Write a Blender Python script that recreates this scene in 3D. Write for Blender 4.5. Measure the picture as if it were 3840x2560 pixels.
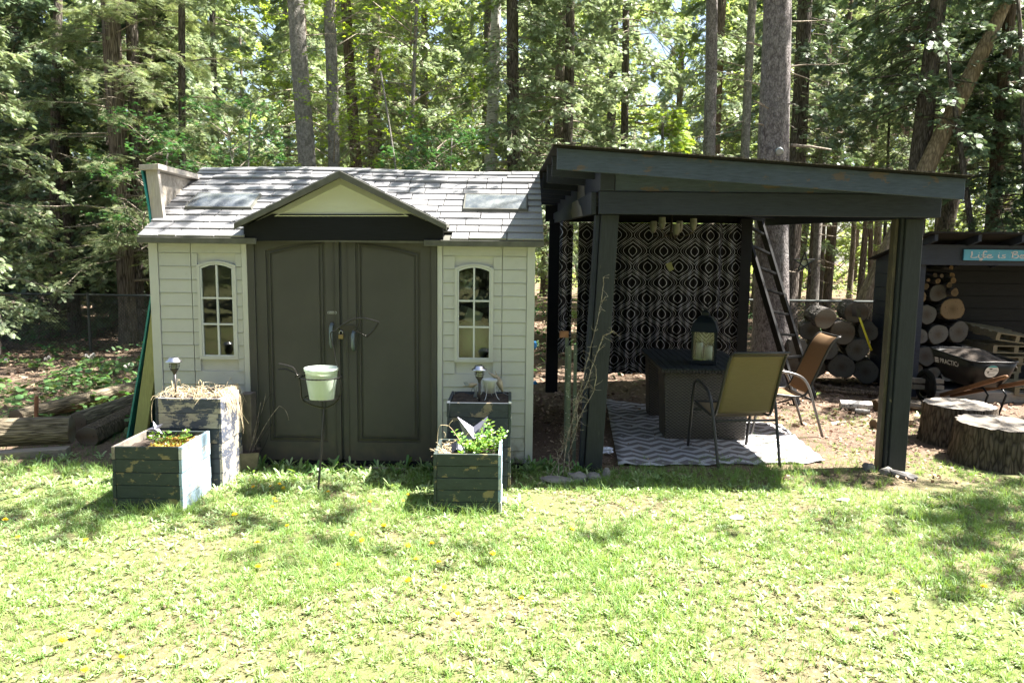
import bpy, bmesh, math, random
import numpy as np
from mathutils import Vector, Matrix, noise
random.seed(7); np.random.seed(7)
PI = math.pi; R = math.radians
SC = bpy.context.scene
for o_ in list(bpy.data.objects): bpy.data.objects.remove(o_)
COL = SC.collection

# ------------------------------------------------------------------ camera
F_, PITCH, ROLL, EYE = 2800.0, math.atan(333/2800), 0.0113, 1.75
FW = Vector((0, math.cos(PITCH), -math.sin(PITCH)))
U0 = Vector((0, math.sin(PITCH), math.cos(PITCH))); R0 = Vector((1, 0, 0))
RT = R0*math.cos(ROLL) + U0*math.sin(ROLL); UP = U0*math.cos(ROLL) - R0*math.sin(ROLL)
cam_d = bpy.data.cameras.new('camera'); cam = bpy.data.objects.new('camera', cam_d); COL.objects.link(cam)
cam_d.sensor_width = 36; cam_d.lens = F_/3840*36; cam_d.clip_start = 0.05; cam_d.clip_end = 600
m = Matrix.Identity(4)
for i in range(3):
    m[i][0] = RT[i]; m[i][1] = UP[i]; m[i][2] = -FW[i]
m[2][3] = EYE
cam.matrix_world = m
SC.camera = cam
# ------------------------------------------------------------------ world, sun, exposure
SUN = Vector((0.55, 0.075, 1.0)).normalized()
w = bpy.data.worlds.new('World'); SC.world = w; w.use_nodes = True
nt = w.node_tree; nt.nodes.clear()
sky = nt.nodes.new('ShaderNodeTexSky'); sky.sky_type = 'NISHITA'; sky.sun_disc = False
sky.sun_elevation = math.asin(SUN.z); sky.sun_rotation = math.atan2(SUN.x, SUN.y)
sky.air_density = 1.0; sky.dust_density = 1.5
hs = nt.nodes.new('ShaderNodeHueSaturation'); hs.inputs['Saturation'].default_value = 0.85
bg = nt.nodes.new('ShaderNodeBackground'); bg.inputs['Strength'].default_value = 0.05
wo = nt.nodes.new('ShaderNodeOutputWorld')
nt.links.new(sky.outputs[0], hs.inputs['Color']); nt.links.new(hs.outputs[0], bg.inputs[0]); nt.links.new(bg.outputs[0], wo.inputs[0])
ld = bpy.data.lights.new('sun', 'SUN'); ld.energy = 5.0; ld.angle = R(0.53); ld.color = (1, 0.95, 0.87)
sun = bpy.data.objects.new('sun', ld); COL.objects.link(sun)
sun.rotation_euler = (-SUN).to_track_quat('-Z', 'Y').to_euler()
SC.view_settings.view_transform = 'Standard'; SC.view_settings.look = 'None'
SC.view_settings.exposure = 2.75; SC.view_settings.gamma = 1.0
try: SC.view_settings.use_curve_mapping = False
except Exception: pass
SC.render.engine = 'CYCLES'
SC.cycles.max_bounces = 7; SC.cycles.diffuse_bounces = 3; SC.cycles.glossy_bounces = 3
SC.cycles.transmission_bounces = 5; SC.cycles.transparent_max_bounces = 10
SC.cycles.sample_clamp_indirect = 6

# ------------------------------------------------------------------ measuring: a pixel of the photograph on a plane of the place
def ray(u, v): return FW + RT*((u-1920)/F_) - UP*((v-1280)/F_)
def G(u, v, z=0.0):
    d = ray(u, v); t = (z-EYE)/d.z; return Vector((d.x*t, d.y*t, z))
def W(u, v, Y):
    d = ray(u, v); t = Y/d.y; return Vector((d.x*t, Y, EYE+d.z*t))

# ------------------------------------------------------------------ material helpers
MATS = {}
class N:
    def __init__(s, name):
        s.m = bpy.data.materials.new(name); s.m.use_nodes = True; s.t = s.m.node_tree; s.t.nodes.clear()
        s.out = s.t.nodes.new('ShaderNodeOutputMaterial'); MATS[name] = s.m
    def n(s, typ, **kw):
        x = s.t.nodes.new(typ)
        for k, v in kw.items():
            if k in x.inputs.keys() if hasattr(x.inputs, 'keys') else False: s.set(x, k, v)
            else: setattr(x, k, v)
        return x
    def set(s, x, k, v):
        if isinstance(v, bpy.types.NodeSocket): s.t.links.new(v, x.inputs[k])
        else: x.inputs[k].default_value = v
    def math(s, op, a, b=None, c=None):
        x = s.t.nodes.new('ShaderNodeMath'); x.operation = op
        for i, v in enumerate((a, b, c)):
            if v is not None: s.set(x, i, v)
        return x.outputs[0]
    def coord(s, kind='Object', scale=(1, 1, 1), loc=(0, 0, 0)):
        tc = s.t.nodes.new('ShaderNodeTexCoord'); mp = s.t.nodes.new('ShaderNodeMapping')
        mp.inputs['Scale'].default_value = scale; mp.inputs['Location'].default_value = loc
        s.t.links.new(tc.outputs[kind], mp.inputs[0]); return mp.outputs[0]
    def noise(s, vec, scale, detail=4, rough=0.55, dist=0.0):
        x = s.t.nodes.new('ShaderNodeTexNoise'); s.t.links.new(vec, x.inputs['Vector'])
        x.inputs['Scale'].default_value = scale; x.inputs['Detail'].default_value = detail
        x.inputs['Roughness'].default_value = rough; x.inputs['Distortion'].default_value = dist
        return x.outputs['Fac']
    def ramp(s, fac, stops):
        x = s.t.nodes.new('ShaderNodeValToRGB'); e = x.color_ramp.elements
        while len(e) < len(stops): e.new(0.5)
        for i, (p, c) in enumerate(stops):
            e[i].position = p; e[i].color = (c[0], c[1], c[2], 1) if not isinstance(c, (int, float)) else (c, c, c, 1)
        s.t.links.new(fac, x.inputs[0]); return x.outputs[0]
    def mix(s, fac, a, b, mode='MIX'):
        x = s.t.nodes.new('ShaderNodeMix'); x.data_type = 'RGBA'; x.blend_type = mode
        for k, v in ((0, fac), (6, a), (7, b)):
            if isinstance(v, bpy.types.NodeSocket): s.t.links.new(v, x.inputs[k])
            elif isinstance(v, (int, float)): x.inputs[k].default_value = v
            else: x.inputs[k].default_value = (v[0], v[1], v[2], 1)
        return x.outputs[2]
    def hsv(s, col, h=0.5, sat=1.0, val=1.0):
        x = s.t.nodes.new('ShaderNodeHueSaturation')
        s.t.links.new(col, x.inputs['Color'])
        for k, v in (('Hue', h), ('Saturation', sat), ('Value', val)): s.set(x, k, v)
        return x.outputs[0]
    def bump(s, h, strength=0.3, dist=0.01, normal=None):
        x = s.t.nodes.new('ShaderNodeBump'); x.inputs['Strength'].default_value = strength
        x.inputs['Distance'].default_value = dist; s.t.links.new(h, x.inputs['Height'])
        if normal is not None: s.t.links.new(normal, x.inputs['Normal'])
        return x.outputs[0]
    def bsdf(s, color, rough=0.6, metallic=0.0, spec=0.5, normal=None, **kw):
        x = s.t.nodes.new('ShaderNodeBsdfPrincipled')
        def st(k, v):
            if isinstance(v, bpy.types.NodeSocket): s.t.links.new(v, x.inputs[k])
            elif isinstance(v, tuple): x.inputs[k].default_value = (v[0], v[1], v[2], 1)
            else: x.inputs[k].default_value = v
        st('Base Color', color); st('Roughness', rough); st('Metallic', metallic); st('Specular IOR Level', spec)
        if normal is not None: s.t.links.new(normal, x.inputs['Normal'])
        for k, v in kw.items(): st(k.replace('_', ' '), v)
        return x.outputs[0]
    def done(s, sh):
        s.t.links.new(sh, s.out.inputs['Surface']); return s.m

def rnd_obj(q): return q.n('ShaderNodeObjectInfo').outputs['Random']
def plain(name, col, rough=0.6, metallic=0.0, spec=0.5, var=0.12, sc=9.0, bumpy=0.12):
    q = N(name); v = q.coord()
    f = q.noise(v, sc, 5); f2 = q.noise(v, sc*6, 3)
    c = q.mix(q.ramp(f, [(0.3, 0.0), (0.7, 1.0)]), tuple(x*(1-var) for x in col), tuple(min(1, x*(1+var)) for x in col))
    return q.done(q.bsdf(c, rough, metallic, spec, q.bump(f2, bumpy, 0.003)))

def painted_wood(name, paint, peel, amount=0.0, grain=(1, 14, 14), grain_var=0.25, rough=0.55, under=None, scale=1.0):
    """paint over wood: grain shows in the paint, islands of it are gone"""
    q = N(name)
    tc = q.n('ShaderNodeTexCoord'); oi = q.n('ShaderNodeObjectInfo')
    off = q.n('ShaderNodeVectorMath'); off.operation = 'SCALE'; q.t.links.new(oi.outputs['Location'], off.inputs[0]); off.inputs['Scale'].default_value = 1.7
    rv = q.math('MULTIPLY', oi.outputs['Random'], 37.0)
    ad = q.n('ShaderNodeVectorMath'); ad.operation = 'ADD'; q.t.links.new(tc.outputs['Object'], ad.inputs[0]); q.t.links.new(off.outputs[0], ad.inputs[1])
    ad2 = q.n('ShaderNodeVectorMath'); ad2.operation = 'ADD'; q.t.links.new(ad.outputs[0], ad2.inputs[0]); q.t.links.new(rv, ad2.inputs[1]); ad = ad2
    mp = q.n('ShaderNodeMapping'); mp.inputs['Scale'].default_value = grain; q.t.links.new(ad.outputs[0], mp.inputs[0])
    g = q.noise(mp.outputs[0], 9*scale, 6, 0.65, 0.6)
    big = q.noise(ad.outputs[0], 3.1*scale, 5, 0.6, 0.3)
    mp2 = q.n('ShaderNodeMapping'); mp2.inputs['Scale'].default_value = tuple(1+(x-1)*0.12 for x in grain); q.t.links.new(ad.outputs[0], mp2.inputs[0])
    pn = q.noise(mp2.outputs[0], 4.5*scale, 7, 0.55, 0.25)
    pc = q.mix(q.ramp(g, [(0.3, 0), (0.75, 1)]), tuple(x*(1-grain_var) for x in paint), tuple(x*(1+grain_var) for x in paint))
    pc = q.mix(q.ramp(big, [(0.35, 0), (0.75, 0.5)]), pc, tuple(x*1.35 for x in paint))
    wc = q.mix(q.ramp(g, [(0.35, 0), (0.7, 1)]), tuple(x*0.75 for x in peel), tuple(x*1.2 for x in peel))
    e = 0.62 - amount
    fine = q.noise(ad.outputs[0], 60*scale, 4, 0.7)
    mp3 = q.n('ShaderNodeMapping'); mp3.inputs['Scale'].default_value = tuple(1+(x-1)*1.3 for x in grain); q.t.links.new(ad.outputs[0], mp3.inputs[0])
    scr = q.ramp(q.noise(mp3.outputs[0], 8*scale, 5, 0.6), [(0.66-amount*0.6, 0), (0.70-amount*0.6, 1)])
    pn = q.math('ADD', pn, q.math('MULTIPLY_ADD', fine, 0.16, -0.08)); pn = q.math('ADD', pn, q.math('MULTIPLY_ADD', g, 0.12, -0.06))
    mask = q.math('MAXIMUM', q.ramp(pn, [(max(0.02, e), 0), (min(0.99, e+0.03), 1)]), q.math('MULTIPLY', scr, 0.6))
    col = q.mix(mask, pc, wc)
    h = q.math('ADD', q.math('MULTIPLY', g, 0.6), q.math('MULTIPLY', mask, -0.5))
    return q.done(q.bsdf(col, rough, 0, 0.16, q.bump(h, 0.35, 0.004)))

# ------------------------------------------------------------------ mesh helpers
class MB:
    def __init__(s): s.v = []; s.f = []
    def add(s, vs, fs):
        b = len(s.v); s.v += [tuple(x) for x in vs]; s.f += [tuple(b+i for i in f) for f in fs]; return s
    def box(s, x0, x1, y0, y1, z0, z1):
        return s.add([(x0,y0,z0),(x1,y0,z0),(x1,y1,z0),(x0,y1,z0),(x0,y0,z1),(x1,y0,z1),(x1,y1,z1),(x0,y1,z1)],
                     [(0,3,2,1),(4,5,6,7),(0,1,5,4),(1,2,6,5),(2,3,7,6),(3,0,4,7)])
    def hexa(s, p):  # 8 points: bottom four, top four
        return s.add(p, [(0,3,2,1),(4,5,6,7),(0,1,5,4),(1,2,6,5),(2,3,7,6),(3,0,4,7)])
    def beam(s, a, b, wd, ht, up=(0,0,1)):
        a = Vector(a); b = Vector(b); d = (b-a).normalized(); u = Vector(up); sd = d.cross(u)
        if sd.length < 1e-4: sd = d.cross(Vector((0,1,0)))
        sd.normalize(); u = sd.cross(d).normalized()
        p = [a-sd*wd/2-u*ht/2, a+sd*wd/2-u*ht/2, b+sd*wd/2-u*ht/2, b-sd*wd/2-u*ht/2,
             a-sd*wd/2+u*ht/2, a+sd*wd/2+u*ht/2, b+sd*wd/2+u*ht/2, b-sd*wd/2+u*ht/2]
        return s.hexa(p)
    def prism(s, pts, axis, a, b):
        """polygon pts (2D) extruded along axis between a and b; 'y': pts are (x,z)"""
        n = len(pts)
        def P(p, t):
            return {'y': (p[0], t, p[1]), 'x': (t, p[0], p[1]), 'z': (p[0], p[1], t)}[axis]
        vs = [P(p, a) for p in pts] + [P(p, b) for p in pts]
        fs = [tuple(range(n)), tuple(range(2*n-1, n-1, -1))] + [(i, n+i, n+(i+1) % n, (i+1) % n) for i in range(n)]
        return s.add(vs, fs)
    def tube(s, pts, r, sides=8, cap=True, jit=0.0, flat=1.0):
        pts = [Vector(p) for p in pts]; n = len(pts)
        rs = list(r) if isinstance(r, (list, tuple)) else [r]*n
        t0 = (pts[1]-pts[0]).normalized(); a = t0.cross(Vector((0, 0, 1)))
        if a.length < 0.05: a = t0.cross(Vector((0, 1, 0)))
        a.normalize(); base = len(s.v)
        for i, p in enumerate(pts):
            t = (pts[min(i+1, n-1)]-pts[max(i-1, 0)]).normalized()
            a = (a - t*a.dot(t)).normalized(); b = t.cross(a)
            for k in range(sides):
                an = 2*PI*k/sides; q = 1+random.uniform(-jit, jit)
                s.v.append(tuple(p + a*(math.cos(an)*rs[i]*q) + b*(math.sin(an)*rs[i]*q*flat)))
        for i in range(n-1):
            for k in range(sides):
                k2 = (k+1) % sides
                s.f.append((base+i*sides+k, base+i*sides+k2, base+(i+1)*sides+k2, base+(i+1)*sides+k))
        if cap:
            s.f.append(tuple(base+k for k in range(sides-1, -1, -1)))
            s.f.append(tuple(base+(n-1)*sides+k for k in range(sides)))
        return s
    def lathe(s, prof, sides=24, c=(0, 0, 0), rib=0.0, nrib=0):
        base = len(s.v); n = len(prof)
        for (r, z) in prof:
            for k in range(sides):
                an = 2*PI*k/sides; rr = r*(1+rib*math.cos(an*nrib)) if nrib else r
                s.v.append((c[0]+rr*math.cos(an), c[1]+rr*math.sin(an), c[2]+z))
        for i in range(n-1):
            for k in range(sides):
                k2 = (k+1) % sides
                s.f.append((base+i*sides+k, base+i*sides+k2, base+(i+1)*sides+k2, base+(i+1)*sides+k))
        return s
    def cap_ring(s, ring, rev=False):
        s.f.append(tuple(ring[::-1] if rev else ring)); return s
    def xf(s, M):
        s.v = [tuple(M @ Vector(p)) for p in s.v]; return s
    def mesh(s, name):
        me = bpy.data.meshes.new(name); me.from_pydata(s.v, [], s.f); me.update(); return me
    def build(s, name, mat, parent=None, smooth=False, bevel=0.0, origin=None, fix=False, **tags):
        if origin is not None:
            o0 = Vector(origin); s.v = [tuple(Vector(p)-o0) for p in s.v]
        me = s.mesh(name)
        if fix:
            bm = bmesh.new(); bm.from_mesh(me); bmesh.ops.recalc_face_normals(bm, faces=bm.faces); bm.to_mesh(me); bm.free()
        return link(name, me, mat, parent, smooth, bevel, origin, **tags)

def link(name, me, mat, parent=None, smooth=False, bevel=0.0, origin=None, **tags):
    if mat is not None and not len(me.materials): me.materials.append(MATS[mat] if isinstance(mat, str) else mat)
    if smooth: me.polygons.foreach_set('use_smooth', [True]*len(me.polygons))
    o = bpy.data.objects.new(name, me); COL.objects.link(o)
    if origin is not None: o.location = origin
    if parent is not None: o.parent = parent
    if bevel > 0:
        b = o.modifiers.new('bevel', 'BEVEL'); b.width = bevel; b.segments = 2; b.limit_method = 'ANGLE'; b.angle_limit = R(40)
    for k, v in tags.items(): o[k] = v
    return o
def tag(o, label=None, cat=None, group=None, kind=None):
    if label: o['label'] = label
    if cat: o['category'] = cat
    if group: o['group'] = group
    if kind: o['kind'] = kind
    return o
def thing(name, label, cat, loc=(0, 0, 0), rz=0.0, group=None, rot=None):
    o = bpy.data.objects.new(name, None); COL.objects.link(o); o.empty_display_size = 0.1
    o.location = loc; o.rotation_euler = rot if rot else (0, 0, rz)
    return tag(o, label, cat, group)
KIDS = None
def copy_tree(o, parent=None):
    c = o.copy(); COL.objects.link(c); c.parent = parent
    for ch in [x for x in COL.objects if x.parent == o]: copy_tree(ch, c)
    return c

def np_mesh(name, V, Fq):
    """V (n,3), Fq (m,k) all faces with k corners"""
    me = bpy.data.meshes.new(name); n = len(V); mF, k = Fq.shape
    me.vertices.add(n); me.vertices.foreach_set('co', np.ascontiguousarray(V, dtype=np.float32).ravel())
    me.loops.add(mF*k); me.loops.foreach_set('vertex_index', np.ascontiguousarray(Fq, dtype=np.int32).ravel())
    me.polygons.add(mF); me.polygons.foreach_set('loop_start', np.arange(0, mF*k, k, dtype=np.int32))
    try: me.polygons.foreach_set('loop_total', np.full(mF, k, dtype=np.int32))
    except Exception: pass
    me.update(calc_edges=True); return me
def scatter(tv, tf, pos, M):
    """template verts tv (k,3), faces tf (f,4) at pos (N,3) with matrices M (N,3,3)"""
    k = len(tv); Nn = len(pos)
    V = np.einsum('nij,kj->nki', M, tv) + pos[:, None, :]
    Fx = tf[None, :, :] + (np.arange(Nn)*k)[:, None, None]
    return V.reshape(-1, 3), Fx.reshape(-1, tf.shape[1])
def merge(parts):
    Vs, Fs, b = [], [], 0
    for V, Fx in parts:
        Vs.append(V); Fs.append(Fx+b); b += len(V)
    return np.concatenate(Vs), np.concatenate(Fs)
def frames(d, up, sc, roll=None):
    """N matrices whose columns are x side, y = d, z = normal near up, scaled"""
    d = d/np.maximum(np.linalg.norm(d, axis=1, keepdims=True), 1e-6)
    x = np.cross(d, up); x /= np.maximum(np.linalg.norm(x, axis=1, keepdims=True), 1e-6)
    z = np.cross(x, d)
    if roll is not None:
        c, s_ = np.cos(roll)[:, None], np.sin(roll)[:, None]
        x, z = x*c+z*s_, z*c-x*s_
    M = np.stack([x, d, z], axis=2)
    return M*sc[:, None, None]
def rhombs(L):
    """list of (base xy, angle, length, half width, lift) -> quads template; leaves lie in xy growing along +y"""
    v, f = [], []
    for (bx, by, an, ln, hw, lift) in L:
        c, s_ = math.sin(an), math.cos(an); b = len(v)
        v += [(bx, by, 0), (bx+c*ln*0.5+s_*hw, by+s_*ln*0.5-c*hw, lift*0.55), (bx+c*ln, by+s_*ln, -lift*0.6), (bx+c*ln*0.5-s_*hw, by+s_*ln*0.5+c*hw, lift*0.55)]
        f.append((b, b+1, b+2, b+3))
    return np.array(v, float), np.array(f, int)
# ------------------------------------------------------------------ materials
painted_wood('beam_paint', (0.027, 0.031, 0.043), (0.10, 0.09, 0.08), -0.10, (1, 12, 12), 0.3)
painted_wood('fascia_paint', (0.052, 0.066, 0.090), (0.10, 0.08, 0.07), 0.02, (1, 10, 10), 0.35)
painted_wood('post_paint', (0.029, 0.032, 0.035), (0.2, 0.17, 0.12), -0.06, (12, 12, 1), 0.25)
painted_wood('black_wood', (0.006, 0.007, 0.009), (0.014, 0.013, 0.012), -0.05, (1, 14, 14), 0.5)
painted_wood('bare_stud', (0.07, 0.06, 0.045), (0.10, 0.085, 0.06), 0.1, (10, 10, 1), 0.3)
painted_wood('planter_green', (0.042, 0.054, 0.051), (0.21, 0.175, 0.10), 0.03, (1, 2.2, 2.2), 0.25, scale=2.0)
painted_wood('planter_blue', (0.042, 0.050, 0.060), (0.20, 0.17, 0.13), 0.02, (1, 2.2, 2.2), 0.3, scale=1.8)
painted_wood('planter_worn', (0.075, 0.085, 0.115), (0.40, 0.36, 0.30), 0.15, (1, 5, 5), 0.35, scale=1.6)
painted_wood('planter_sunlit_side', (0.27, 0.36, 0.45), (0.5, 0.5, 0.5), 0.1, (5, 1, 5), 0.25)  # right-hand planter boards: the sun on them is put into this paler colour
painted_wood('grey_plank', (0.20, 0.18, 0.155), (0.25, 0.22, 0.18), 0.05, (1, 12, 12), 0.35)
painted_wood('raw_edge', (0.45, 0.37, 0.27), (0.5, 0.42, 0.32), 0.05, (6, 6, 6), 0.3)
painted_wood('treated_plank', (0.30, 0.29, 0.13), (0.22, 0.2, 0.1), 0.0, (14, 14, 1), 0.25)
painted_wood('weathered_stud', (0.33, 0.30, 0.27), (0.4, 0.36, 0.3), 0.05, (14, 14, 1), 0.3)
painted_wood('pallet_wood', (0.14, 0.12, 0.075), (0.18, 0.15, 0.10), 0.05, (1, 10, 10), 0.25)
painted_wood('ladder_paint', (0.008, 0.008, 0.008), (0.05, 0.045, 0.04), -0.02, (6, 6, 1), 0.4)
painted_wood('handle_wood', (0.17, 0.09, 0.05), (0.22, 0.13, 0.07), 0.0, (10, 1, 10), 0.2)
painted_wood('cabin_board', (0.17, 0.165, 0.16), (0.28, 0.25, 0.22), 0.04, (1, 10, 10), 0.25)
def siding():
    q = N('siding_cream'); v = q.coord('Object', (2, 20, 20)); f = q.noise(v, 14, 5)
    c = q.mix(f, (0.40, 0.405, 0.38), (0.46, 0.465, 0.435))
    st = q.noise(q.coord('Object', (3, 1, 1)), 2.2, 5)
    c = q.mix(q.ramp(st, [(0.5, 0), (0.8, 0.35)]), c, (0.29, 0.30, 0.24))
    pz = q.n('ShaderNodeSeparateXYZ'); ge = q.n('ShaderNodeNewGeometry'); q.t.links.new(ge.outputs['Position'], pz.inputs[0]); dn = q.n('ShaderNodeTexNoise'); dn.inputs['Scale'].default_value = 14; dn.inputs['Detail'].default_value = 8; q.t.links.new(ge.outputs['Position'], dn.inputs['Vector'])
    c = q.mix(q.ramp(q.math('ADD', pz.outputs[2], q.math('MULTIPLY_ADD', dn.outputs['Fac'], 0.9, -0.35)), [(0.03, 0.85), (0.30, 0)]), c, (0.17, 0.15, 0.11))
    c = q.mix(q.ramp(dn.outputs['Fac'], [(0.62, 0), (0.75, 0.25)]), c, (0.25, 0.26, 0.21))
    q.done(q.bsdf(c, 0.5, 0, 0.4, q.bump(f, 0.25, 0.002)))
siding()
plain('trim_cream', (0.44, 0.445, 0.42), 0.45, var=0.06, sc=4)
plain('gable_cream', (0.50, 0.51, 0.42), 0.45, var=0.05, sc=3)
plain('muntin_white', (0.50, 0.52, 0.52), 0.4, var=0.05)
def door():
    q = N('door_plastic'); v = q.coord('Object', (12, 12, 1.2)); f = q.noise(v, 22, 4)
    st = q.noise(q.coord('Object', (1, 1, 1)), 3, 6)
    c = q.mix(q.ramp(st, [(0.3, 0), (0.75, 1)]), (0.056, 0.055, 0.049), (0.072, 0.070, 0.061))
    dust = q.noise(q.coord('Object', (1, 1, 0.4)), 9, 7, 0.7)
    c = q.mix(q.ramp(dust, [(0.58, 0), (0.8, 0.45)]), c, (0.085, 0.08, 0.07))
    pz = q.n('ShaderNodeSeparateXYZ'); ge = q.n('ShaderNodeNewGeometry'); q.t.links.new(ge.outputs['Position'], pz.inputs[0]); dn = q.n('ShaderNodeTexNoise'); dn.inputs['Scale'].default_value = 11; dn.inputs['Detail'].default_value = 8; q.t.links.new(ge.outputs['Position'], dn.inputs['Vector'])
    c = q.mix(q.ramp(q.math('ADD', pz.outputs[2], q.math('MULTIPLY_ADD', dn.outputs['Fac'], 0.9, -0.35)), [(0.05, 0.7), (0.4, 0)]), c, (0.10, 0.085, 0.065))
    q.done(q.bsdf(c, 0.55, 0, 0.2, q.bump(f, 0.3, 0.002)))
door()
plain('roof_edge', (0.075, 0.075, 0.062), 0.6, var=0.3, sc=12)
def shingle():
    q = N('roof_shingle'); r = rnd_obj(q); v = q.coord('Object', (6, 1.5, 1)); f = q.noise(v, 16, 5)
    c = q.mix(q.math('MULTIPLY', r, 0.9), (0.19, 0.19, 0.195), (0.27, 0.27, 0.275))
    c = q.mix(q.ramp(f, [(0.35, 0), (0.7, 0.45)]), c, (0.13, 0.125, 0.13))
    q.done(q.bsdf(c, 0.42, 0, 0.5, q.bump(f, 0.35, 0.003)))
shingle()
def skylight():
    q = N('skylight_plastic'); f = q.noise(q.coord('Object'), 5, 7, 0.7); f2 = q.noise(q.coord('Object'), 60, 3)
    c = q.mix(q.ramp(f, [(0.35, 0), (0.65, 1)]), (0.035, 0.045, 0.06), (0.14, 0.15, 0.155))
    q.done(q.bsdf(c, q.ramp(f, [(0.3, 0.12), (0.8, 0.45)]), 0, 0.8, q.bump(f2, 0.15, 0.002)))
skylight()
def glass():
    q = N('window_glass')
    fr = q.n('ShaderNodeFresnel'); fr.inputs['IOR'].default_value = 1.5
    gl = q.n('ShaderNodeBsdfGlossy'); gl.inputs['Roughness'].default_value = 0.03; gl.inputs['Color'].default_value = (0.95, 0.97, 0.95, 1)
    w_ = q.noise(q.coord('Object'), 6, 2); q.t.links.new(q.bump(w_, 0.12, 0.02), gl.inputs['Normal'])
    tr = q.n('ShaderNodeBsdfTransparent'); tr.inputs['Color'].default_value = (0.80, 0.84, 0.80, 1)
    mx = q.n('ShaderNodeMixShader'); q.t.links.new(fr.outputs[0], mx.inputs[0]); q.t.links.new(tr.outputs[0], mx.inputs[1]); q.t.links.new(gl.outputs[0], mx.inputs[2])
    q.done(mx.outputs[0])
glass()
def glass2():
    q = N('lantern_glass'); gl = q.n('ShaderNodeBsdfGlossy'); gl.inputs['Roughness'].default_value = 0.05
    tr = q.n('ShaderNodeBsdfTransparent'); tr.inputs['Color'].default_value = (0.9, 0.93, 0.9, 1); mx = q.n('ShaderNodeMixShader'); mx.inputs[0].default_value = 0.025
    q.t.links.new(tr.outputs[0], mx.inputs[1]); q.t.links.new(gl.outputs[0], mx.inputs[2]); q.done(mx.outputs[0])
glass2()
plain('interior_dark', (0.06, 0.062, 0.06), 0.8)
plain('handle_grey', (0.12, 0.15, 0.16), 0.4)
plain('brass', (0.22, 0.16, 0.07), 0.5, 0.5)
plain('dark_steel', (0.04, 0.04, 0.04), 0.35, 0.8)
plain('bright_steel', (0.55, 0.55, 0.57), 0.28, 1.0, var=0.2, sc=20)
plain('chair_metal', (0.045, 0.042, 0.040), 0.38, 0.35)
plain('chair_metal_light', (0.16, 0.15, 0.145), 0.33, 0.7)
def rebar():
    q = N('rebar'); tc = q.coord('Object', (1, 1, 1))
    wv = q.n('ShaderNodeTexWave'); wv.inputs['Scale'].default_value = 55; q.t.links.new(q.coord('UV'), wv.inputs['Vector'])
    f = q.noise(tc, 30, 3); c = q.mix(f, (0.02, 0.019, 0.018), (0.06, 0.056, 0.052))
    q.done(q.bsdf(c, 0.32, 0.75, 0.6, q.bump(f, 0.2, 0.002)))
rebar()
plain('bucket_white', (0.48, 0.51, 0.50), 0.4, var=0.06, sc=6)
def bucket():
    q = N('bucket_plastic'); f = q.noise(q.coord('Object', (1, 1, 0.5)), 8, 4)
    c = q.mix(q.ramp(f, [(0.4, 0), (0.7, 0.5)]), (0.70, 0.78, 0.72), (0.60, 0.68, 0.48))
    a = q.bsdf(c, 0.38, 0, 0.5); tr = q.n('ShaderNodeBsdfTranslucent'); q.t.links.new(c, tr.inputs[0])
    mx = q.n('ShaderNodeMixShader'); mx.inputs[0].default_value = 0.25; q.t.links.new(a, mx.inputs[1]); q.t.links.new(tr.outputs[0], mx.inputs[2])
    q.done(mx.outputs[0])
bucket()
plain('teal_sheet', (0.02, 0.20, 0.19), 0.45, var=0.3, sc=14)
def osb():
    q = N('osb'); v = q.coord('Object', (6, 1, 1)); f = q.noise(v, 9, 6, 0.7, 2.0); f2 = q.noise(q.coord(), 2.5, 4)
    c = q.ramp(f, [(0.3, (0.14, 0.12, 0.10)), (0.5, (0.34, 0.30, 0.25)), (0.7, (0.48, 0.44, 0.38))])
    c = q.mix(q.ramp(f2, [(0.4, 0), (0.7, 0.6)]), c, (0.22, 0.19, 0.16))
    q.done(q.bsdf(c, 0.7, 0, 0.3, q.bump(f, 0.4, 0.004)))
osb()
def bark(name, a, b, sc=(7, 7, 1.3), st=0.9, moss=0.0, mossc=(0.09, 0.11, 0.05), scale=3.0, vw=1.2):
    q = N(name); v = q.coord('Object', sc); f = q.noise(v, scale, 8, 0.68, 0.5); g = q.noise(q.coord(), 1.3, 4)
    vo = q.n('ShaderNodeTexVoronoi'); vo.feature = 'DISTANCE_TO_EDGE'; vo.inputs['Scale'].default_value = scale*1.6; q.t.links.new(v, vo.inputs['Vector'])
    h = q.math('ADD', f, q.math('MULTIPLY', q.math('MINIMUM', vo.outputs['Distance'], 0.25), vw))
    c = q.mix(q.ramp(h, [(0.45, 0), (0.85, 1)]), a, b)
    if moss: c = q.mix(q.ramp(g, [(0.55-moss*0.2, 0), (0.7, moss)]), c, mossc)
    return q.done(q.bsdf(c, 0.9, 0, 0.2, q.bump(h, st, 0.03)))
bark('bark_dark', (0.045, 0.036, 0.030), (0.17, 0.145, 0.125))
bark('bark_cedar', (0.05, 0.038, 0.03), (0.27, 0.22, 0.18), (10, 10, 0.7), 1.0)
bark('bark_brown', (0.055, 0.040, 0.028), (0.19, 0.14, 0.10), (9, 9, 0.8))
bark('bark_spruce', (0.085, 0.072, 0.07), (0.33, 0.30, 0.29), (3, 3, 1.6), 1.0, 0.3, (0.26, 0.26, 0.24), scale=8, vw=0.6)
bark('bark_maple', (0.12, 0.11, 0.10), (0.42, 0.39, 0.36), (3.5, 3.5, 2.2), 0.7, 0.45, (0.14, 0.14, 0.11), scale=7, vw=0.25)
bark('bark_tan', (0.13, 0.095, 0.06), (0.30, 0.23, 0.15), (5, 5, 1.2), 0.6)
bark('bark_log', (0.06, 0.05, 0.04), (0.28, 0.24, 0.2), (9, 1, 9), 0.9)
bark('bark_logy', (0.025, 0.022, 0.02), (0.13, 0.12, 0.11), (8, 1, 8), 0.9)
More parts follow.
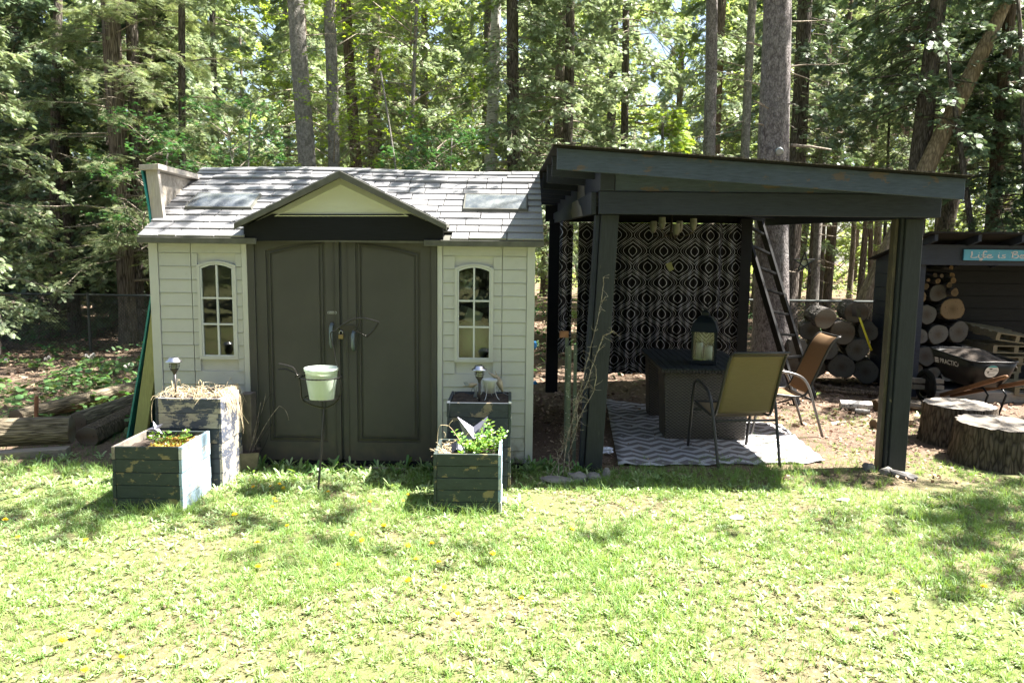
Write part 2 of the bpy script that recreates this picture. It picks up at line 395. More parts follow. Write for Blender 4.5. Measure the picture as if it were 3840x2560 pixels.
bark('bark_oldlog', (0.06, 0.05, 0.035), (0.24, 0.20, 0.14), (10, 0.9, 10), 0.7)
bark('bark_stump', (0.03, 0.024, 0.018), (0.13, 0.105, 0.08), (5, 5, 1.1), 0.9, scale=4)
def birch(name='bark_birch', sc=(2, 9, 9)):
    q = N(name); v = q.coord('Object', sc); f = q.noise(v, 4, 6, 0.6, 0.4); g = q.noise(q.coord('Object', sc), 12, 4)
    c = q.ramp(f, [(0.36, (0.04, 0.035, 0.03)), (0.44, (0.42, 0.40, 0.37)), (0.7, (0.62, 0.60, 0.56))])
    q.done(q.bsdf(c, 0.7, 0, 0.3, q.bump(g, 0.3, 0.01)))
birch(); birch('bark_birch_upright', (2, 2, 14))
bark('twig', (0.14, 0.115, 0.09), (0.36, 0.31, 0.25), (4, 4, 4), 0.2)
bark('twig_dark', (0.04, 0.032, 0.026), (0.13, 0.11, 0.09), (4, 4, 4), 0.2)
def endgrain(name, a, b, core=(0.2, 0.1, 0.05), axis='Y', rings=70):
    q = N(name); tc = q.n('ShaderNodeTexCoord'); sp = q.n('ShaderNodeSeparateXYZ'); q.t.links.new(tc.outputs['Object'], sp.inputs[0])
    o = {'X': (1, 2), 'Y': (0, 2), 'Z': (0, 1)}[axis]
    wob = q.noise(q.coord(), 5, 4)
    rr = q.math('SQRT', q.math('ADD', q.math('POWER', sp.outputs[o[0]], 2.0), q.math('POWER', sp.outputs[o[1]], 2.0)))
    ring = q.math('SINE', q.math('MULTIPLY', q.math('ADD', rr, q.math('MULTIPLY', wob, 0.03)), rings*6.28))
    c = q.mix(q.math('MULTIPLY_ADD', ring, 0.3, 0.5), a, b)
    an = q.math('ARCTAN2', sp.outputs[o[0]], sp.outputs[o[1]])
    crack = q.noise(q.coord('Object', (9, 9, 9)), 3, 5, 0.7)
    rnd = rnd_obj(q)
    c = q.mix(q.ramp(q.math('ADD', rr, q.math('MULTIPLY', crack, 0.10)), [(0.04, 1), (0.13, 0)]), c, core)
    c = q.mix(q.ramp(crack, [(0.56, 0), (0.72, 0.8)]), c, tuple(x*0.35 for x in a))
    c = q.hsv(c, 0.5, 1.0, q.math('MULTIPLY_ADD', rnd, 0.5, 0.7))
    q.done(q.bsdf(c, 0.8, 0, 0.2, q.bump(crack, 0.4, 0.008)))
endgrain('log_end_grey', (0.075, 0.07, 0.062), (0.125, 0.115, 0.10), (0.06, 0.04, 0.025))
endgrain('log_end_gold', (0.12, 0.08, 0.045), (0.18, 0.13, 0.07), (0.07, 0.045, 0.02))
endgrain('log_end_x', (0.14, 0.115, 0.09), (0.20, 0.17, 0.13), (0.12, 0.08, 0.05), 'X')
endgrain('stump_top', (0.15, 0.135, 0.115), (0.25, 0.22, 0.19), (0.12, 0.10, 0.08), 'Z')
def leafmat(name, a, b, trans=0.4, rough=0.5, tcol=None, spec=0.4, huev=0.03):
    q = N(name); r = q.n('ShaderNodeNewGeometry').outputs['Random Per Island']
    c = q.mix(r, a, b)
    wn = q.n('ShaderNodeTexWhiteNoise'); wn.noise_dimensions = '1D'; q.t.links.new(r, wn.inputs['W'])
    c = q.hsv(c, q.math('MULTIPLY_ADD', wn.outputs['Value'], huev*2, 0.5-huev), 1.0, q.math('MULTIPLY_ADD', wn.outputs['Value'], 0.5, 0.75))
    p = q.bsdf(c, rough, 0, spec)
    tr = q.n('ShaderNodeBsdfTranslucent')
    if tcol: q.t.links.new(q.mix(0.75, c, tcol), tr.inputs[0])
    else: q.t.links.new(q.hsv(c, 0.48, 1.25, 1.5), tr.inputs[0])
    mx = q.n('ShaderNodeMixShader'); mx.inputs[0].default_value = trans
    q.t.links.new(p, mx.inputs[1]); q.t.links.new(tr.outputs[0], mx.inputs[2])
    return q.done(mx.outputs[0])
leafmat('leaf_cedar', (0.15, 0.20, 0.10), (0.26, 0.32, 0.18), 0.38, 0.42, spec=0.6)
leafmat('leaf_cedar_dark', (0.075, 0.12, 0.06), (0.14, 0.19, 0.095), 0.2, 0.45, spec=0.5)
leafmat('leaf_hemlock', (0.12, 0.165, 0.07), (0.24, 0.28, 0.14), 0.38, 0.5)
leafmat('leaf_spruce', (0.16, 0.24, 0.06), (0.28, 0.36, 0.10), 0.3, 0.5)
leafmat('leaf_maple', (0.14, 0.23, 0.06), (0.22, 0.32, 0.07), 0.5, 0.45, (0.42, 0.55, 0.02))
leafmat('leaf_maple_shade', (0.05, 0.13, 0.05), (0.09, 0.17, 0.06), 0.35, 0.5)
leafmat('leaf_far', (0.22, 0.28, 0.11), (0.38, 0.45, 0.20), 0.5, 0.6, (0.40, 0.50, 0.08))
leafmat('grass_blade', (0.13, 0.24, 0.06), (0.25, 0.35, 0.11), 0.4, 0.5, (0.30, 0.45, 0.05), huev=0.035)
leafmat('weed_leaf', (0.17, 0.26, 0.10), (0.34, 0.42, 0.20), 0.3, 0.5, (0.32, 0.45, 0.08), huev=0.03)
leafmat('weed_green', (0.08, 0.16, 0.05), (0.15, 0.25, 0.08), 0.35, 0.5, huev=0.03)
leafmat('vinca_leaf', (0.10, 0.20, 0.04), (0.20, 0.34, 0.06), 0.35, 0.35, spec=0.6)
leafmat('sedum', (0.30, 0.14, 0.05), (0.34, 0.34, 0.06), 0.3, 0.5, huev=0.02)
leafmat('litter_leaf', (0.12, 0.08, 0.055), (0.32, 0.23, 0.165), 0.1, 0.8, huev=0.02)
leafmat('straw', (0.45, 0.36, 0.22), (0.6, 0.5, 0.34), 0.1, 0.7, huev=0.01)
leafmat('dandelion_yellow', (0.75, 0.52, 0.01), (0.85, 0.62, 0.02), 0.2, 0.6, huev=0.01)
leafmat('seed_white', (0.6, 0.58, 0.55), (0.75, 0.73, 0.7), 0.4, 0.8, huev=0.0)
plain('dirt', (0.035, 0.025, 0.018), 0.95, var=0.5, sc=30, bumpy=0.8)
def groundmat():
    q = N('ground'); v = q.coord('Object'); sp = q.n('ShaderNodeSeparateXYZ'); q.t.links.new(v, sp.inputs[0])
    n1 = q.noise(v, 1.1, 5); n2 = q.noise(v, 26, 6, 0.7); n3 = q.noise(v, 90, 4, 0.7)
    soil = q.ramp(n2, [(0.3, (0.05, 0.036, 0.024)), (0.5, (0.15, 0.11, 0.075)), (0.7, (0.30, 0.235, 0.17))])
    green = q.ramp(n3, [(0.3, (0.06, 0.075, 0.025)), (0.7, (0.17, 0.20, 0.075))])
    litter = q.ramp(n3, [(0.3, (0.03, 0.02, 0.015)), (0.5, (0.11, 0.075, 0.055)), (0.72, (0.28, 0.20, 0.15))])
    lawn = q.mix(q.ramp(n1, [(0.35, 0), (0.6, 0.7)]), green, soil)
    yy = q.math('ADD', sp.outputs[1], q.math('MULTIPLY', n1, 1.6))
    f = q.ramp(q.math('MULTIPLY', yy, 0.1), [(0.635, 0), (0.70, 1)])
    c = q.mix(f, lawn, q.mix(q.ramp(n1, [(0.4, 0.3), (0.6, 1)]), soil, litter))
    q.done(q.bsdf(c, 0.95, 0, 0.15, q.bump(q.math('ADD', n2, q.math('MULTIPLY', n3, 0.5)), 0.8, 0.02)))
groundmat()
def curtain():
    q = N('curtain_cloth'); tc = q.n('ShaderNodeTexCoord'); sp = q.n('ShaderNodeSeparateXYZ'); q.t.links.new(tc.outputs['UV'], sp.inputs[0])
    ax = q.math('PINGPONG', sp.outputs[0], 0.5)      # 0 at cell centres, 0.5 between
    cs_ = q.math('COSINE', q.math('MULTIPLY', sp.outputs[1], 2*PI)); h = q.math('MULTIPLY_ADD', q.math('MULTIPLY', q.math('SIGN', cs_), q.math('POWER', q.math('ABSOLUTE', cs_), 1.1)), 0.25, 0.25); sn_ = q.math('SINE', q.math('MULTIPLY', sp.outputs[1], 2*PI)); gw = q.math('MULTIPLY_ADD', q.math('MULTIPLY', sn_, sn_), 1.0, 1.0)
    d = q.math('ABSOLUTE', q.math('SUBTRACT', h, ax))
    tot = None
    for c, wd, a in ((0.04, 0.0055, 0.85), (0.12, 0.0045, 0.25), (0.20, 0.006, 0.85), (0.37, 0.0065, 1.0)):
        e = q.math('SUBTRACT', 1.0, q.math('DIVIDE', q.math('ABSOLUTE', q.math('SUBTRACT', d, c)), q.math('MULTIPLY', gw, wd*1.25)))
        e = q.math('MULTIPLY', q.math('MAXIMUM', e, 0.0), a*1.8)
        tot = e if tot is None else q.math('MAXIMUM', tot, e)
    tot = q.math('MINIMUM', tot, 1.0)
    nz = q.noise(q.coord('UV', (300, 300, 1)), 1, 2)
    c = q.mix(tot, (0.0045, 0.0045, 0.005), (0.48, 0.50, 0.55))
    q.done(q.bsdf(c, q.math('MULTIPLY_ADD', tot, -0.2, 0.55), q.math('MULTIPLY', tot, 0.4), 0.08, q.bump(nz, 0.1, 0.001)))
curtain()
def rug():
    q = N('rug_weave'); sp = q.n('ShaderNodeSeparateXYZ'); q.t.links.new(q.coord('Object'), sp.inputs[0])
    a = q.math('PINGPONG', sp.outputs[0], 0.11); b = q.math('PINGPONG', sp.outputs[1], 0.44)
    s_ = q.math('FRACT', q.math('DIVIDE', q.math('ADD', q.math('MULTIPLY', a, 0.85), b), 0.15))
    e = q.ramp(s_, [(0.46, 0), (0.5, 1), (0.95, 1), (1.0, 0)])
    nz = q.noise(q.coord('Object', (1, 1, 1)), 160, 3)
    c = q.mix(e, (0.15, 0.14, 0.14), (0.44, 0.44, 0.46)); c = q.mix(q.ramp(nz, [(0.4, 0), (0.7, 0.3)]), c, (0.15, 0.14, 0.13))
    q.done(q.bsdf(c, 0.85, 0, 0.2, q.bump(nz, 0.5, 0.003)))
rug()
def wicker():
    q = N('wicker'); sp = q.n('ShaderNodeSeparateXYZ'); q.t.links.new(q.coord('Object'), sp.inputs[0])
    xx = q.math('ADD', sp.outputs[0], sp.outputs[1])
    row = q.math('FLOOR', q.math('MULTIPLY', sp.outputs[2], 70))
    sh = q.math('MULTIPLY', q.math('MODULO', row, 2.0), PI)
    wv = q.math('SINE', q.math('ADD', q.math('MULTIPLY', xx, 160), sh))
    rw = q.math('ABSOLUTE', q.math('SINE', q.math('MULTIPLY', sp.outputs[2], 70*PI)))
    h = q.math('MULTIPLY', q.math('MULTIPLY_ADD', wv, 0.5, 0.5), rw)
    nz = q.noise(q.coord(), 30, 3)
    c = q.mix(h, (0.022, 0.019, 0.016), (0.12, 0.105, 0.088)); c = q.mix(q.math('MULTIPLY', nz, 0.4), c, (0.09, 0.08, 0.07))
    q.done(q.bsdf(c, 0.55, 0, 0.4, q.bump(h, 0.8, 0.006)))
wicker()
def sling(name, a, b):
    q = N(name); v = q.coord('Object', (1, 1, 1)); f = q.noise(q.coord('Object', (3, 60, 60)), 5, 4)
    fine = q.noise(v, 260, 2)
    c = q.mix(f, a, b); p = q.bsdf(c, 0.6, 0, 0.3, q.bump(fine, 0.3, 0.001))
    tr = q.n('ShaderNodeBsdfTranslucent'); q.t.links.new(c, tr.inputs[0]); tp = q.n('ShaderNodeBsdfTransparent')
    mx = q.n('ShaderNodeMixShader'); mx.inputs[0].default_value = 0.42; q.t.links.new(p, mx.inputs[1]); q.t.links.new(tr.outputs[0], mx.inputs[2])
    m2 = q.n('ShaderNodeMixShader'); m2.inputs[0].default_value = 0.07; q.t.links.new(mx.outputs[0], m2.inputs[1]); q.t.links.new(tp.outputs[0], m2.inputs[2])
    q.done(m2.outputs[0])
sling('sling_yellow', (0.23, 0.18, 0.10), (0.32, 0.255, 0.15)); sling('sling_tan', (0.25, 0.165, 0.095), (0.33, 0.22, 0.13))
plain('black_plastic', (0.010, 0.010, 0.011), 0.4, 0.0, 0.25, var=0.3)
plain('tyre', (0.015, 0.015, 0.015), 0.8, 0, 0.1)
plain('sign_blue', (0.06, 0.25, 0.36), 0.55, var=0.12, sc=6)
plain('letter_white', (0.5, 0.47, 0.48), 0.6, var=0.05)
plain('badge_white', (0.55, 0.56, 0.56), 0.5)
plain('sticker_teal', (0.02, 0.25, 0.28), 0.4)
plain('lantern_metal', (0.010, 0.015, 0.022), 0.45, 0.0, 0.2)
plain('candle_wax', (0.40, 0.43, 0.40), 0.5, var=0.04)
plain('shade_glass', (0.12, 0.12, 0.085), 0.3, var=0.25, sc=14)
plain('chandelier_metal', (0.05, 0.045, 0.025), 0.35, 0.6)
plain('stone', (0.17, 0.16, 0.15), 0.85, var=0.35, sc=7, bumpy=0.6)
plain('mineral', (0.74, 0.74, 0.73), 0.8, var=0.08)
plain('slat_grey', (0.030, 0.036, 0.038), 0.6, 0, 0.2)
plain('paper_white', (0.68, 0.69, 0.78), 0.7, var=0.05)
plain('note_paper', (0.24, 0.26, 0.10), 0.7, var=0.1)
plain('star_metal', (0.15, 0.15, 0.19), 0.42, 0.35, var=0.15)
plain('bird_wood', (0.33, 0.28, 0.2), 0.7, var=0.35, sc=24)
plain('bird_tin', (0.28, 0.31, 0.32), 0.35, 0.7)
plain('yellow_handle', (0.62, 0.55, 0.03), 0.4)
plain('rust', (0.26, 0.12, 0.06), 0.8, var=0.4, sc=20)
plain('galv_green', (0.10, 0.125, 0.10), 0.45, 0.3, var=0.15)
plain('fence_wire', (0.06, 0.068, 0.064), 0.5, 0.5)
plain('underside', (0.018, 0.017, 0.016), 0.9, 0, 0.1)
plain('tarp_blue', (0.03, 0.22, 0.5), 0.5)
plain('lamp_glass', (0.25, 0.27, 0.19), 0.25, var=0.2, sc=30)
plain('solar_black', (0.02, 0.022, 0.03), 0.2)
plain('old_pot', (0.10, 0.085, 0.07), 0.7, var=0.35, sc=15)
def wloc(o):
    L = Vector((0, 0, 0))
    while o is not None: L += o.location; o = o.parent
    return L
def wb(mb, name, mat, parent=None, origin=None, **kw):
    """build a piece whose vertices are in place coordinates, origin at its middle, under an unrotated thing"""
    vs = [Vector(p) for p in mb.v]
    c = Vector(origin) if origin is not None else Vector([(min(p[i] for p in vs)+max(p[i] for p in vs))/2 for i in range(3)])
    mb.v = [tuple(p-c) for p in vs]
    o = mb.build(name, mat, parent, **kw); o.location = c-(wloc(parent) if parent else Vector((0, 0, 0)))
    return o
def wbox(name, mat, parent, x0, x1, y0, y1, z0, z1, **kw):
    return wb(MB().box(x0, x1, y0, y1, z0, z1), name, mat, parent, **kw)

# ================================================================== ground
def ground():
    xs = np.concatenate([np.linspace(-150, -12, 14), np.linspace(-11, 11, 111), np.linspace(12, 150, 14)])
    ys = np.concatenate([np.linspace(-30, 1.5, 8), np.linspace(1.8, 20, 92), np.linspace(22, 180, 30)])
    X, Y = np.meshgrid(xs, ys)
    Z = np.zeros_like(X)
    for i in range(X.shape[0]):
        for j in range(X.shape[1]):
            if Y[i, j] > 9.6: Z[i, j] = 0.10*noise.noise(Vector((X[i, j]*0.35, Y[i, j]*0.35, 0)))*min(1, (Y[i, j]-9.6)/4)
            Z[i, j] += 0.008*noise.noise(Vector((X[i, j]*2.1, Y[i, j]*2.1, 3)))
    nx = len(xs); idx = np.arange(X.size).reshape(X.shape)
    Fq = np.stack([idx[:-1, :-1], idx[:-1, 1:], idx[1:, 1:], idx[1:, :-1]], -1).reshape(-1, 4)
    me = np_mesh('ground', np.stack([X, Y, Z], -1).reshape(-1, 3), Fq)
    tag(link('ground', me, 'ground', smooth=True), 'lawn and leaf strewn forest floor', kind='structure')
ground()

# ================================================================== garden shed
YS = 6.0; XL, XR, ZE = -2.905, 0.178, 1.83
shed = thing('garden_shed', 'cream plastic garden shed with dark double doors and grey shingled roof', 'shed', (-1.36, YS, 0))
def side_panel(x0, x1, win, trims):
    """siding of one half: win = (xl, xr, zb, zt) of the moulded window surround"""
    cols = trims
    z0 = 0.03; hgt = 0.1055; rows = []
    z = z0
    while z < 1.66: rows.append((z, z+hgt)); z += hgt
    rows.append((z, ZE-0.03))
    wx0, wx1, wz0, wz1 = win
    for (cx0, cx1) in cols:
        for (a, b) in rows:
            spans = [(cx0, cx1)]
            if cx0 < wx1 and cx1 > wx0 and a < wz1 and b > wz0:
                spans = [(cx0, wx0), (wx1, cx1)]
            for (s0, s1) in spans:
                if s1-s0 < 0.02: continue
                s0 += 0.0015; s1 -= 0.0015
                p = [(YS+0.012, a+0.001), (YS-0.009, a+0.001), (YS-0.007, a+0.006), (YS-0.001, b-0.002), (YS+0.012, b-0.002)]
                wb(MB().prism(p, 'x', s0, s1), 'siding_board', 'siding_cream', shed, fix=True)
lw = (-2.523, -2.217, 0.868, 1.665); rw = (-0.462, -0.155, 0.868, 1.665)
side_panel(-2.905, -2.12, lw, [(-2.832, -2.575), (-2.572, -2.168)])
side_panel(-0.60, 0.178, rw, [(-0.560, -0.085), (-0.082, 0.112)])
for (a, b) in ((-2.905, -2.834), (-2.166, -2.122), (-0.603, -0.562), (0.114, 0.178)):
    wbox('corner_trim', 'trim_cream', shed, a, b, YS-0.014, YS+0.03, 0.02, ZE-0.02, bevel=0.003)
# wall shells behind the boards with the window holes left open
def shell(x0, x1, win):
    wx0, wx1, wz0, wz1 = win; m_ = MB()
    for (a, b, c, d) in ((x0, wx0+0.018, 0.02, ZE), (wx1-0.018, x1, 0.02, ZE), (wx0+0.018, wx1-0.018, 0.02, wz0+0.018), (wx0+0.018, wx1-0.018, wz1-0.028, ZE)):
        m_.box(a, b, YS+0.013, YS+0.04, c, d)
    wb(m_, 'front_wall', 'trim_cream', shed)
shell(-2.903, -2.10, lw); shell(-0.62, 0.176, rw)
for x in (XL+0.004, XR-0.044): wbox('side_wall', 'trim_cream', shed, x, x+0.04, YS+0.045, YS+2.42, 0.02, ZE)
wbox('back_wall', 'trim_cream', shed, XL+0.045, XR-0.045, YS+2.38, YS+2.42, 0.02, ZE)
wbox('floor', 'interior_dark', shed, XL+0.05, XR-0.05, YS+0.05, YS+2.37, 0.02, 0.06)
wbox('sill', 'black_wood', shed, -2.12, 0.19, YS-0.05, YS+0.012, -0.01, 0.028)
# windows
def window(win):
    x0, x1, zb, zt = win; xm = (x0+x1)/2; n = 10
    def arch(xa, xb, zs, rise, k=n):
        return [(xa+(xb-xa)*i/k, zs+rise*(1-(2*i/k-1)**2)) for i in range(k+1)]
    def loop(ins, zs, rise): return [(x0+ins, zb+ins)] + arch(x0+ins, x1-ins, zs, rise) + [(x1-ins, zb+ins)]
    def ring(i0, i1, zs0, zs1, r0_, r1_, ya, yb, nm, mt):
        A = loop(i0, zs0, r0_); B = loop(i1, zs1, r1_); k = len(A)
        V = [(p[0], ya, p[1]) for p in A]+[(p[0], ya, p[1]) for p in B]+[(p[0], yb, p[1]) for p in A]+[(p[0], yb, p[1]) for p in B]
        Fs = []
        for i in range(k):
            j = (i+1) % k
            Fs += [(i, j, k+j, k+i), (2*k+i, 3*k+i, 3*k+j, 2*k+j), (i, 2*k+i, 2*k+j, j), (k+i, k+j, 3*k+j, 3*k+i)]
        return V, Fs, nm, mt, k
    fr = None
    V, Fs, nm, mt, k = ring(-0.002, 0.021, zt-0.042, zt-0.056, 0.034, 0.032, YS-0.018, YS+0.03, 'window', 'trim_cream')
    fr = wb(MB().add(V, Fs), 'window', 'trim_cream', shed, fix=True)
    V, Fs, nm, mt, k = ring(0.022, 0.032, zt-0.0575, zt-0.068, 0.032, 0.030, YS-0.012, YS+0.02, '', '')
    wb(MB().add(V, Fs), 'frame', 'muntin_white', fr, fix=True)
    zs = [zb+0.05+(zt-0.1-zb-0.05)*f for f in (0.36, 0.685)]
    g0 = [zb+0.029]+zs+[zt-0.045]
    wb(MB().box(xm-0.007, xm+0.007, YS-0.011, YS+0.014, zb+0.031, zt-0.041), 'muntin', 'muntin_white', fr)
    for z in zs: wb(MB().box(x0+0.031, xm-0.008, YS-0.010, YS+0.014, z-0.007, z+0.007).box(xm+0.008, x1-0.031, YS-0.010, YS+0.014, z-0.007, z+0.007), 'muntin', 'muntin_white', fr)
    for i in range(3):
        for (a, b) in ((x0+0.030, xm-0.006), (xm+0.006, x1-0.030)):
            za, zb_ = g0[i]+0.006, g0[i+1]-0.006
            if i < 2: pts = [(a, za), (b, za), (b, zb_), (a, zb_)]
            else:
                s = lambda x: zt-0.068+0.030*(1-((x-xm)/((x1-x0)/2-0.030))**2)
                pts = [(a, za), (b, za)] + [(b+(a-b)*t/5, s(b+(a-b)*t/5)) for t in range(6)]
            wb(MB().prism(pts, 'y', YS+0.004+random.uniform(-.001, .001), YS+0.007), 'pane', 'window_glass', fr, fix=True)
window(lw); window(rw)
# door frame, doors
for (a, b) in ((-2.118, -2.062), (-0.652, -0.606)):
    wbox('door_post', 'door_plastic', shed, a, b, YS-0.02, YS+0.04, 0.03, ZE+0.02, bevel=0.004)
def door_leaf(x0, x1, hinge_left):
    zt = 1.845; zb = 0.035; n = 14
    d = wbox('door', 'door_plastic', shed, x0, x1, YS+0.012, YS+0.04, zb, zt)
    # arched recess: high towards the middle of the doorway
    ia, ib = (x0+0.085, x1-0.11) if hinge_left else (x0+0.11, x1-0.085)
    def top(x, e): 
        t = (x-ia)/(ib-ia); t = t if hinge_left else 1-t
        return 1.745+0.085*math.sin(t*PI/2)-e
    def path(e):
        L = [(ia+e, 0.19+e), (ib-e, 0.19+e)]
        L += [(ib-e+(ia-ib+2*e)*i/n, top(ib-e+(ia-ib+2*e)*i/n, e)) for i in range(n+1)]
        return L
    def outer():
        L = [(x0, zb), (x1, zb)]; L += [(x1+(x0-x1)*i/n, zt) for i in range(n+1)]; return L
    def strip(A, B, ya, yb, yc):
        k = len(A); V = [(p[0], ya, p[1]) for p in A]+[(p[0], yb, p[1]) for p in B]+[(p[0], yc, p[1]) for p in A]+[(p[0], yc, p[1]) for p in B]; Fs = []
        for i in range(k):
            j = (i+1) % k; Fs += [(i, j, k+j, k+i), (i, 2*k+i, 2*k+j, j), (k+i, k+j, 3*k+j, 3*k+i)]
        return V, Fs
    V, Fs = strip(outer(), path(0), YS-0.004, YS-0.004, YS+0.0115); wb(MB().add(V, Fs), 'door_frame', 'door_plastic', d, fix=True)
    V, Fs = strip(path(0.022), path(0.034), YS+0.003, YS-0.003, YS+0.0115); wb(MB().add(V, Fs), 'moulding', 'door_plastic', d, fix=True)
    wb(MB().prism(path(0.05), 'y', YS+0.004, YS+0.0115), 'field', 'door_plastic', d, fix=True)
    xs_ = x1-0.04 if hinge_left else x0+0.04
    wb(MB().box(xs_-0.003, xs_+0.003, YS-0.010, YS-0.0045, zb+0.02, zt-0.03), 'bead', 'door_plastic', d)
    return d
dl = door_leaf(-2.060, -1.392, True); dr = door_leaf(-1.368, -0.654, False)
wbox('astragal', 'interior_dark', shed, -1.392, -1.368, YS+0.02, YS+0.03, 0.04, 1.84)
def pull(cx, z0, z1, par):
    b = MB().tube([(cx, YS-0.006, z0), (cx, YS-0.045, z0+0.03), (cx, YS-0.055, (z0+z1)/2), (cx, YS-0.045, z1-0.03), (cx, YS-0.006, z1)], [0.013, 0.016, 0.014, 0.016, 0.014], 8, flat=1.2)
    wb(b, 'door_handle', 'handle_grey', par, smooth=True)
a_ = W(1243, 1215, YS-0.02); pull(a_.x, a_.z-0.19, a_.z, dl)
a_ = W(1325, 1243, YS-0.02); pull(a_.x, a_.z-0.15, a_.z, dr)
a_ = W(1290, 1225, YS-0.015)
wb(MB().box(a_.x-0.03, a_.x+0.09, YS-0.012, YS-0.0045, a_.z-0.03, a_.z+0.012), 'hasp', 'dark_steel', dr)
a_ = W(1278, 1262, YS-0.03)
pl = wb(MB().box(a_.x-0.020, a_.x+0.020, YS-0.034, YS-0.015, a_.z-0.018, a_.z+0.018), 'padlock', 'brass', None, bevel=0.003)
tag(pl, 'small brass padlock hanging between the dark shed doors', 'padlock')
sh_ = MB().tube([(a_.x-0.013, YS-0.025, a_.z+0.016), (a_.x-0.013, YS-0.025, a_.z+0.04), (a_.x, YS-0.025, a_.z+0.05), (a_.x+0.013, YS-0.025, a_.z+0.04), (a_.x+0.013, YS-0.025, a_.z+0.016)], 0.003, 6)
wb(sh_, 'shackle', 'bright_steel', pl, smooth=True)
def text(body, name, mat, parent, loc, size, rot, ext=0.0006, shear=0.0, width=None):
    cu = bpy.data.curves.new(name, 'FONT'); cu.body = body; cu.size = size; cu.extrude = ext; cu.shear = shear
    cu.align_x = 'CENTER'; cu.align_y = 'CENTER'; cu.materials.append(MATS[mat])
    tmp = bpy.data.objects.new(name, cu); COL.objects.link(tmp)
    dg = bpy.context.evaluated_depsgraph_get(); me = bpy.data.meshes.new_from_object(tmp.evaluated_get(dg))
    bpy.data.objects.remove(tmp); me.name = name
    if not len(me.materials): me.materials.append(MATS[mat])
    o = bpy.data.objects.new(name, me); COL.objects.link(o); o.parent = parent; o.location = loc; o.rotation_euler = rot
    if width: o.scale = (width, 1, 1)
    return o
a_ = W(1245, 1172, YS-0.01)
bd = MB(); s0 = MB()
def rrect(cx, cz, w_, h_, r_, k=5):
    L = []
    for (sx, sz, a0) in ((1, 1, 0), (-1, 1, 90), (-1, -1, 180), (1, -1, 270)):
        for i in range(k+1):
            an = R(a0+90*i/k); L.append((cx+sx*(w_/2-r_)+r_*math.cos(an), cz+sz*(h_/2-r_)+r_*math.sin(an)))
    return L
badge = wb(MB().prism(rrect(a_.x, a_.z, 0.074, 0.019, 0.007), 'y', YS-0.0075, YS-0.0045), 'badge', 'badge_white', dl, fix=True)
wb(MB().prism(rrect(a_.x, a_.z, 0.070, 0.015, 0.006), 'y', YS-0.0085, YS-0.0076), 'badge_field', 'door_plastic', badge, fix=True)
text('LIFETIME', 'lettering', 'badge_white', badge, Vector((a_.x, YS-0.0090, a_.z))-wloc(badge), 0.014, (PI/2, 0, 0), 0.0002)
# dark board over the doors
hb = [W(u, v, YS-0.06) for (u, v) in ((915, 905), (1280, 901), (1662, 905), (1662, 858), (1540, 803), (1020, 803), (915, 850))]
wb(MB().prism([(p.x, p.z) for p in hb], 'y', YS-0.065, YS-0.028), 'header_board', 'black_wood', shed, fix=True)
for v_, n_ in ((822, 0), (846, 1), (868, 2)): pass
# gable over the doors
YG = YS-0.16
def gp(u, v, Y=YG): q_ = W(u, v, Y); return (q_.x, q_.z)
ap = gp(1275, 640); la = gp(880, 838); lb = gp(880, 860); ra = gp(1676, 842); rb = gp(1676, 864); ia_ = gp(1275, 668)
slope_l = [lb, la, ap, ra, rb, ia_]
def ridge_piece(p_top_a, p_top_b, p_bot_b, p_bot_a, y0, y1, nm):
    return wb(MB().prism([p_top_a, p_top_b, p_bot_b, p_bot_a], 'y', y0, y1), nm, 'roof_edge', shed, fix=True, bevel=0.003)
ridge_piece(la, ap, ia_, lb, YG-0.02, YG+0.0, 'gable_edge'); ridge_piece(ap, ra, rb, ia_, YG-0.02, YG+0.0, 'gable_edge')
# gable roof slabs going back into the main roof
zr = lambda y: 1.845+(y-(YS-0.08))*0.508
def roof_z(y): return zr(y)
for (e, s_) in ((la, 1), (ra, -1)):
    yb_a = YS-0.08+(ap[1]-1.845)/0.508; yb_e = YS-0.08+(e[1]-1.845)/0.508
    p = [Vector((ap[0], YG, ap[1])), Vector((ap[0], yb_a+0.05, ap[1])), Vector((e[0], yb_e+0.05, e[1])), Vector((e[0], YG, e[1]))]
    dn = Vector((0, 0, -0.02)); q_ = [x+dn for x in p]
    wb(MB().hexa([q_[0], q_[1], q_[2], q_[3], p[0], p[1], p[2], p[3]]), 'gable_roof', 'roof_edge', shed, fix=True)
    # shingle tabs on the gable slope edges
    for k in range(7):
        t0, t1 = k/7, (k+1)/7-0.01; A = p[0].lerp(p[3], t0); B = p[0].lerp(p[3], t1); A2 = p[1].lerp(p[2], t0); B2 = p[1].lerp(p[2], t1)
        up_ = Vector((0, 0, 0.003)); u2 = Vector((0, 0, 0.012)); 
        wb(MB().hexa([A+up_, A2+up_, B2+up_, B+up_, A+up_+Vector((0,0,0.003)), A2+up_+Vector((0,0,0.003)), B2+u2, B+u2]), 'shingle', 'roof_shingle', shed, fix=True)
gi = [gp(955, 822, YS-0.06), gp(1275, 672, YS-0.06), gp(1612, 824, YS-0.06), gp(1560, 812, YS-0.06), gp(1000, 812, YS-0.06)]
g1 = [gp(960, 828, YS-0.05), gp(1276, 668, YS-0.05), gp(1605, 828, YS-0.05)]
wb(MB().prism(g1, 'y', YS-0.05, YS-0.03), 'gable_panel', 'gable_cream', shed, fix=True)
g2 = [gp(1060, 806, YS-0.05), gp(1276, 700, YS-0.05), gp(1500, 806, YS-0.05)]
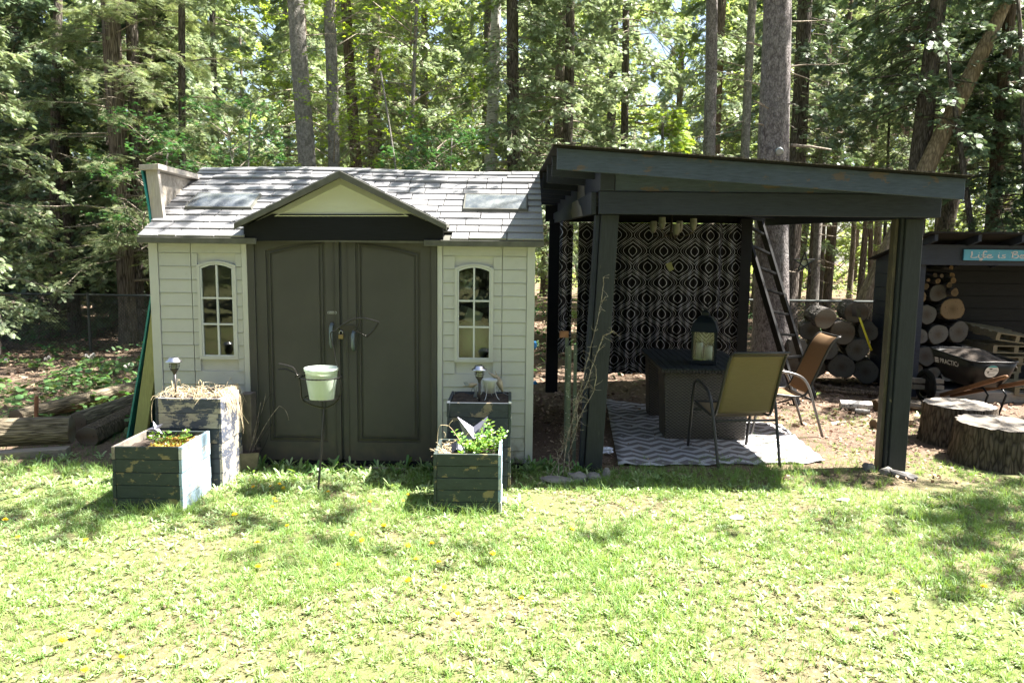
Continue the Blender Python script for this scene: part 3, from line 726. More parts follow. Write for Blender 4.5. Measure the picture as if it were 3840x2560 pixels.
def tri_ring(o_, i_, ya, yb, nm, mt):
    V = [(p[0], yb, p[1]) for p in o_]+[(p[0], ya, p[1]) for p in i_]; Fs = [(i, (i+1) % 3, 3+(i+1) % 3, 3+i) for i in range(3)]
    V += [(p[0], yb, p[1]) for p in i_]; Fs += [(3+i, 3+(i+1) % 3, 6+(i+1) % 3, 6+i) for i in range(3)]
    return wb(MB().add(V, Fs), nm, mt, shed, fix=True)
tri_ring([gp(965, 826, YS-0.05), gp(1276, 671, YS-0.05), gp(1600, 826, YS-0.05)], [gp(1040, 808, YS-0.07), gp(1276, 692, YS-0.07), gp(1520, 808, YS-0.07)], YS-0.068, YS-0.0505, 'gable_moulding', 'gable_cream')
# main roof
ye, yr = YS-0.08, YS+1.21; zeave, zridge = 1.845, 2.50; RX0, RX1 = -2.955, 0.245
sl = math.hypot(yr-ye, zridge-zeave); sdir = Vector((0, (yr-ye)/sl, (zridge-zeave)/sl)); snor = Vector((0, -sdir.z, sdir.y))
# under-deck, front and back slope
def slab(y0, z0, y1, z1, t, x0, x1):
    return MB().hexa([(x0, y0, z0-t), (x1, y0, z0-t), (x1, y1, z1-t), (x0, y1, z1-t), (x0, y0, z0), (x1, y0, z0), (x1, y1, z1), (x0, y1, z1)])
wb(slab(ye+0.02, zeave-0.008, yr, zridge-0.02, 0.02, RX0+0.01, RX1-0.01), 'roof_deck', 'roof_edge', shed)
wb(slab(yr+0.002, zridge-0.012, yr+1.26, 1.85, 0.025, RX0, RX1), 'back_slope', 'roof_edge', shed)
for (a, b) in ((RX0, -2.02), (-0.70, RX1)):
    wbox('eave', 'roof_edge', shed, a, b, ye-0.012, ye+0.02, zeave-0.052, zeave-0.004, bevel=0.004)
for x in (RX0+0.06, RX1-0.062):
    wb(MB().prism([(YS, ZE), (YS+2.42, ZE), (yr, zridge-0.05)], 'x', x, x+0.03), 'gable_wall', 'trim_cream', shed, fix=True)
nc = 11; ch = sl/nc
for c in range(nc):
    x = RX0; off = random.uniform(0.05, 0.2); first = True
    while x < RX1-0.01:
        wd = random.choice((0.14, 0.18, 0.24, 0.3, 0.34)); 
        if first: wd = off+0.1; first = False
        x1 = min(RX1, x+wd)
        if RX1-x1 < 0.06: x1 = RX1
        s0_, s1_ = c*ch, (c+1)*ch+0.01
        gap = 0.012 if c == nc-2 else 0.0
        lift = 0.011+random.uniform(0, 0.006)+gap; sag = 0.014*math.sin((x+2.9)*2.0)
        xs0, xs1 = x+0.004, x1-0.004
        o0 = Vector((0, ye, zeave)); P = lambda xx, s_, h_: Vector((xx, 0, 0))+o0+sdir*s_+snor*(h_)+Vector((0, 0, sag*s_/sl))
        pts = [P(xs0, s0_, 0.0), P(xs1, s0_, 0.0), P(xs1, s1_, -0.004), P(xs0, s1_, -0.004), P(xs0, s0_, lift), P(xs1, s0_, lift), P(xs1, s1_, 0.002), P(xs0, s1_, 0.002)]
        # leave out tiles hidden under the gable roof
        zc = (pts[0].z+pts[2].z)/2; xc = (x+x1)/2
        hw = (ap[1]-zc)/(ap[1]-la[1])*(ap[0]-la[0]) if zc < ap[1] else 0
        if not (abs(xc-ap[0]) < hw-0.12): wb(MB().hexa(pts), 'shingle', 'roof_shingle', shed)
        x = x1
    # ridge caps
for k in range(12):
    x0 = RX0+k*(RX1-RX0)/12; x1 = x0+(RX1-RX0)/12-0.003; sg = 0.014*math.sin((x0+2.9)*2.0)
    wb(MB().hexa([(x0, yr-0.07, zridge-0.022+sg), (x1, yr-0.07, zridge-0.022+sg), (x1, yr+0.02, zridge+0.012+sg), (x0, yr+0.02, zridge+0.012+sg),
                  (x0, yr-0.07, zridge-0.010+sg), (x1, yr-0.07, zridge-0.010+sg), (x1, yr+0.02, zridge+0.022+sg), (x0, yr+0.02, zridge+0.022+sg)]), 'ridge_cap', 'roof_shingle', shed)
def skyl(u0, v0, u1, v1):
    # corners by x and slope position
    def on(u, v):
        d = ray(u, v); o0 = Vector((0, 0, EYE)); pl_ = Vector((0, ye, zeave))
        t = (pl_-o0).dot(snor)/d.dot(snor); q_ = o0+d*t; return q_.x, (q_-pl_).dot(sdir)
    xa, sa = on(u0, v1); xb, sb = on(u1, v0)
    if u0 < 1000: xb = on(u1, v1)[0]
    o0 = Vector((0, ye, zeave)); P = lambda xx, s_, h_: Vector((xx, 0, 0))+o0+sdir*s_+snor*h_
    fr = wb(MB().hexa([P(xa, sa, 0.01), P(xb, sa, 0.01), P(xb, sb, 0.01), P(xa, sb, 0.01), P(xa+0.01, sa+0.01, 0.03), P(xb-0.01, sa+0.01, 0.03), P(xb-0.01, sb-0.01, 0.03), P(xa+0.01, sb-0.01, 0.03)]), 'skylight', 'roof_edge', shed)
    e = 0.022; m_ = MB(); nx, ny = 12, 6; vs = []
    for j in range(ny+1):
        for i in range(nx+1):
            s_, t_ = i/nx, j/ny; hh = 0.031+0.022*(math.sin(s_*PI)*math.sin(t_*PI))**0.6
            vs.append(P(xa+e+(xb-xa-2*e)*s_, sa+e+(sb-sa-2*e)*t_, hh))
    fs = [(j*(nx+1)+i, j*(nx+1)+i+1, (j+1)*(nx+1)+i+1, (j+1)*(nx+1)+i) for j in range(ny) for i in range(nx)]
    wb(MB().add(vs, fs), 'pane', 'skylight_plastic', fr, smooth=True)
skyl(690, 735, 948, 789); skyl(1732, 740, 1980, 796)
# things kept inside, seen through the right window
def lump(name, mat, c, s_, seed, sub=3, amp=0.25, freq=2.0, flatb=True, **kw):
    bm = bmesh.new(); bmesh.ops.create_icosphere(bm, subdivisions=sub, radius=1)
    for v in bm.verts:
        n_ = noise.noise(v.co*freq+Vector((seed*3.1, 0, 0))); n2 = noise.noise(v.co*freq*2.7+Vector((0, seed*2.3, 0)))
        v.co *= 1+amp*n_+amp*0.4*n2
        v.co = Vector((v.co.x*s_[0], v.co.y*s_[1], v.co.z*s_[2]))
    me = bpy.data.meshes.new(name); bm.to_mesh(me); bm.free()
    return link(name, me, mat, None, kw.pop('smooth', True), 0, c, **kw)
tag(lump('pillow', 'gable_cream', (-0.33, YS+0.22, 1.02), (0.17, 0.08, 0.17), 3, amp=0.12), 'pale yellow cushion behind the lowest panes of the right shed window', 'cushion')
tag(wbox('box', 'muntin_white', None, -0.43, -0.28, YS+0.18, YS+0.34, 1.17, 1.28, bevel=0.004), 'white box stacked behind the middle panes of the right shed window', 'box')
bpy.data.objects['box'].rotation_euler = (0.1, 0.35, 0.5)
tag(lump('plastic_bag', 'bird_tin', (-0.38, YS+0.2, 1.50), (0.09, 0.07, 0.09), 8, amp=0.35, smooth=False), 'shiny grey plastic bag behind the upper right shed window', 'bag')
wbx = wbox('storage_shelf', 'interior_dark', None, -0.6, 0.1, YS+0.25, YS+0.6, 0.62, 0.66); tag(wbx, 'dark shelf inside the shed below the right window', 'shelf')
tag(lump('rag', 'handle_grey', (-0.25, YS+0.25, 1.36), (0.12, 0.08, 0.07), 11, amp=0.4), 'crumpled grey cloth behind the right shed window', 'cloth')
tag(wbox('backboard', 'interior_dark', None, -0.58, 0.12, YS+0.62, YS+0.64, 0.08, 1.8), 'dark sheet standing inside the shed', 'board')

# ================================================================== ramp leaning at the left of the shed
ramp = thing('leaning_ramp', 'old curved wooden ramp with teal skin standing against the left side of the shed', 'ramp', (-3.08, 6.6, 0))
ctrl = [W(u, v, 6.2) for (u, v) in ((473, 1660), (505, 1470), (540, 1270), (566, 1100), (577, 1010), (572, 900), (556, 780), (540, 690), (530, 640))]
cv = [(p.x, max(0.0, p.z)) for p in ctrl]
m_ = MB(); n = len(cv)
vs = []
for (y, o) in ((6.19, 0), (7.45, 0)):
    vs += [(x, y, z) for x, z in cv]+[(x+0.014, y, z) for x, z in cv]
fs = []
for i in range(n-1):
    fs += [(i, i+1, 2*n+i+1, 2*n+i), (n+i, 3*n+i, 3*n+i+1, n+i+1), (i, n+i, n+i+1, i+1), (2*n+i, 2*n+i+1, 3*n+i+1, 3*n+i)]
wb(m_.add(vs, fs), 'teal_skin', 'teal_sheet', ramp, fix=True)
def plank2(a, b, wd, y0, y1, mat, nm):
    a = Vector(a); b = Vector(b); d = (b-a); nn = Vector((d.z, 0, -d.x)).normalized()*wd
    wb(MB().hexa([(a.x, y0, a.z), (a.x+nn.x, y0, a.z+nn.z), (a.x+nn.x, y1, a.z+nn.z), (a.x, y1, a.z), (b.x, y0, b.z), (b.x+nn.x, y0, b.z+nn.z), (b.x+nn.x, y1, b.z+nn.z), (b.x, y1, b.z)]), nm, mat, ramp, fix=True, bevel=0.003)
A, B = W(488, 1655, 6.2), W(588, 1010, 6.2); A.z = 0; plank2(A, B, 0.105, 6.20, 6.245, 'treated_plank', 'lower_stud')
A, B = W(593, 1010, 6.2), W(545, 640, 6.2); A.z = 1.62; plank2(A, B, 0.098, 6.20, 6.245, 'weathered_stud', 'upper_stud')
tp = W(530, 640, 6.2); e_ = W(600, 622, 6.2)
wb(MB().hexa([(tp.x-0.005, 6.17, tp.z), (e_.x, 6.17, tp.z+0.01), (e_.x, 7.5, tp.z+0.0), (tp.x-0.005, 7.5, tp.z), (tp.x-0.005, 6.17, tp.z+0.042), (e_.x, 6.17, tp.z+0.055), (e_.x, 7.5, tp.z+0.045), (tp.x-0.005, 7.5, tp.z+0.042)]), 'cap_rail', 'weathered_stud', ramp, fix=True, bevel=0.003)
wb(MB().box(-2.945, -2.962, 6.25, 7.4, 1.7, tp.z-0.003), 'side_sheet', 'osb', ramp, fix=True)
wb(MB().box(-2.99, -2.95, 7.405, 7.45, 0.0, tp.z-0.003), 'back_stud', 'weathered_stud', ramp)
a_ = W(697, 708, 6.95); wb(MB().box(-2.944, -2.925, a_.y-0.06, a_.y+0.06, a_.z-0.05, a_.z+0.05), 'bracket', 'bird_tin', ramp)
# ================================================================== pergola
PG = thing('pergola', 'dark blue grey wooden pergola with sloping shingled roof beside the shed', 'pergola', (1.95, 7.6, 0))
def post(x0, x1, y0, y1, zt, lean=0.0, mat='post_paint', nm='post', **kw):
    return wb(MB().hexa([(x0, y0, -0.02), (x1, y0, -0.02), (x1, y1, -0.02), (x0, y1, -0.02), (x0+lean, y0, zt), (x1+lean, y0, zt), (x1+lean, y1, zt), (x0+lean, y1, zt)]), nm, mat, PG, bevel=0.005, **kw)
post(0.597, 0.735, 5.86, 6.00, 2.05, 0.085); post(0.555, 0.593, 5.90, 5.99, 2.05, 0.085, 'beam_paint', 'post_trim')
post(3.105, 3.245, 5.97, 6.11, 2.05, 0.0); post(3.045, 3.072, 6.02, 6.10, 2.05, 0.0, 'bare_stud', 'post_trim', label='bare brown board fixed to the left side of the post'); post(3.078, 3.102, 5.99, 6.09, 2.05, 0.0, 'post_paint', 'post_trim')
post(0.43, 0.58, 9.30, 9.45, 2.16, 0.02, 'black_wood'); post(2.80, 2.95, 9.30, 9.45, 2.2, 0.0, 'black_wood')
# lower and upper front boards
wbox('front_beam', 'beam_paint', PG, 0.655, 3.275, 5.80, 5.857, 2.052, 2.222, bevel=0.004)
wb(MB().prism([(0.775, 2.2255), (3.24, 2.2255), (3.24, 2.235), (0.775, 2.40)], 'y', 5.815, 5.853), 'front_board', 'fascia_paint', PG, fix=True, bevel=0.003)
# side beams (left: two boards with a bare patch; right)
for (x0, x1) in ((0.60, 0.64), (3.25, 3.29)):
    wb(MB().hexa([(x0, 5.862, 2.052), (x1, 5.862, 2.052), (x1-0.1, 9.46, 2.12), (x0-0.1, 9.46, 2.12), (x0, 5.862, 2.222), (x1, 5.862, 2.222), (x1-0.1, 9.46, 2.24), (x0-0.1, 9.46, 2.24)]), 'side_beam', 'beam_paint', PG, bevel=0.003)
wb(MB().hexa([(0.66, 5.80, 2.226), (0.77, 5.80, 2.226), (0.62, 9.46, 2.244), (0.55, 9.46, 2.244), (0.66, 5.80, 2.395), (0.77, 5.80, 2.39), (0.62, 9.46, 2.42), (0.55, 9.46, 2.42)]), 'upper_side_beam', 'beam_paint', PG, bevel=0.003)
pa = MB(); 
def onleft(u, v): 
    # the plane of the left side beam, x about 0.645
    d = ray(u, v); x = 0.595; y = x/d.x if abs(d.x) > 1e-6 else 6; return y, EYE+d.z*y
bp = MB(); b0, b1 = 6.55, 7.35
wb(MB().add([(0.60-0.0278*(y-5.862)-0.0035, y, z) for (y, z) in ((6.35, 2.063), (7.2, 2.08), (7.3, 2.15), (7.22, 2.228), (6.75, 2.222), (6.62, 2.17), (6.5, 2.15))], [tuple(range(7))]), 'bare_patch', 'grey_plank', PG)
wb(MB().add([(0.657-0.0278*(y-5.8)-0.002, y, z) for (y, z) in ((6.7, 2.235), (7.3, 2.24), (7.28, 2.40), (6.8, 2.39))], [(0, 1, 2, 3)]), 'bare_patch', 'grey_plank', PG)
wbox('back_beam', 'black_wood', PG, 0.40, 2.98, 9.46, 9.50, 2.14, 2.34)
# rafters and roof, falling to the right
ra_ = W(2090, 553, 5.62); rb_ = W(3622, 668, 5.62)
sx = (rb_.z-ra_.z)/(rb_.x-ra_.x)
def rz(x): return ra_.z+(x-ra_.x)*sx
ys_r = [5.62, 6.12, 6.72, 7.32, 7.92, 8.52, 9.12, 9.62]
for k, y in enumerate(ys_r):
    x0, x1 = ra_.x-(0.0 if k == 0 else 0.012*k), rb_.x
    h_ = 0.157
    wb(MB().prism([(x0, rz(x0)-h_), (x1, rz(x1)-h_), (x1, rz(x1)-0.003), (x0, rz(x0)-0.003)], 'y', y, y+0.038), 'fascia' if k == 0 else 'rafter', 'fascia_paint' if k == 0 else 'beam_paint', PG, fix=True, bevel=0.003)
dk = MB(); x0, x1 = ra_.x-0.03, rb_.x+0.02
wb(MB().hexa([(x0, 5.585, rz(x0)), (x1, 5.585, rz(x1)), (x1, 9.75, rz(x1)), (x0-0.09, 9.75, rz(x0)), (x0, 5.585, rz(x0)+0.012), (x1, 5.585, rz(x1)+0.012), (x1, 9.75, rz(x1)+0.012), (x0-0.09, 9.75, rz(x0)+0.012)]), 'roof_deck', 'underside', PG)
# shingles: rows run back, overlapping downhill to the right
k = 0; x = x0-0.01
while x < x1-0.05:
    y = 5.57+random.uniform(-0.006, 0.006)
    while y < 9.76:
        wd = 0.92; xa, xb = x, min(x+0.17, x1+0.015); lf = 0.016+random.uniform(0, 0.006)
        wb(MB().hexa([(xa, y, rz(xa)+0.0125), (xb, y, rz(xb)+0.0125), (xb, y+wd, rz(xb)+0.0125), (xa, y+wd, rz(xa)+0.0125), (xa, y, rz(xa)+0.015), (xb, y, rz(xb)+lf+0.006), (xb, y+wd, rz(xb)+lf+0.006), (xa, y+wd, rz(xa)+0.015)]), 'roof_tab', 'bark_dark', PG)
        y += wd+0.004
    x += 0.155
# curtains
def cloth(name, label, pts, z0, z1, uoff, cat='curtain', nz=14, group=None):
    """pts: plan polyline with parameter; hangs from z1 to z0"""
    n = len(pts); V, UV = [], []; L = 0; par = [0]
    for i in range(1, n): L += (Vector(pts[i])-Vector(pts[i-1])).length; par.append(L)
    for j in range(nz+1):
        t = j/nz; z = z1+(z0-z1)*t
        for i in range(n):
            wv = 0.018*math.sin(i*0.9+t*1.3)*t
            V.append((pts[i][0], pts[i][1]+wv, z+0.012*math.sin(i*0.35)*t)); UV.append(((par[i]+uoff)/0.385, (z-1.98)/0.385))
    Fs = [(j*n+i, (j+1)*n+i, (j+1)*n+i+1, j*n+i+1) for j in range(nz) for i in range(n-1)]
    m_ = MB().add(V, Fs); me = m_.mesh(name); uv = me.uv_layers.new(name='UVMap')
    for lp in me.loops: uv.data[lp.index].uv = UV[lp.vertex_index]
    o = link(name, me, 'curtain_cloth', None, True); return tag(o, label, cat, group)
def wav(x0, y0, x1, y1, n, amp, fr, ph=0):
    out = []
    for i in range(n+1):
        t = i/n; s_ = amp*math.sin(t*fr*2*PI+ph)+amp*0.5*math.sin(t*fr*5.1+ph*2)
        dx, dy = x1-x0, y1-y0; l = math.hypot(dx, dy); out.append((x0+dx*t-dy/l*s_, y0+dy*t+dx/l*s_))
    return out
ct = cloth('curtain', 'black back curtain with silver ogee pattern hanging behind the table', [(x_, y_+0.022*max(0, min(1, (x_-2.2)/0.25))*math.sin(x_*42)) for x_, y_ in wav(0.80, 9.21, 2.78, 9.21, 150, 0.013, 5.5, 0.6)], 0.27, 2.125, -0.10)
cl = cloth('curtain', 'narrow bunched black curtain tied beside the back left pergola post', wav(0.60, 9.0, 0.72, 9.2, 30, 0.03, 3, 1.0), 0.55, 2.1, 0.1)
cs = cloth('curtain', 'dull grey patterned curtain hanging along the left side of the pergola', wav(0.56, 8.35, 0.60, 8.95, 30, 0.03, 3.5, 0.2), 0.62, 2.1, 0.33)
p_ = [W(u, v, 9.14) for (u, v) in ((2495, 990), (2517, 982), (2521, 997), (2528, 1009), (2511, 1018), (2502, 1006))]
tag(wb(MB().prism([(p.x, p.z) for p in p_], 'y', 9.13, 9.133), 'paper_note', 'note_paper', None, fix=True), 'small yellow green paper scrap pinned to the black curtain', 'note')
# chandelier
c0 = W(2520, 800, 7.5); c0.z = 2.0
chn = thing('chandelier', 'small brass chandelier with pale glass shades under the pergola roof', 'chandelier', (c0.x, 7.5, 2.0))
MB().tube([(0, 0, 0.38), (0, 0, -0.02), (0.0, 0, -0.09)], [0.008, 0.012, 0.02], 8).build('stem', 'chandelier_metal', chn, True)
for (u, v, y) in ((2450, 852, 7.62), (2483, 838, 7.4), (2548, 852, 7.66), (2600, 843, 7.38), (2536, 862, 7.3)):
    q_ = W(u, v, y); lc = q_-Vector((c0.x, 7.5, 2.0)); 
    prof = [(0.004, -0.055), (0.018, -0.055), (0.03, -0.03), (0.036, 0.01), (0.032, 0.05), (0.034, 0.06)]
    s_ = MB().lathe(prof, 14).xf(Matrix.Translation(lc)).build('glass_shade', 'shade_glass', chn, True)
    MB().tube([(0, 0, -0.03), lc*0.5+Vector((0, 0, -0.10)), lc+Vector((0, 0, -0.075)), lc+Vector((0, 0, -0.052))], 0.006, 6).build('arm', 'chandelier_metal', chn, True)
# rug
rg = [G(2270, 1500), G(2318, 1752), G(3095, 1738), G(2925, 1600)]
nx, ny = 24, 24; vs = []
rc = Vector((1.8, 7.2, 0)); 
for j in range(ny+1):
    for i in range(nx+1):
        p = rg[1].lerp(rg[2], i/nx).lerp(rg[0].lerp(rg[3], i/nx), j/ny)
        e = 0.012*(noise.noise(Vector((p.x*3, p.y*3, 1)))+0.5)
        ed = 0.022*math.sin(i*1.1)+0.012*math.sin(i*2.3) if j == 0 else 0; e += 0.02*max(0, 1-min(i, nx-i)/2.5)*abs(math.sin(j*0.8+i))
        vs.append((p.x, p.y+ed, 0.014+max(0, e)))
me = MB().add(vs, [(j*(nx+1)+i, j*(nx+1)+i+1, (j+1)*(nx+1)+i+1, (j+1)*(nx+1)+i) for j in range(ny) for i in range(nx)])
ro = wb(me, 'rug', 'rug_weave', None, smooth=True); tag(ro, 'grey and white zigzag outdoor rug under the wicker table', 'rug')
so = ro.modifiers.new('thick', 'SOLIDIFY'); so.thickness = 0.006
# table
tb = thing('patio_table', 'dark brown wicker table with slatted top under the pergola', 'table', (1.85, 7.55, 0), R(-2))
wt = MB()
def ped(y0, y1):
    h_ = 0.655; t = 0.02
    MB().hexa([(-0.37, y0, 0), (0.38, y0, 0), (0.38, y1, 0), (-0.37, y1, 0), (-0.40, y0-0.01, h_), (0.40, y0-0.01, h_), (0.40, y1, h_), (-0.40, y1, h_)]).build('wicker_leg', 'wicker', tb, bevel=0.01)
ped(-0.66, -0.30); ped(0.36, 0.62)
MB().box(-0.41, 0.41, -0.68, 0.64, 0.657, 0.664).build('top_base', 'black_plastic', tb)
ns = 13
for i in range(ns):
    x0 = -0.44+0.88*i/ns
    MB().box(x0+0.003, x0+0.88/ns-0.004, -0.74, 0.70, 0.690, 0.704).build('slat', 'slat_grey', tb, bevel=0.002)
    
for i in range(30):
    x0 = -0.435+0.87*i/30; MB().box(x0, x0+0.018, -0.735, -0.715, 0.665, 0.6895).build('edge_strip', 'wicker', tb)
MB().box(-0.435, 0.435, -0.7145, 0.69, 0.665, 0.6895).build('rim', 'wicker', tb)
# lantern with candles
lp = G(2640, 1362, 0.706); LZ = 0.706
ln = thing('lantern', 'tall dark metal lantern with glass sides standing on the wicker table', 'lantern', (lp.x, lp.y+0.02, LZ), R(-18))
MB().box(-0.125, 0.125, -0.125, 0.125, 0, 0.035).build('base', 'lantern_metal', ln, bevel=0.005)
for sx_ in (-1, 1):
    for sy_ in (-1, 1): MB().box(sx_*0.105-0.009, sx_*0.105+0.009, sy_*0.105-0.009, sy_*0.105+0.009, 0.036, 0.31).build('corner_post', 'lantern_metal', ln)
for k in range(4):
    MB().box(-0.095, 0.095, -0.104, -0.1025, 0.037, 0.309).xf(Matrix.Rotation(k*PI/2, 4, 'Z')).build('glass_pane', 'lantern_glass', ln)
rp = [(0.185, 0.31), (0.175, 0.335), (0.145, 0.40), (0.09, 0.45), (0.05, 0.462), (0.05, 0.50), (0.03, 0.51), (0.0, 0.512)]
MB().lathe(rp, 4).xf(Matrix.Rotation(PI/4, 4, 'Z')).cap_ring([0, 1, 2, 3], True).build('roof', 'lantern_metal', ln, bevel=0.004)
ring = [(0.028*math.cos(a), 0, 0.545+0.03*math.sin(a)) for a in [2*PI*i/14 for i in range(15)]]
MB().tube(ring, 0.004, 6).build('hanging_ring', 'lantern_metal', ln, True)
for i, (dx, dy, h_, r_) in enumerate(((-0.045, 0.02, 0.16, 0.034), (0.040, -0.02, 0.135, 0.040))):
    mt = Matrix.Rotation(R(-18), 4, 'Z') @ Vector((dx, dy, 0)); 
    cd = MB().lathe([(0, 0.0), (r_, 0.0), (r_, h_-0.004), (r_-0.004, h_), (0.006, h_-0.006), (0, h_-0.006)], 20).build('candle', 'candle_wax', None, True); cd.location = (lp.x+mt.x, lp.y+0.02+mt.y, LZ+0.036)
    tag(cd, ('taller narrow white candle on the left inside the dark lantern', 'shorter thicker white candle on the right inside the dark lantern')[i], 'candle')
    w_ = MB().tube([(0, 0, h_-0.006), (0.001, 0, h_+0.008)], 0.0012, 5).build('wick', 'black_plastic', cd)
# patio chairs
def chair(name, label, loc, rz, sl_mat, fr_mat, arm_mat):
    t = thing(name, label, 'chair', loc, rz, 'sling patio chairs at the wicker table')
    def smooth_path(P, k=4):
        P = [Vector(p) for p in P]; out = []
        for i in range(len(P)-1):
            p0, p1, p2, p3 = P[max(i-1, 0)], P[i], P[i+1], P[min(i+2, len(P)-1)]
            for j in range(k):
                u = j/k; out.append(0.5*((2*p1)+(-p0+p2)*u+(2*p0-5*p1+4*p2-p3)*u*u+(-p0+3*p1-3*p2+p3)*u**3))
        out.append(P[-1]); return out
    for s in (-1, 1):
        P = smooth_path([(s*0.275, 0.40, 0), (s*0.278, 0.345, 0.30), (s*0.28, 0.30, 0.56), (s*0.28, 0.25, 0.632), (s*0.28, 0.15, 0.645), (s*0.28, -0.04, 0.60), (s*0.278, -0.13, 0.50), (s*0.272, -0.20, 0.30), (s*0.265, -0.30, 0.0)])
        MB().tube(P, 0.0135, 8).build('side_frame', arm_mat, t, True)
    zf = smooth_path([(0.243, 0.33, 0.435), (0.243, 0.10, 0.405), (0.243, -0.06, 0.392), (0.243, -0.13, 0.43), (0.238, -0.21, 0.60), (0.232, -0.32, 0.86), (0.228, -0.385, 0.955), (0.224, -0.43, 0.975)])
    for s in (-1, 1): MB().tube([(p.x*s, p.y, p.z) for p in zf], 0.012, 8).build('seat_frame', fr_mat, t, True)
    for (a, b) in (((-0.243, 0.33, 0.435), (0.243, 0.33, 0.435)), ((-0.27, -0.165, 0.37), (0.27, -0.165, 0.37)), ((-0.274, 0.355, 0.36), (0.274, 0.355, 0.36)), ((-0.224, -0.43, 0.975), (0.224, -0.43, 0.975))):
        MB().tube([a, b], 0.011, 8).build('crossbar', fr_mat, t, True)
    def sheet(path, nm):
        V = []; nn = len(path); k = 10
        for p in path:
            for i in range(k+1):
                s = -1+2*i/k; sg = 0.014*(1-s*s); V.append((p.x*s*0.985, p.y+sg*0.4, p.z-sg*0.6))
        Fs = [(j*(k+1)+i, j*(k+1)+i+1, (j+1)*(k+1)+i+1, (j+1)*(k+1)+i) for j in range(nn-1) for i in range(k)]
        o = MB().add(V, Fs).build(nm, sl_mat, t, True); so = o.modifiers.new('t', 'SOLIDIFY'); so.thickness = 0.0015; return o
    i_s = min(range(len(zf)), key=lambda i: (zf[i]-Vector((0.243, -0.10, 0.40))).length)
    sheet(zf[:i_s+1], 'seat'); sheet(zf[i_s+2:], 'backrest')
    MB().box(-0.222, 0.222, -0.006, 0.006, -0.004, 0.004).xf(Matrix.Translation((0, -0.398, 0.945))).build('top_hem', fr_mat, t)
    return t
def place(b1, b2):  # from the two rear feet
    c = (Vector(b1)+Vector(b2))/2; d = Vector(b2)-Vector(b1); an = math.atan2(d.y, d.x); return c, an
c, an = place((1.70, 5.96, 0), (2.235, 6.02, 0)); fwd = Vector((-math.sin(an), math.cos(an), 0))
chair('patio_chair', 'nearest patio chair with olive yellow sling and dark frame, back to the lawn', c+fwd*0.30+Vector((0, 0, 0.008)), an, 'sling_yellow', 'chair_metal', 'chair_metal')
c, an = place((3.035, 7.14, 0), (3.04, 7.62, 0)); fwd = Vector((-math.sin(an), math.cos(an), 0))
chair('patio_chair', 'farther patio chair seen side on with orange tan sling and shiny frame', c+fwd*0.30, an, 'sling_tan', 'chair_metal', 'chair_metal_light')
# ladder leaning towards the spruce
lt = thing('ladder', 'black wooden ladder leaning back against the big tree trunk', 'ladder', (3.6, 8.9, 0))
A0, A1 = G(2990, 1520), G(3052, 1485); A1.y = A0.y+0.42; A1 = Vector((A1.y*ray(3052, 1485).x/ray(3052, 1485).y, A1.y, 0))
B0, B1 = W(2765, 760, 9.75), W(2845, 810, 9.95)
for (a, b) in ((A0, B0), (A1, B1)): wb(MB().beam(a, b, 0.035, 0.10, (0.3, -1, 0)), 'rail', 'ladder_paint', lt, bevel=0.003)
nr = 9
for k in range(1, nr):
    t = k/nr; wb(MB().beam(A0.lerp(B0, t), A1.lerp(B1, t), 0.055, 0.03, (0, 0, 1)), 'rung', 'ladder_paint', lt, bevel=0.004)
# star ornament of sticks and glass
def star_pts(c, ro, ri, rot=0.0):
    return [(c[0]+(ro if i % 2 == 0 else ri)*math.sin(rot+i*PI/5), c[1]+(ro if i % 2 == 0 else ri)*math.cos(rot+i*PI/5)) for i in range(10)]
sc_ = W(3016, 985, 9.4)
st = thing('star_ornament', 'dark wire star with pale glass hanging in front of the trees', 'ornament', (sc_.x, 9.4, sc_.z))
pts = [(0.137*math.sin(i*2*PI/5), 0.137*math.cos(i*2*PI/5)) for i in range(5)]
for i in range(5):
    a, b = pts[i], pts[(i+2) % 5]; MB().tube([(a[0], -0.004*(i % 2), a[1]), (b[0], -0.004*(i % 2), b[1])], 0.0075, 6).build('star_bar', 'black_plastic', st)
MB().prism(star_pts((0, 0), 0.125, 0.048), 'y', 0.008, 0.011).build('star_glass', 'lamp_glass', st, fix=True)
MB().tube([(0, 0, 0.137), (0.03, 0, 0.9)], 0.0012, 4).build('cord', 'dark_steel', st)
# spotlight on the trunk
sp_ = W(2925, 560, 9.98)
fl = thing('flood_light', 'small white flood light fixed high on the big grey trunk', 'light', tuple(sp_), 0)
MB().lathe([(0.0, 0.0), (0.03, 0.0), (0.035, 0.04), (0.05, 0.09), (0.05, 0.11), (0.03, 0.112), (0, 0.112)], 14).xf(Matrix.Rotation(R(115), 4, 'X') @ Matrix.Rotation(R(-20), 4, 'Y')).build('lamp_head', 'bird_tin', fl, True)
MB().box(-0.02, 0.02, 0.0, 0.16, -0.02, 0.02).build('mount', 'handle_grey', fl)
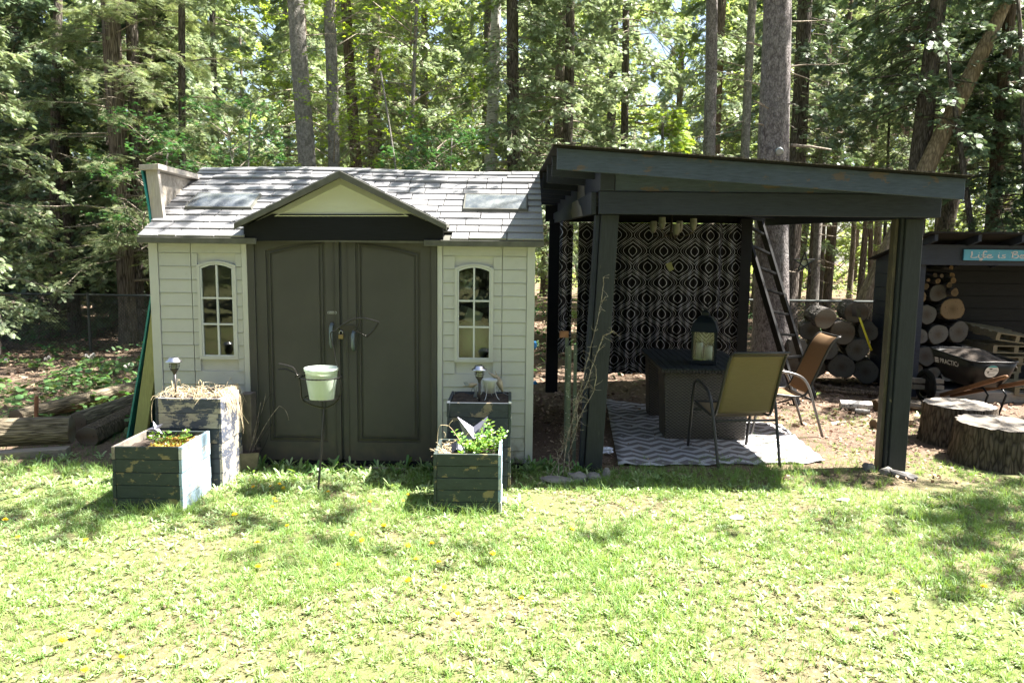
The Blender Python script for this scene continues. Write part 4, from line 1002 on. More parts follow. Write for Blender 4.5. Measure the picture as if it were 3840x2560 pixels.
# rocks round the posts
def rock(u, v, s_, seed, lab, rz=0, z=0.02, mat='stone'):
    p = G(u, v); o = lump('rock', mat, (p.x, p.y+s_[1]*0.4, z), s_, seed, 2, 0.35, 1.4, smooth=False); o.rotation_euler = (0.1, 0.1, rz)
    return tag(o, lab, 'rock')
rock(2168, 1802, (0.085, 0.05, 0.045), 1, 'pale blocky rock at the left foot of the left pergola post', 0.3)
rock(2228, 1800, (0.065, 0.045, 0.035), 2, 'low grey rock in front of the left pergola post', 0.2)
rock(2274, 1790, (0.035, 0.035, 0.06), 5, 'upright narrow rock at the right foot of the left pergola post', 0.9)
rock(2090, 1812, (0.14, 0.06, 0.022), 6, 'long flat stone lying left of the left pergola post', 0.05)
rock(3262, 1762, (0.06, 0.05, 0.04), 3, 'rounded grey rock left of the right pergola post', 0.3)
rock(3330, 1780, (0.06, 0.04, 0.04), 4, 'dark rock in front of the right pergola post', 0.1)
rock(3395, 1795, (0.11, 0.045, 0.035), 7, 'long tilted rock right of the right pergola post', -0.7)
tag(lump('white_stone', 'mineral', tuple(G(2763, 1945)+Vector((0, 0, 0.01))), (0.045, 0.03, 0.014), 9, 2, 0.4, smooth=False), 'small bright white stone lying alone on the lawn', 'stone')
tag(lump('white_stone', 'mineral', tuple(G(3160, 1878)+Vector((0, 0, 0.01))), (0.05, 0.02, 0.012), 19, 2, 0.4, smooth=False), 'flat pale stone on the lawn in front of the right post', 'stone')
tag(lump('crumpled_paper', 'paper_white', tuple(G(2275, 1715)+Vector((0, 0.05, 0.05))), (0.055, 0.04, 0.03), 12, 3, 0.6, 2.5, smooth=False), 'crumpled bluish white paper behind the left pergola post', 'paper')
# pair of perforated steel posts, one behind the other
sp2 = thing('steel_stake', 'grey green perforated steel posts standing left of the front pergola post', 'stake', (0.52, 6.2, 0))
for (ua, va, ub, vb, w_, y) in ((2130, 1650, 2136, 1296, 0.034, 6.18), (2154, 1652, 2158, 1292, 0.030, 6.20), (2122, 1600, 2126, 1265, 0.028, 6.26)):
    A, B = W(ua, va, y), W(ub, vb, y); A.z = 0
    o_ = wb(MB().beam(A, B, w_, 0.006, (0, -1, 0)), 'steel_plate', 'galv_green', sp2, bevel=0.001)
    for k in range(5):
        q_ = A.lerp(B, 0.2+0.18*k)
        wb(MB().lathe([(0, 0), (0.004, 0), (0.004, 0.004), (0, 0.005)], 8).xf(Matrix.Translation((q_.x, y-0.004, q_.z)) @ Matrix.Rotation(PI/2, 4, 'X')), 'rivet', 'bright_steel', o_)
wbx = wb(MB().box(0.40, 0.475, 6.24, 6.275, 1.045, 1.10), 'steel_cap', 'rust', sp2)
tx = text('RECTEK', 'lettering', 'bird_tin', sp2, (-0.045, -0.026, 0.62), 0.036, (PI/2, -PI/2+0.0, 0), 0.0002)
# dead vine up the front left post
def wander(p0, p1, n, amp, seed):
    rnd = random.Random(seed); P = []; off = Vector((0, 0, 0))
    for i in range(n+1):
        t = i/n; off = off*0.8+Vector((rnd.uniform(-1, 1), rnd.uniform(-.4, .3), rnd.uniform(-1, 1)*0.6))*amp
        P.append(Vector(p0).lerp(Vector(p1), t)+off*(1 if 0 < i < n else 0))
    return P
vn = thing('dead_vine', 'dry leafless vine climbing the left pergola post', 'vine', (0.55, 5.8, 0))
m_ = MB(); rnd = random.Random(5)
vk = [G(2010, 1830), G(2110, 1790), W(2125, 1620, 5.78), W(2170, 1530, 5.76), W(2205, 1430, 5.74), W(2240, 1330, 5.74), W(2275, 1250, 5.72), W(2250, 1120, 5.74), W(2265, 1020, 5.74)]
stems = [([vk[1]+Vector((0, 0, 0)), W(2125, 1650, 5.78), W(2160, 1540, 5.76), W(2195, 1450, 5.74), W(2230, 1350, 5.74), W(2262, 1260, 5.72), W(2300, 1240, 5.7)], 0.004),
         ([vk[0], G(2060, 1800), W(2110, 1690, 5.8), W(2150, 1560, 5.76), W(2180, 1440, 5.74), W(2215, 1300, 5.74), W(2250, 1150, 5.72), W(2262, 1040, 5.72)], 0.0025),
         ([G(2140, 1800), W(2130, 1700, 5.78), W(2165, 1600, 5.74), W(2160, 1500, 5.74), W(2200, 1400, 5.74)], 0.003),
         ([G(2100, 1795), W(2090, 1700, 5.78), W(2140, 1640, 5.74), W(2175, 1560, 5.74), W(2230, 1460, 5.74), W(2235, 1380, 5.7)], 0.003)]
for P, r_ in stems:
    for a, b in zip(P[:-1], P[1:]):
        Q = wander(a, b, 5, 0.006, rnd.random()); m_.tube(Q, r_, 5)
        for _ in range(9):
            s = Q[rnd.randrange(len(Q))]; e = s+Vector((rnd.uniform(-1, 1), rnd.uniform(-0.5, 0.1), rnd.uniform(-0.5, 1)))*rnd.uniform(0.03, 0.11)
            m_.tube(wander(s, e, 4, 0.008, rnd.random()), [0.0018, 0.0016, 0.0014, 0.0012, 0.001], 4)
wb(m_, 'stems', 'twig', vn)
# ================================================================== woodshed at the right
WX0, WX1, WYF, WYB = 5.0, 9.4, 9.2, 10.4
WS = thing('woodshed', 'low dark open fronted woodshed with blue sign on its beam', 'woodshed', (6.5, 9.7, 0))
zf, zb_ = W(3470, 867, 8.95).z, W(3250, 965, 10.4).z
wsl = (zb_-zf)/(10.4-8.95)
def wz(y): return zf+(y-8.95)*wsl
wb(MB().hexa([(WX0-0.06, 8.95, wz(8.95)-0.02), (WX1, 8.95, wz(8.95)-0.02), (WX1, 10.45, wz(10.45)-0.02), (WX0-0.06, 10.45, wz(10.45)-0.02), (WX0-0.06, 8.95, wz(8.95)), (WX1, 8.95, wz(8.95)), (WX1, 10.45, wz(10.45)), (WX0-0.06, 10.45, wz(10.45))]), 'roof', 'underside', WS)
for k in range(9):
    x = 5.02+k*0.52
    wb(MB().hexa([(x, 8.98, wz(8.98)-0.105), (x+0.04, 8.98, wz(8.98)-0.105), (x+0.04, 10.38, wz(10.38)-0.13), (x, 10.38, wz(10.38)-0.13), (x, 8.98, wz(8.98)-0.022), (x+0.04, 8.98, wz(8.98)-0.022), (x+0.04, 10.38, wz(10.38)-0.022), (x, 10.38, wz(10.38)-0.022)]), 'rafter', 'beam_paint', WS)
bt, bb_ = W(3650, 918, WYF).z, W(3650, 995, WYF).z
wbox('front_beam', 'beam_paint', WS, WX0, WX1, WYF, WYF+0.045, bb_, bt, bevel=0.004)
for x in (WX0, WX1-0.1): wbox('post', 'beam_paint', WS, x, x+0.09, WYF+0.048, WYF+0.14, 0, bt)
npl = 9
for k in range(npl):
    z0 = 0.05+k*(wz(10.3)-0.1)/npl
    wbox('wall_plank', 'beam_paint', WS, WX0+0.005, WX0+0.028, WYF+0.145, 10.36, z0, z0+(wz(10.3)-0.1)/npl-0.005)
for k in range(10):
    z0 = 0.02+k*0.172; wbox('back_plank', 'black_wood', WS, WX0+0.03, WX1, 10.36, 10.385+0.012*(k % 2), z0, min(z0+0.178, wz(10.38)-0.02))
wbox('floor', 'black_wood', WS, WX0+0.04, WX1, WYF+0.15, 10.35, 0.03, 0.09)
# sign
s0, s1, s2, s3 = W(3614, 935, WYF-0.02), W(3612, 976, WYF-0.02), W(3840, 942, WYF-0.02), W(3840, 984, WYF-0.02)
sgn = thing('sign', 'long light blue wooden sign reading Life is Beautiful in white script', 'sign', (s0.x+0.66, WYF-0.02, (s0.z+s1.z)/2))
SW, SH = 1.32, s0.z-s1.z
MB().box(-SW/2, SW/2, -0.012, 0.008, -SH/2, SH/2).build('board', 'sign_blue', sgn, bevel=0.002)
STK = {'L': [[(0.1, .95), (.12, .5), (.08, .08), (.3, .05), (.5, .12)]], 'i': [[(0.08, .5), (.08, .1), (.2, .02)], [(.09, .72), (.11, .75)]],
       'f': [[(.38, .9), (.25, 1.0), (.15, .8), (.15, .2), (.05, -.3), (-.08, -.25), (.1, 0), (.4, .2)], [(0, .42), (.35, .46)]],
       'e': [[(0.05, .28), (.3, .35), (.28, .5), (.12, .48), (.06, .2), (.2, .02), (.45, .18)]],
       's': [[(.3, .5), (.12, .45), (.12, .3), (.28, .2), (.22, .03), (0, .05)]],
       'B': [[(.1, .95), (.12, .5), (.1, 0)], [(0, .85), (.3, 1.0), (.42, .78), (.15, .55), (.48, .45), (.42, .08), (.05, .02)]],
       'a': [[(.33, .45), (.12, .48), (.04, .2), (.15, .03), (.3, .15), (.34, .48), (.33, .1), (.45, .03)]],
       'u': [[(.04, .48), (.05, .1), (.2, .02), (.3, .2), (.32, .48), (.32, .1), (.44, .03)]],
       't': [[(.15, .85), (.12, .15), (.25, .02)], [(0, .55), (.3, .58)]], 'l': [[(.1, .95), (.08, .15), (.2, .02)]]}
ADV = {'L': .5, 'i': .24, 'f': .36, 'e': .46, 's': .38, 'B': .56, 'a': .48, 'u': .48, 't': .32, 'l': .26, ' ': .28}
x = -SW/2+0.075; hh = SH*0.62
lm = MB(); words = 'Life is Beautiful'; tot_w = sum(ADV[c] for c in words); sx_ = (SW-0.16)/tot_w
for c in words:
    for stv in STK.get(c, []):
        P = []
        for i in range(len(stv)-1):
            for j in range(4):
                t = j/4; p0 = stv[max(i-1, 0)]; p1 = stv[i]; p2 = stv[i+1]; p3 = stv[min(i+2, len(stv)-1)]
                P.append(tuple(0.5*((2*p1[k])+(-p0[k]+p2[k])*t+(2*p0[k]-5*p1[k]+4*p2[k]-p3[k])*t*t+(-p0[k]+3*p1[k]-3*p2[k]+p3[k])*t**3) for k in (0, 1)))
        P.append(stv[-1])
        for a, b in zip(P[:-1], P[1:]):
            A = Vector((x+a[0]*sx_, -0.0135, -SH*0.27+a[1]*hh)); B = Vector((x+b[0]*sx_, -0.0135, -SH*0.27+b[1]*hh))
            dn = abs(b[1]-a[1])/(abs(b[0]-a[0])+abs(b[1]-a[1])+1e-5)
            if (B-A).length > 1e-5: lm.beam(A, B, 0.006+0.011*dn, 0.002, (0, 1, 0))
    x += ADV[c]*sx_
lm.build('lettering', 'letter_white', sgn)

# ---------------------------------------------------------------- logs
def log(name, label, c, r_, L, end_mat, bark_mat, d=(-0.12, 1, 0), group=None, cat='log', seed=0):
    d = Vector(d).normalized(); rnd = random.Random(seed*13+5)
    Mq = d.to_track_quat('Y', 'Z').to_matrix().to_4x4(); k = 16
    rad = [r_*(1+rnd.uniform(-0.06, 0.06)+0.07*math.sin(2*a_*2*PI/k+seed)+0.04*math.sin(3*a_*2*PI/k+seed*2)) for a_ in range(k)]
    V = []; ns_ = 4
    for j in range(ns_+1):
        y = L*j/ns_
        for a_ in range(k): V.append((rad[a_]*(1+rnd.uniform(-.03, .03))*math.cos(2*PI*a_/k), y, rad[a_]*math.sin(2*PI*a_/k)))
    Fs = [(j*k+a_, (j+1)*k+a_, (j+1)*k+(a_+1) % k, j*k+(a_+1) % k) for j in range(ns_) for a_ in range(k)]
    Fs.append(tuple(ns_*k+a_ for a_ in range(k)))
    root = MB().add(V, Fs).build(name, bark_mat, None, fix=True); root.matrix_world = Matrix.Translation(c) @ Mq
    E_ = [(rad[a_]*0.93*math.cos(2*PI*a_/k), -0.004, rad[a_]*0.93*math.sin(2*PI*a_/k)) for a_ in range(k)]
    E2 = [(v_[0]/0.93*0.995, 0.006, v_[2]/0.93*0.995) for v_ in E_]
    MB().add(E_+E2, [tuple(range(k))]+[(a_, (a_+1) % k, k+(a_+1) % k, k+a_) for a_ in range(k)]).build('cut_end', end_mat, root, fix=True)
    root['seed'] = seed
    return tag(root, label, cat, group)
pile = [((3096, 1196), 34, 'log at the upper left of the outdoor log pile'), ((3211, 1172), 37, 'highest log of the outdoor pile, behind the yellow handle'), ((3039, 1242), 34, 'leftmost log in the second row of the pile, behind the ladder'),
        ((3160, 1247), 41, 'large brown cut log in the middle of the second row'), ((3255, 1242), 34, 'log at the right of the second row beside the woodshed wall'), ((3103, 1309), 36, 'log right behind the top of the tan chair'),
        ((3215, 1310), 38, 'log in the third row below the yellow handle'), ((3050, 1382), 38, 'dark log at the lower left of the pile behind the tan chair'), ((3157, 1375), 42, 'pale grey log in the middle of the bottom row'), ((3246, 1393), 42, 'pale grey log at the right end of the bottom row'), ((2992, 1305), 34, 'log half hidden behind the ladder in the third row'), ((2975, 1378), 36, 'lowest log left of the tan chair behind the ladder')]
for i, (p, r_, lb_) in enumerate(pile):
    c = W(p[0], p[1], 10.0+0.06*((i*37) % 5-2)); log('firewood_log', lb_, c, r_*10/2800*1.12, 0.6, 'log_end_grey' if i not in (0, 1, 3) else 'log_end_x', 'bark_logy', (0.24+0.05*((i*7) % 5-2), 1, 0.02), 'logs stacked outside the woodshed', 'log', i)
for i, (u0, v0, u1, v1, r_, lb_) in enumerate(((3040, 1440, 3290, 1478, 0.035, 'long dark branch lying under the outdoor log pile'), (3080, 1462, 3240, 1476, 0.025, 'thinner dark branch in front of the log pile'))):
    A, B = G(u0, v0, 0.05), G(u1, v1, 0.05); o_ = wb(MB().tube(wander(A, B, 6, 0.02, i+3), r_, 8), 'fallen_branch', 'bark_brown', None, smooth=True); tag(o_, lb_, 'branch')
inn = [((3567, 1003), 8, 1), ((3571, 1032), 10, 1), ((3575, 1051), 11, 1), ((3560, 1069), 11, 1), ((3517, 1054), 10, 1), ((3481, 1050), 7, 1), ((3452, 1049), 9, 1), ((3506, 1031), 8, 0), ((3531, 1034), 8, 0),
       ((3454, 1017), 8, 0), ((3472, 1074), 12, 1), ((3519, 1099), 33, 0), ((3573, 1159), 43, 1), ((3475, 1179), 37, 0), ((3448, 1111), 26, 1), ((3580, 1096), 15, 1), ((3595, 1244), 38, 0), ((3518, 1254), 37, 0),
       ((3446, 1262), 32, 0), ((3470, 1335), 38, 0), ((3545, 1335), 36, 0), ((3620, 1330), 34, 0), ((3438, 1388), 24, 0), ((3500, 1400), 26, 0), ((3560, 1405), 28, 0)]
inl = {2: 'thin golden log third from the top of the woodshed stack', 5: 'smallest golden log left of centre in the woodshed stack', 6: 'thin golden log half behind the pergola post in the woodshed', 7: 'thin grey log left of another thin grey one near the stack top', 8: 'thin grey log right of another thin grey one near the stack top', 9: 'highest thin grey log beside the pergola post in the woodshed', 10: 'golden log just above the brown half hidden one in the woodshed', 18: 'dark log beside the pergola post left of the two big dark logs', 19: 'dark log right behind the front lip of the wheelbarrow', 0: 'thin log alone at the very top of the woodshed stack', 1: 'thin golden log second from the top of the woodshed stack', 3: 'bright thin golden log just above the big golden log', 4: 'thin round log above the large grey log in the woodshed', 11: 'large round grey log high in the woodshed stack',
       12: 'biggest golden brown log in the woodshed stack', 13: 'large pale grey egg shaped log at the left of the woodshed stack', 14: 'brown log half hidden by the pergola post in the woodshed', 15: 'small split log between the big grey and big golden logs', 16: 'big dark log directly under the biggest golden log', 17: 'big dark log left of the pallets in the woodshed'}
for i, (p, r_, g_) in enumerate(inn):
    yy = 9.50+0.03*((i*29) % 5)
    log('woodshed_log', inl.get(i, 'firewood log in the dim lower or left part of the woodshed stack' if i > 16 else 'thin firewood log on top of the woodshed stack beside the post'), W(p[0], p[1], yy), r_*yy/2800*1.03, 0.55, 'log_end_gold' if g_ else 'log_end_grey', 'bark_logy', (0, 1, 0), 'firewood stacked inside the woodshed', 'log', 40+i)
# splitting maul
A, B = W(3219, 1180, 9.80), W(3268, 1314, 9.72)
ml = thing('splitting_maul', 'splitting maul with bright yellow handle stuck in the top log', 'axe', tuple(A))
wb(MB().tube([A, A.lerp(B, 0.5), B], [0.014, 0.013, 0.016], 8), 'handle', 'yellow_handle', ml, smooth=True)
wb(MB().prism([(A.x-0.03, A.z-0.03), (A.x+0.03, A.z-0.035), (A.x+0.02, A.z+0.06), (A.x-0.04, A.z+0.12)], 'y', A.y-0.02, A.y+0.12), 'head', 'dark_steel', ml, fix=True, bevel=0.004)
# pallets
def pallet(label, c, rz, rx, ry, w_=0.62, d_=0.7):
    t = thing('pallet', label, 'pallet', c, 0, 'wooden pallets in the woodshed', (rx, ry, rz))
    for i in range(5):
        y = -d_/2+i*(d_-0.09)/4; MB().box(-w_/2, w_/2, y, y+0.09, 0.085, 0.10).build('slat', 'pallet_wood', t)
        if i % 2 == 0: MB().box(-w_/2, w_/2, y, y+0.09, 0, 0.014).build('slat', 'pallet_wood', t)
    for x_ in (-w_/2, -0.03, w_/2-0.06): MB().box(x_, x_+0.055, -d_/2+0.002, d_/2-0.002, 0.0145, 0.0845).build('stringer', 'pallet_wood', t)
    return t
pallet('tilted pale pallet on top of the pallet heap in the woodshed', W(3735, 1262, 9.75), 0.15, 0.12, 0.13)
pallet('dark level pallet under the tilted one in the woodshed', W(3740, 1312, 9.75), 0.05, 0.0, 0.02)
pallet('lowest pallet of the heap partly behind the wheelbarrow', W(3760, 1352, 9.75), 0.0, 0.0, 0.0)
for k in range(4): 
    pb = pallet(('bottom', 'second', 'third', 'topmost')[k]+' pallet of the shaded heap right of the tilted pallet', (6.15+0.02*k, 9.78, 0.10+0.1*k), 0.02*k, 0, 0); 
pallet('pallet lying on the floor right of the wheelbarrow handles', (6.45, 9.25, 0.1), -0.1, 0, 0)
for i, (v0, lb_) in enumerate(((1425, 'upper bluish weathered board beside the wheelbarrow wheel'), (1448, 'lower bluish weathered board beside the wheelbarrow wheel'))):
    A, B = W(3418, v0, 9.05), W(3532, v0+3, 9.05); tag(wb(MB().beam(A, B, 0.10, 0.055), 'old_board', 'grey_plank', None, bevel=0.004), lb_, 'board', 'old boards by the wheelbarrow')
tag(wbox('edging_timber', 'grey_plank', None, 5.05, 6.8, 8.95, 9.12, 0.0, 0.13, bevel=0.01), 'weathered timber edging on the ground in front of the woodshed', 'timber')
# wheelbarrow
WB = thing('wheelbarrow', 'black plastic wheelbarrow full of dark soil with wooden handles', 'wheelbarrow', (5.15, 8.4, 0))
rl, rr = W(3648, 1362, 7.95), W(3832, 1356, 7.95); nl = W(3478, 1320, 8.85); zr_ = (rl.z+rr.z)/2; nl.z = max(nl.z, zr_+0.03)
nr_ = Vector((rr.x+0.03, 8.85, nl.z)); c4 = [nl, rl, rr, nr_]
c4 = [Vector((nl.x, 8.85, zr_+0.05)), Vector((rl.x, 7.95, zr_)), Vector((rr.x, 7.95, zr_)), Vector((rr.x+0.02, 8.85, zr_+0.05))]
cen = sum(c4, Vector())/4
def rr_loop(P, ins, z_off, rad=0.10, k=5):
    out = []
    n = len(P)
    for i in range(n):
        p0, p1, p2 = P[i-1], P[i], P[(i+1) % n]
        p1 = p1+(cen-p1)*ins; a = p1+((p0+(cen-p0)*ins)-p1).normalized()*rad; b = p1+((p2+(cen-p2)*ins)-p1).normalized()*rad
        for j in range(k+1):
            t = j/k; q_ = a*(1-t)**2+p1*2*t*(1-t)+b*t*t; out.append(Vector((q_.x, q_.y, q_.z+z_off)))
    return out
L0, L1, L2 = rr_loop(c4, 0.0, 0), rr_loop(c4, 0.14, -0.18, 0.09), rr_loop(c4, 0.36, -0.31, 0.07); k = len(L0)
V = L0+L1+L2; Fs = [(j*k+i, j*k+(i+1) % k, (j+1)*k+(i+1) % k, (j+1)*k+i) for j in (0, 1) for i in range(k)]+[tuple(2*k+i for i in range(k))]
tr = wb(MB().add(V, Fs), 'tray', 'black_plastic', WB, smooth=True, fix=True); so = tr.modifiers.new('t', 'SOLIDIFY'); so.thickness = 0.006
wb(MB().tube(L0+[L0[0]], 0.009, 6, cap=False), 'rim', 'black_plastic', WB, smooth=True)
V = []; nn = 14
for j in range(nn+1):
    for i in range(nn+1):
        p = c4[0].lerp(c4[3], i/nn).lerp(c4[1].lerp(c4[2], i/nn), j/nn); s_ = math.sin(PI*i/nn)*math.sin(PI*j/nn)
        p = p+(cen-p)*0.06; V.append((p.x, p.y, p.z-0.045+0.10*s_**0.7+0.03*noise.noise(Vector((p.x*14, p.y*14, 0)))))
so_ = wb(MB().add(V, [(j*(nn+1)+i, (j+1)*(nn+1)+i, (j+1)*(nn+1)+i+1, j*(nn+1)+i+1) for j in range(nn) for i in range(nn)]), 'soil', 'dirt', None); tag(so_, 'dark heaped soil and bark filling the black wheelbarrow', 'soil', kind='stuff')
for (tip, st_) in ((W(3776, 1411, 7.35), None), (W(3776, 1411, 7.35)+Vector((0.50, 0.08, -0.02)), None)):
    a = W(3528, 1482, 8.9)+Vector((0.0 if tip.x < 5.2 else 0.12, 0, 0)); mid = tip.lerp(a, 0.16)
    wb(MB().beam(mid, a, 0.035, 0.045), 'handle', 'handle_wood', WB, bevel=0.006)
    wb(MB().tube([tip, tip.lerp(mid, 0.1), mid], [0.014, 0.019, 0.022], 10), 'grip', 'handle_wood', WB, smooth=True)
for u in (3700, 3768):
    t0 = W(u, 1445, 8.05); wb(MB().tube([(t0.x-0.02, 8.35, t0.z-0.06), (t0.x, 8.1, t0.z-0.04), (t0.x+0.005, 8.02, t0.z-0.10), (t0.x, 8.12, 0.01), (t0.x-0.02, 8.3, 0.005)], 0.012, 8), 'leg', 'black_plastic', WB, smooth=True)
wv = MB(); ring = [(5.07+0*math.cos(a), 9.02+0.17*math.cos(a), 0.19+0.17*math.sin(a)) for a in [2*PI*i/20 for i in range(21)]]
wh = wb(MB().tube(ring, 0.035, 8, cap=False), 'wheel', 'tyre', WB, smooth=True)
wb(MB().lathe([(0, -0.02), (0.13, -0.02), (0.14, 0), (0.13, 0.02), (0, 0.02)], 16).xf(Matrix.Translation((5.07, 9.02, 0.19)) @ Matrix.Rotation(PI/2, 4, 'Y')), 'rim', 'dark_steel', wh)
# lettering on the left side
sp0, sp1 = L0, L1
nside = Vector((-1, 0, -0.32)).normalized(); xax = Vector((0.045, -1, 0)).normalized(); yax = nside.cross(xax).normalized()
tx = text('PRACTICA', 'lettering', 'badge_white', WB, (0, 0, 0), 0.078, (0, 0, 0), 0.0004)
# side panel point: between loops 0 and 1 on the left side
pa_ = (c4[0]*0.5+c4[1]*0.5); pb_ = pa_+(cen-pa_)*0.14+Vector((0, 0, -0.18)); pm = pa_.lerp(pb_, 0.52)
yv = (pa_-pb_).normalized(); zv = xax.cross(yv).normalized(); yv = zv.cross(xax)
mt = Matrix((xax, yv, zv)).transposed().to_4x4(); mt.translation = pm+zv*0.010-wloc(WB)+xax*0.02
tx.matrix_local = mt
lg = MB(); 
for i in range(3):
    lg.box(-0.285, -0.215, -0.028+i*0.022, -0.014+i*0.022, 0, 0.0006)
lo = lg.build('logo', 'badge_white', WB); lo.matrix_local = mt @ Matrix.Translation((-0.005, 0, 0))
tx.location -= Vector((xax.x, xax.y, xax.z))*0.012
pa_ = (c4[1]*0.58+c4[2]*0.42); pb_ = pa_+(cen-pa_)*0.14+Vector((0, 0, -0.18)); pm = pa_.lerp(pb_, 0.55)
xx_ = (c4[2]-c4[1]).normalized(); yv = (pa_-pb_).normalized(); zv = xx_.cross(yv).normalized(); yv = zv.cross(xx_)
mt = Matrix((xx_, yv, zv)).transposed().to_4x4(); mt.translation = pm+zv*0.012-wloc(WB)
circ = [(0.073*math.cos(2*PI*i/28), 0.073*math.sin(2*PI*i/28)) for i in range(28)]
s_o = MB().prism(circ, 'z', -0.001, 0.001).build('sticker', 'badge_white', WB, fix=True); s_o.matrix_local = mt
tl = [(0.072*math.cos(a), 0.072*math.sin(a)) for a in [R(42+96*i/10) for i in range(11)]]
MB().prism(tl, 'z', 0.0013, 0.0018).build('sticker_band', 'sticker_teal', s_o, fix=True)
MB().box(-0.07, 0.07, 0.004, 0.007, 0.0013, 0.0018).box(-0.03, 0.0, 0.022, 0.036, 0.0013, 0.0018).box(-0.045, -0.025, -0.02, -0.002, 0.0013, 0.0018).box(0.01, 0.05, 0.018, 0.022, 0.0013, 0.0018).box(-0.035, 0.045, -0.034, -0.031, 0.0013, 0.0018).box(-0.03, 0.04, -0.046, -0.043, 0.0013, 0.0018).build('sticker_print', 'dark_steel', s_o)

# ---------------------------------------------------------------- chopping stumps
def stump(label, c, r_, h_, seed, rz=0):
    rnd = random.Random(seed); crk = {rnd.randrange(72) for _ in range(12)}; k = 72; V = []; nv = 12
    rad = [r_*(1+0.07*noise.noise(Vector((math.cos(2*PI*i/k)*1.6, math.sin(2*PI*i/k)*1.6, seed)))+0.05*noise.noise(Vector((i*0.9, seed, 0)))+rnd.uniform(-.014, .014)-(0.07 if i in crk else 0)) for i in range(k)]
    for j in range(nv+1):
        t = j/nv
        for i in range(k):
            f = 1.03-0.05*t+0.03*noise.noise(Vector((i*0.7, t*4, seed)))+(0.06*(1-t)**4)
            V.append((rad[i]*f*math.cos(2*PI*i/k), rad[i]*f*math.sin(2*PI*i/k), -0.03+(h_+0.03)*t))
    Fs = [(j*k+i, j*k+(i+1) % k, (j+1)*k+(i+1) % k, (j+1)*k+i) for j in range(nv) for i in range(k)]
    o = MB().add(V, Fs).build('chopping_stump', 'bark_stump', None, True); o.location = c; o.rotation_euler = (0, 0, rz)
    V = []; 
    for q_ in (0.99, 0.8, 0.55, 0.3):
        for i in range(k): V.append((rad[i]*0.98*q_*math.cos(2*PI*i/k), rad[i]*0.98*q_*math.sin(2*PI*i/k), h_+0.004+0.022*noise.noise(Vector((i*0.55*q_, q_*4, seed)))*(1 if q_ < 0.95 else 0.4)))
    V.append((0, 0, h_+0.005)); Fs = [(j*k+i, j*k+(i+1) % k, (j+1)*k+(i+1) % k, (j+1)*k+i) for j in range(3) for i in range(k)]+[(3*k+i, 3*k+(i+1) % k, 4*k) for i in range(k)]
    MB().add(V, Fs).build('cut_top', 'stump_top', o, fix=True)
    return tag(o, label, 'stump', 'chopping stumps beside the pergola')
stump('farther wide chopping stump with cracked top behind the other', (4.27, 7.0, 0), 0.315, 0.365, 3)
stump('nearest wide chopping stump cut off by the right picture edge', (4.2, 6.28, 0), 0.355, 0.345, 8)
# small logs on the ground behind the right post
def lying(label, u0, v0, u1, v1, r_, mat, endm='log_end_x', name='small_log', z=None, seed=1):
    A, B = G(u0, v0, r_), G(u1, v1, r_); L_ = (B-A).length
    o = log(name, label, A, r_, L_, endm, mat, (B-A), None, 'log', seed); return o
def bar_x(): pass
lying('white birch log lying on the ground left of the right post', 3268, 1522, 3150, 1516, 0.055, 'bark_birch', seed=2)
lying('thin split birch piece in front of the white birch log', 3262, 1545, 3205, 1540, 0.032, 'bark_birch', seed=3)
lying('short brown log against the left side of the right post', 3280, 1520, 3350, 1500, 0.062, 'bark_brown', 'log_end_gold', seed=4)
lying('grey barked log lying right of the right pergola post', 3482, 1530, 3385, 1515, 0.058, 'bark_log', seed=5)
lying('pale squared log piece behind the right pergola post', 3275, 1590, 3410, 1578, 0.055, 'bark_tan', seed=6)
# ---------------------------------------------------------------- log border at the left
def border(label, a, b, r_, seed, mat='bark_oldlog', endm='log_end_x'):
    a = Vector(a); b = Vector(b); return log('border_log', label, a, r_, (b-a).length, endm, mat, (b-a), 'old logs laid as a border left of the shed', 'log', seed)
e1 = W(268, 1612, 6.35); b1_ = W(-260, 1655, 6.1); border('thick yellowish log at the far left with its cut end facing right', e1, (b1_.x, b1_.y, e1.z), 0.112, 11, 'bark_oldlog')
e2 = W(285, 1592, 6.75); b2_ = W(600, 1475, 8.1); border('dark grey log running back from the yellowish log to the ramp', e2, (b2_.x, b2_.y, e2.z+0.01), 0.115, 12, 'bark_oldlog')
e3 = W(60, 1565, 7.1); b3_ = W(540, 1478, 8.9); border('thinner long log lying behind the two thick border logs', e3, (b3_.x, b3_.y, e3.z), 0.085, 13, 'bark_oldlog')
e5 = W(330, 1690, 6.5); border('lower dark log supporting the grey border log', (e5.x, e5.y, 0.08), (b2_.x, b2_.y, 0.09), 0.10, 15, 'bark_brown')
A, B = W(258, 1694, 6.2), W(-200, 1722, 6.0); tag(wb(MB().beam(A, B, 0.12, 0.085), 'border_timber', 'grey_plank', None, bevel=0.008), 'squared weathered timber under the yellowish log at the far left', 'timber')
A, B = W(133, 1600, 6.9), W(137, 1484, 6.9); A.z = 0; tag(wb(MB().tube([A, B], 0.019, 10), 'rusty_stake', 'rust', None), 'rusty pipe stake standing among the left border logs', 'stake')

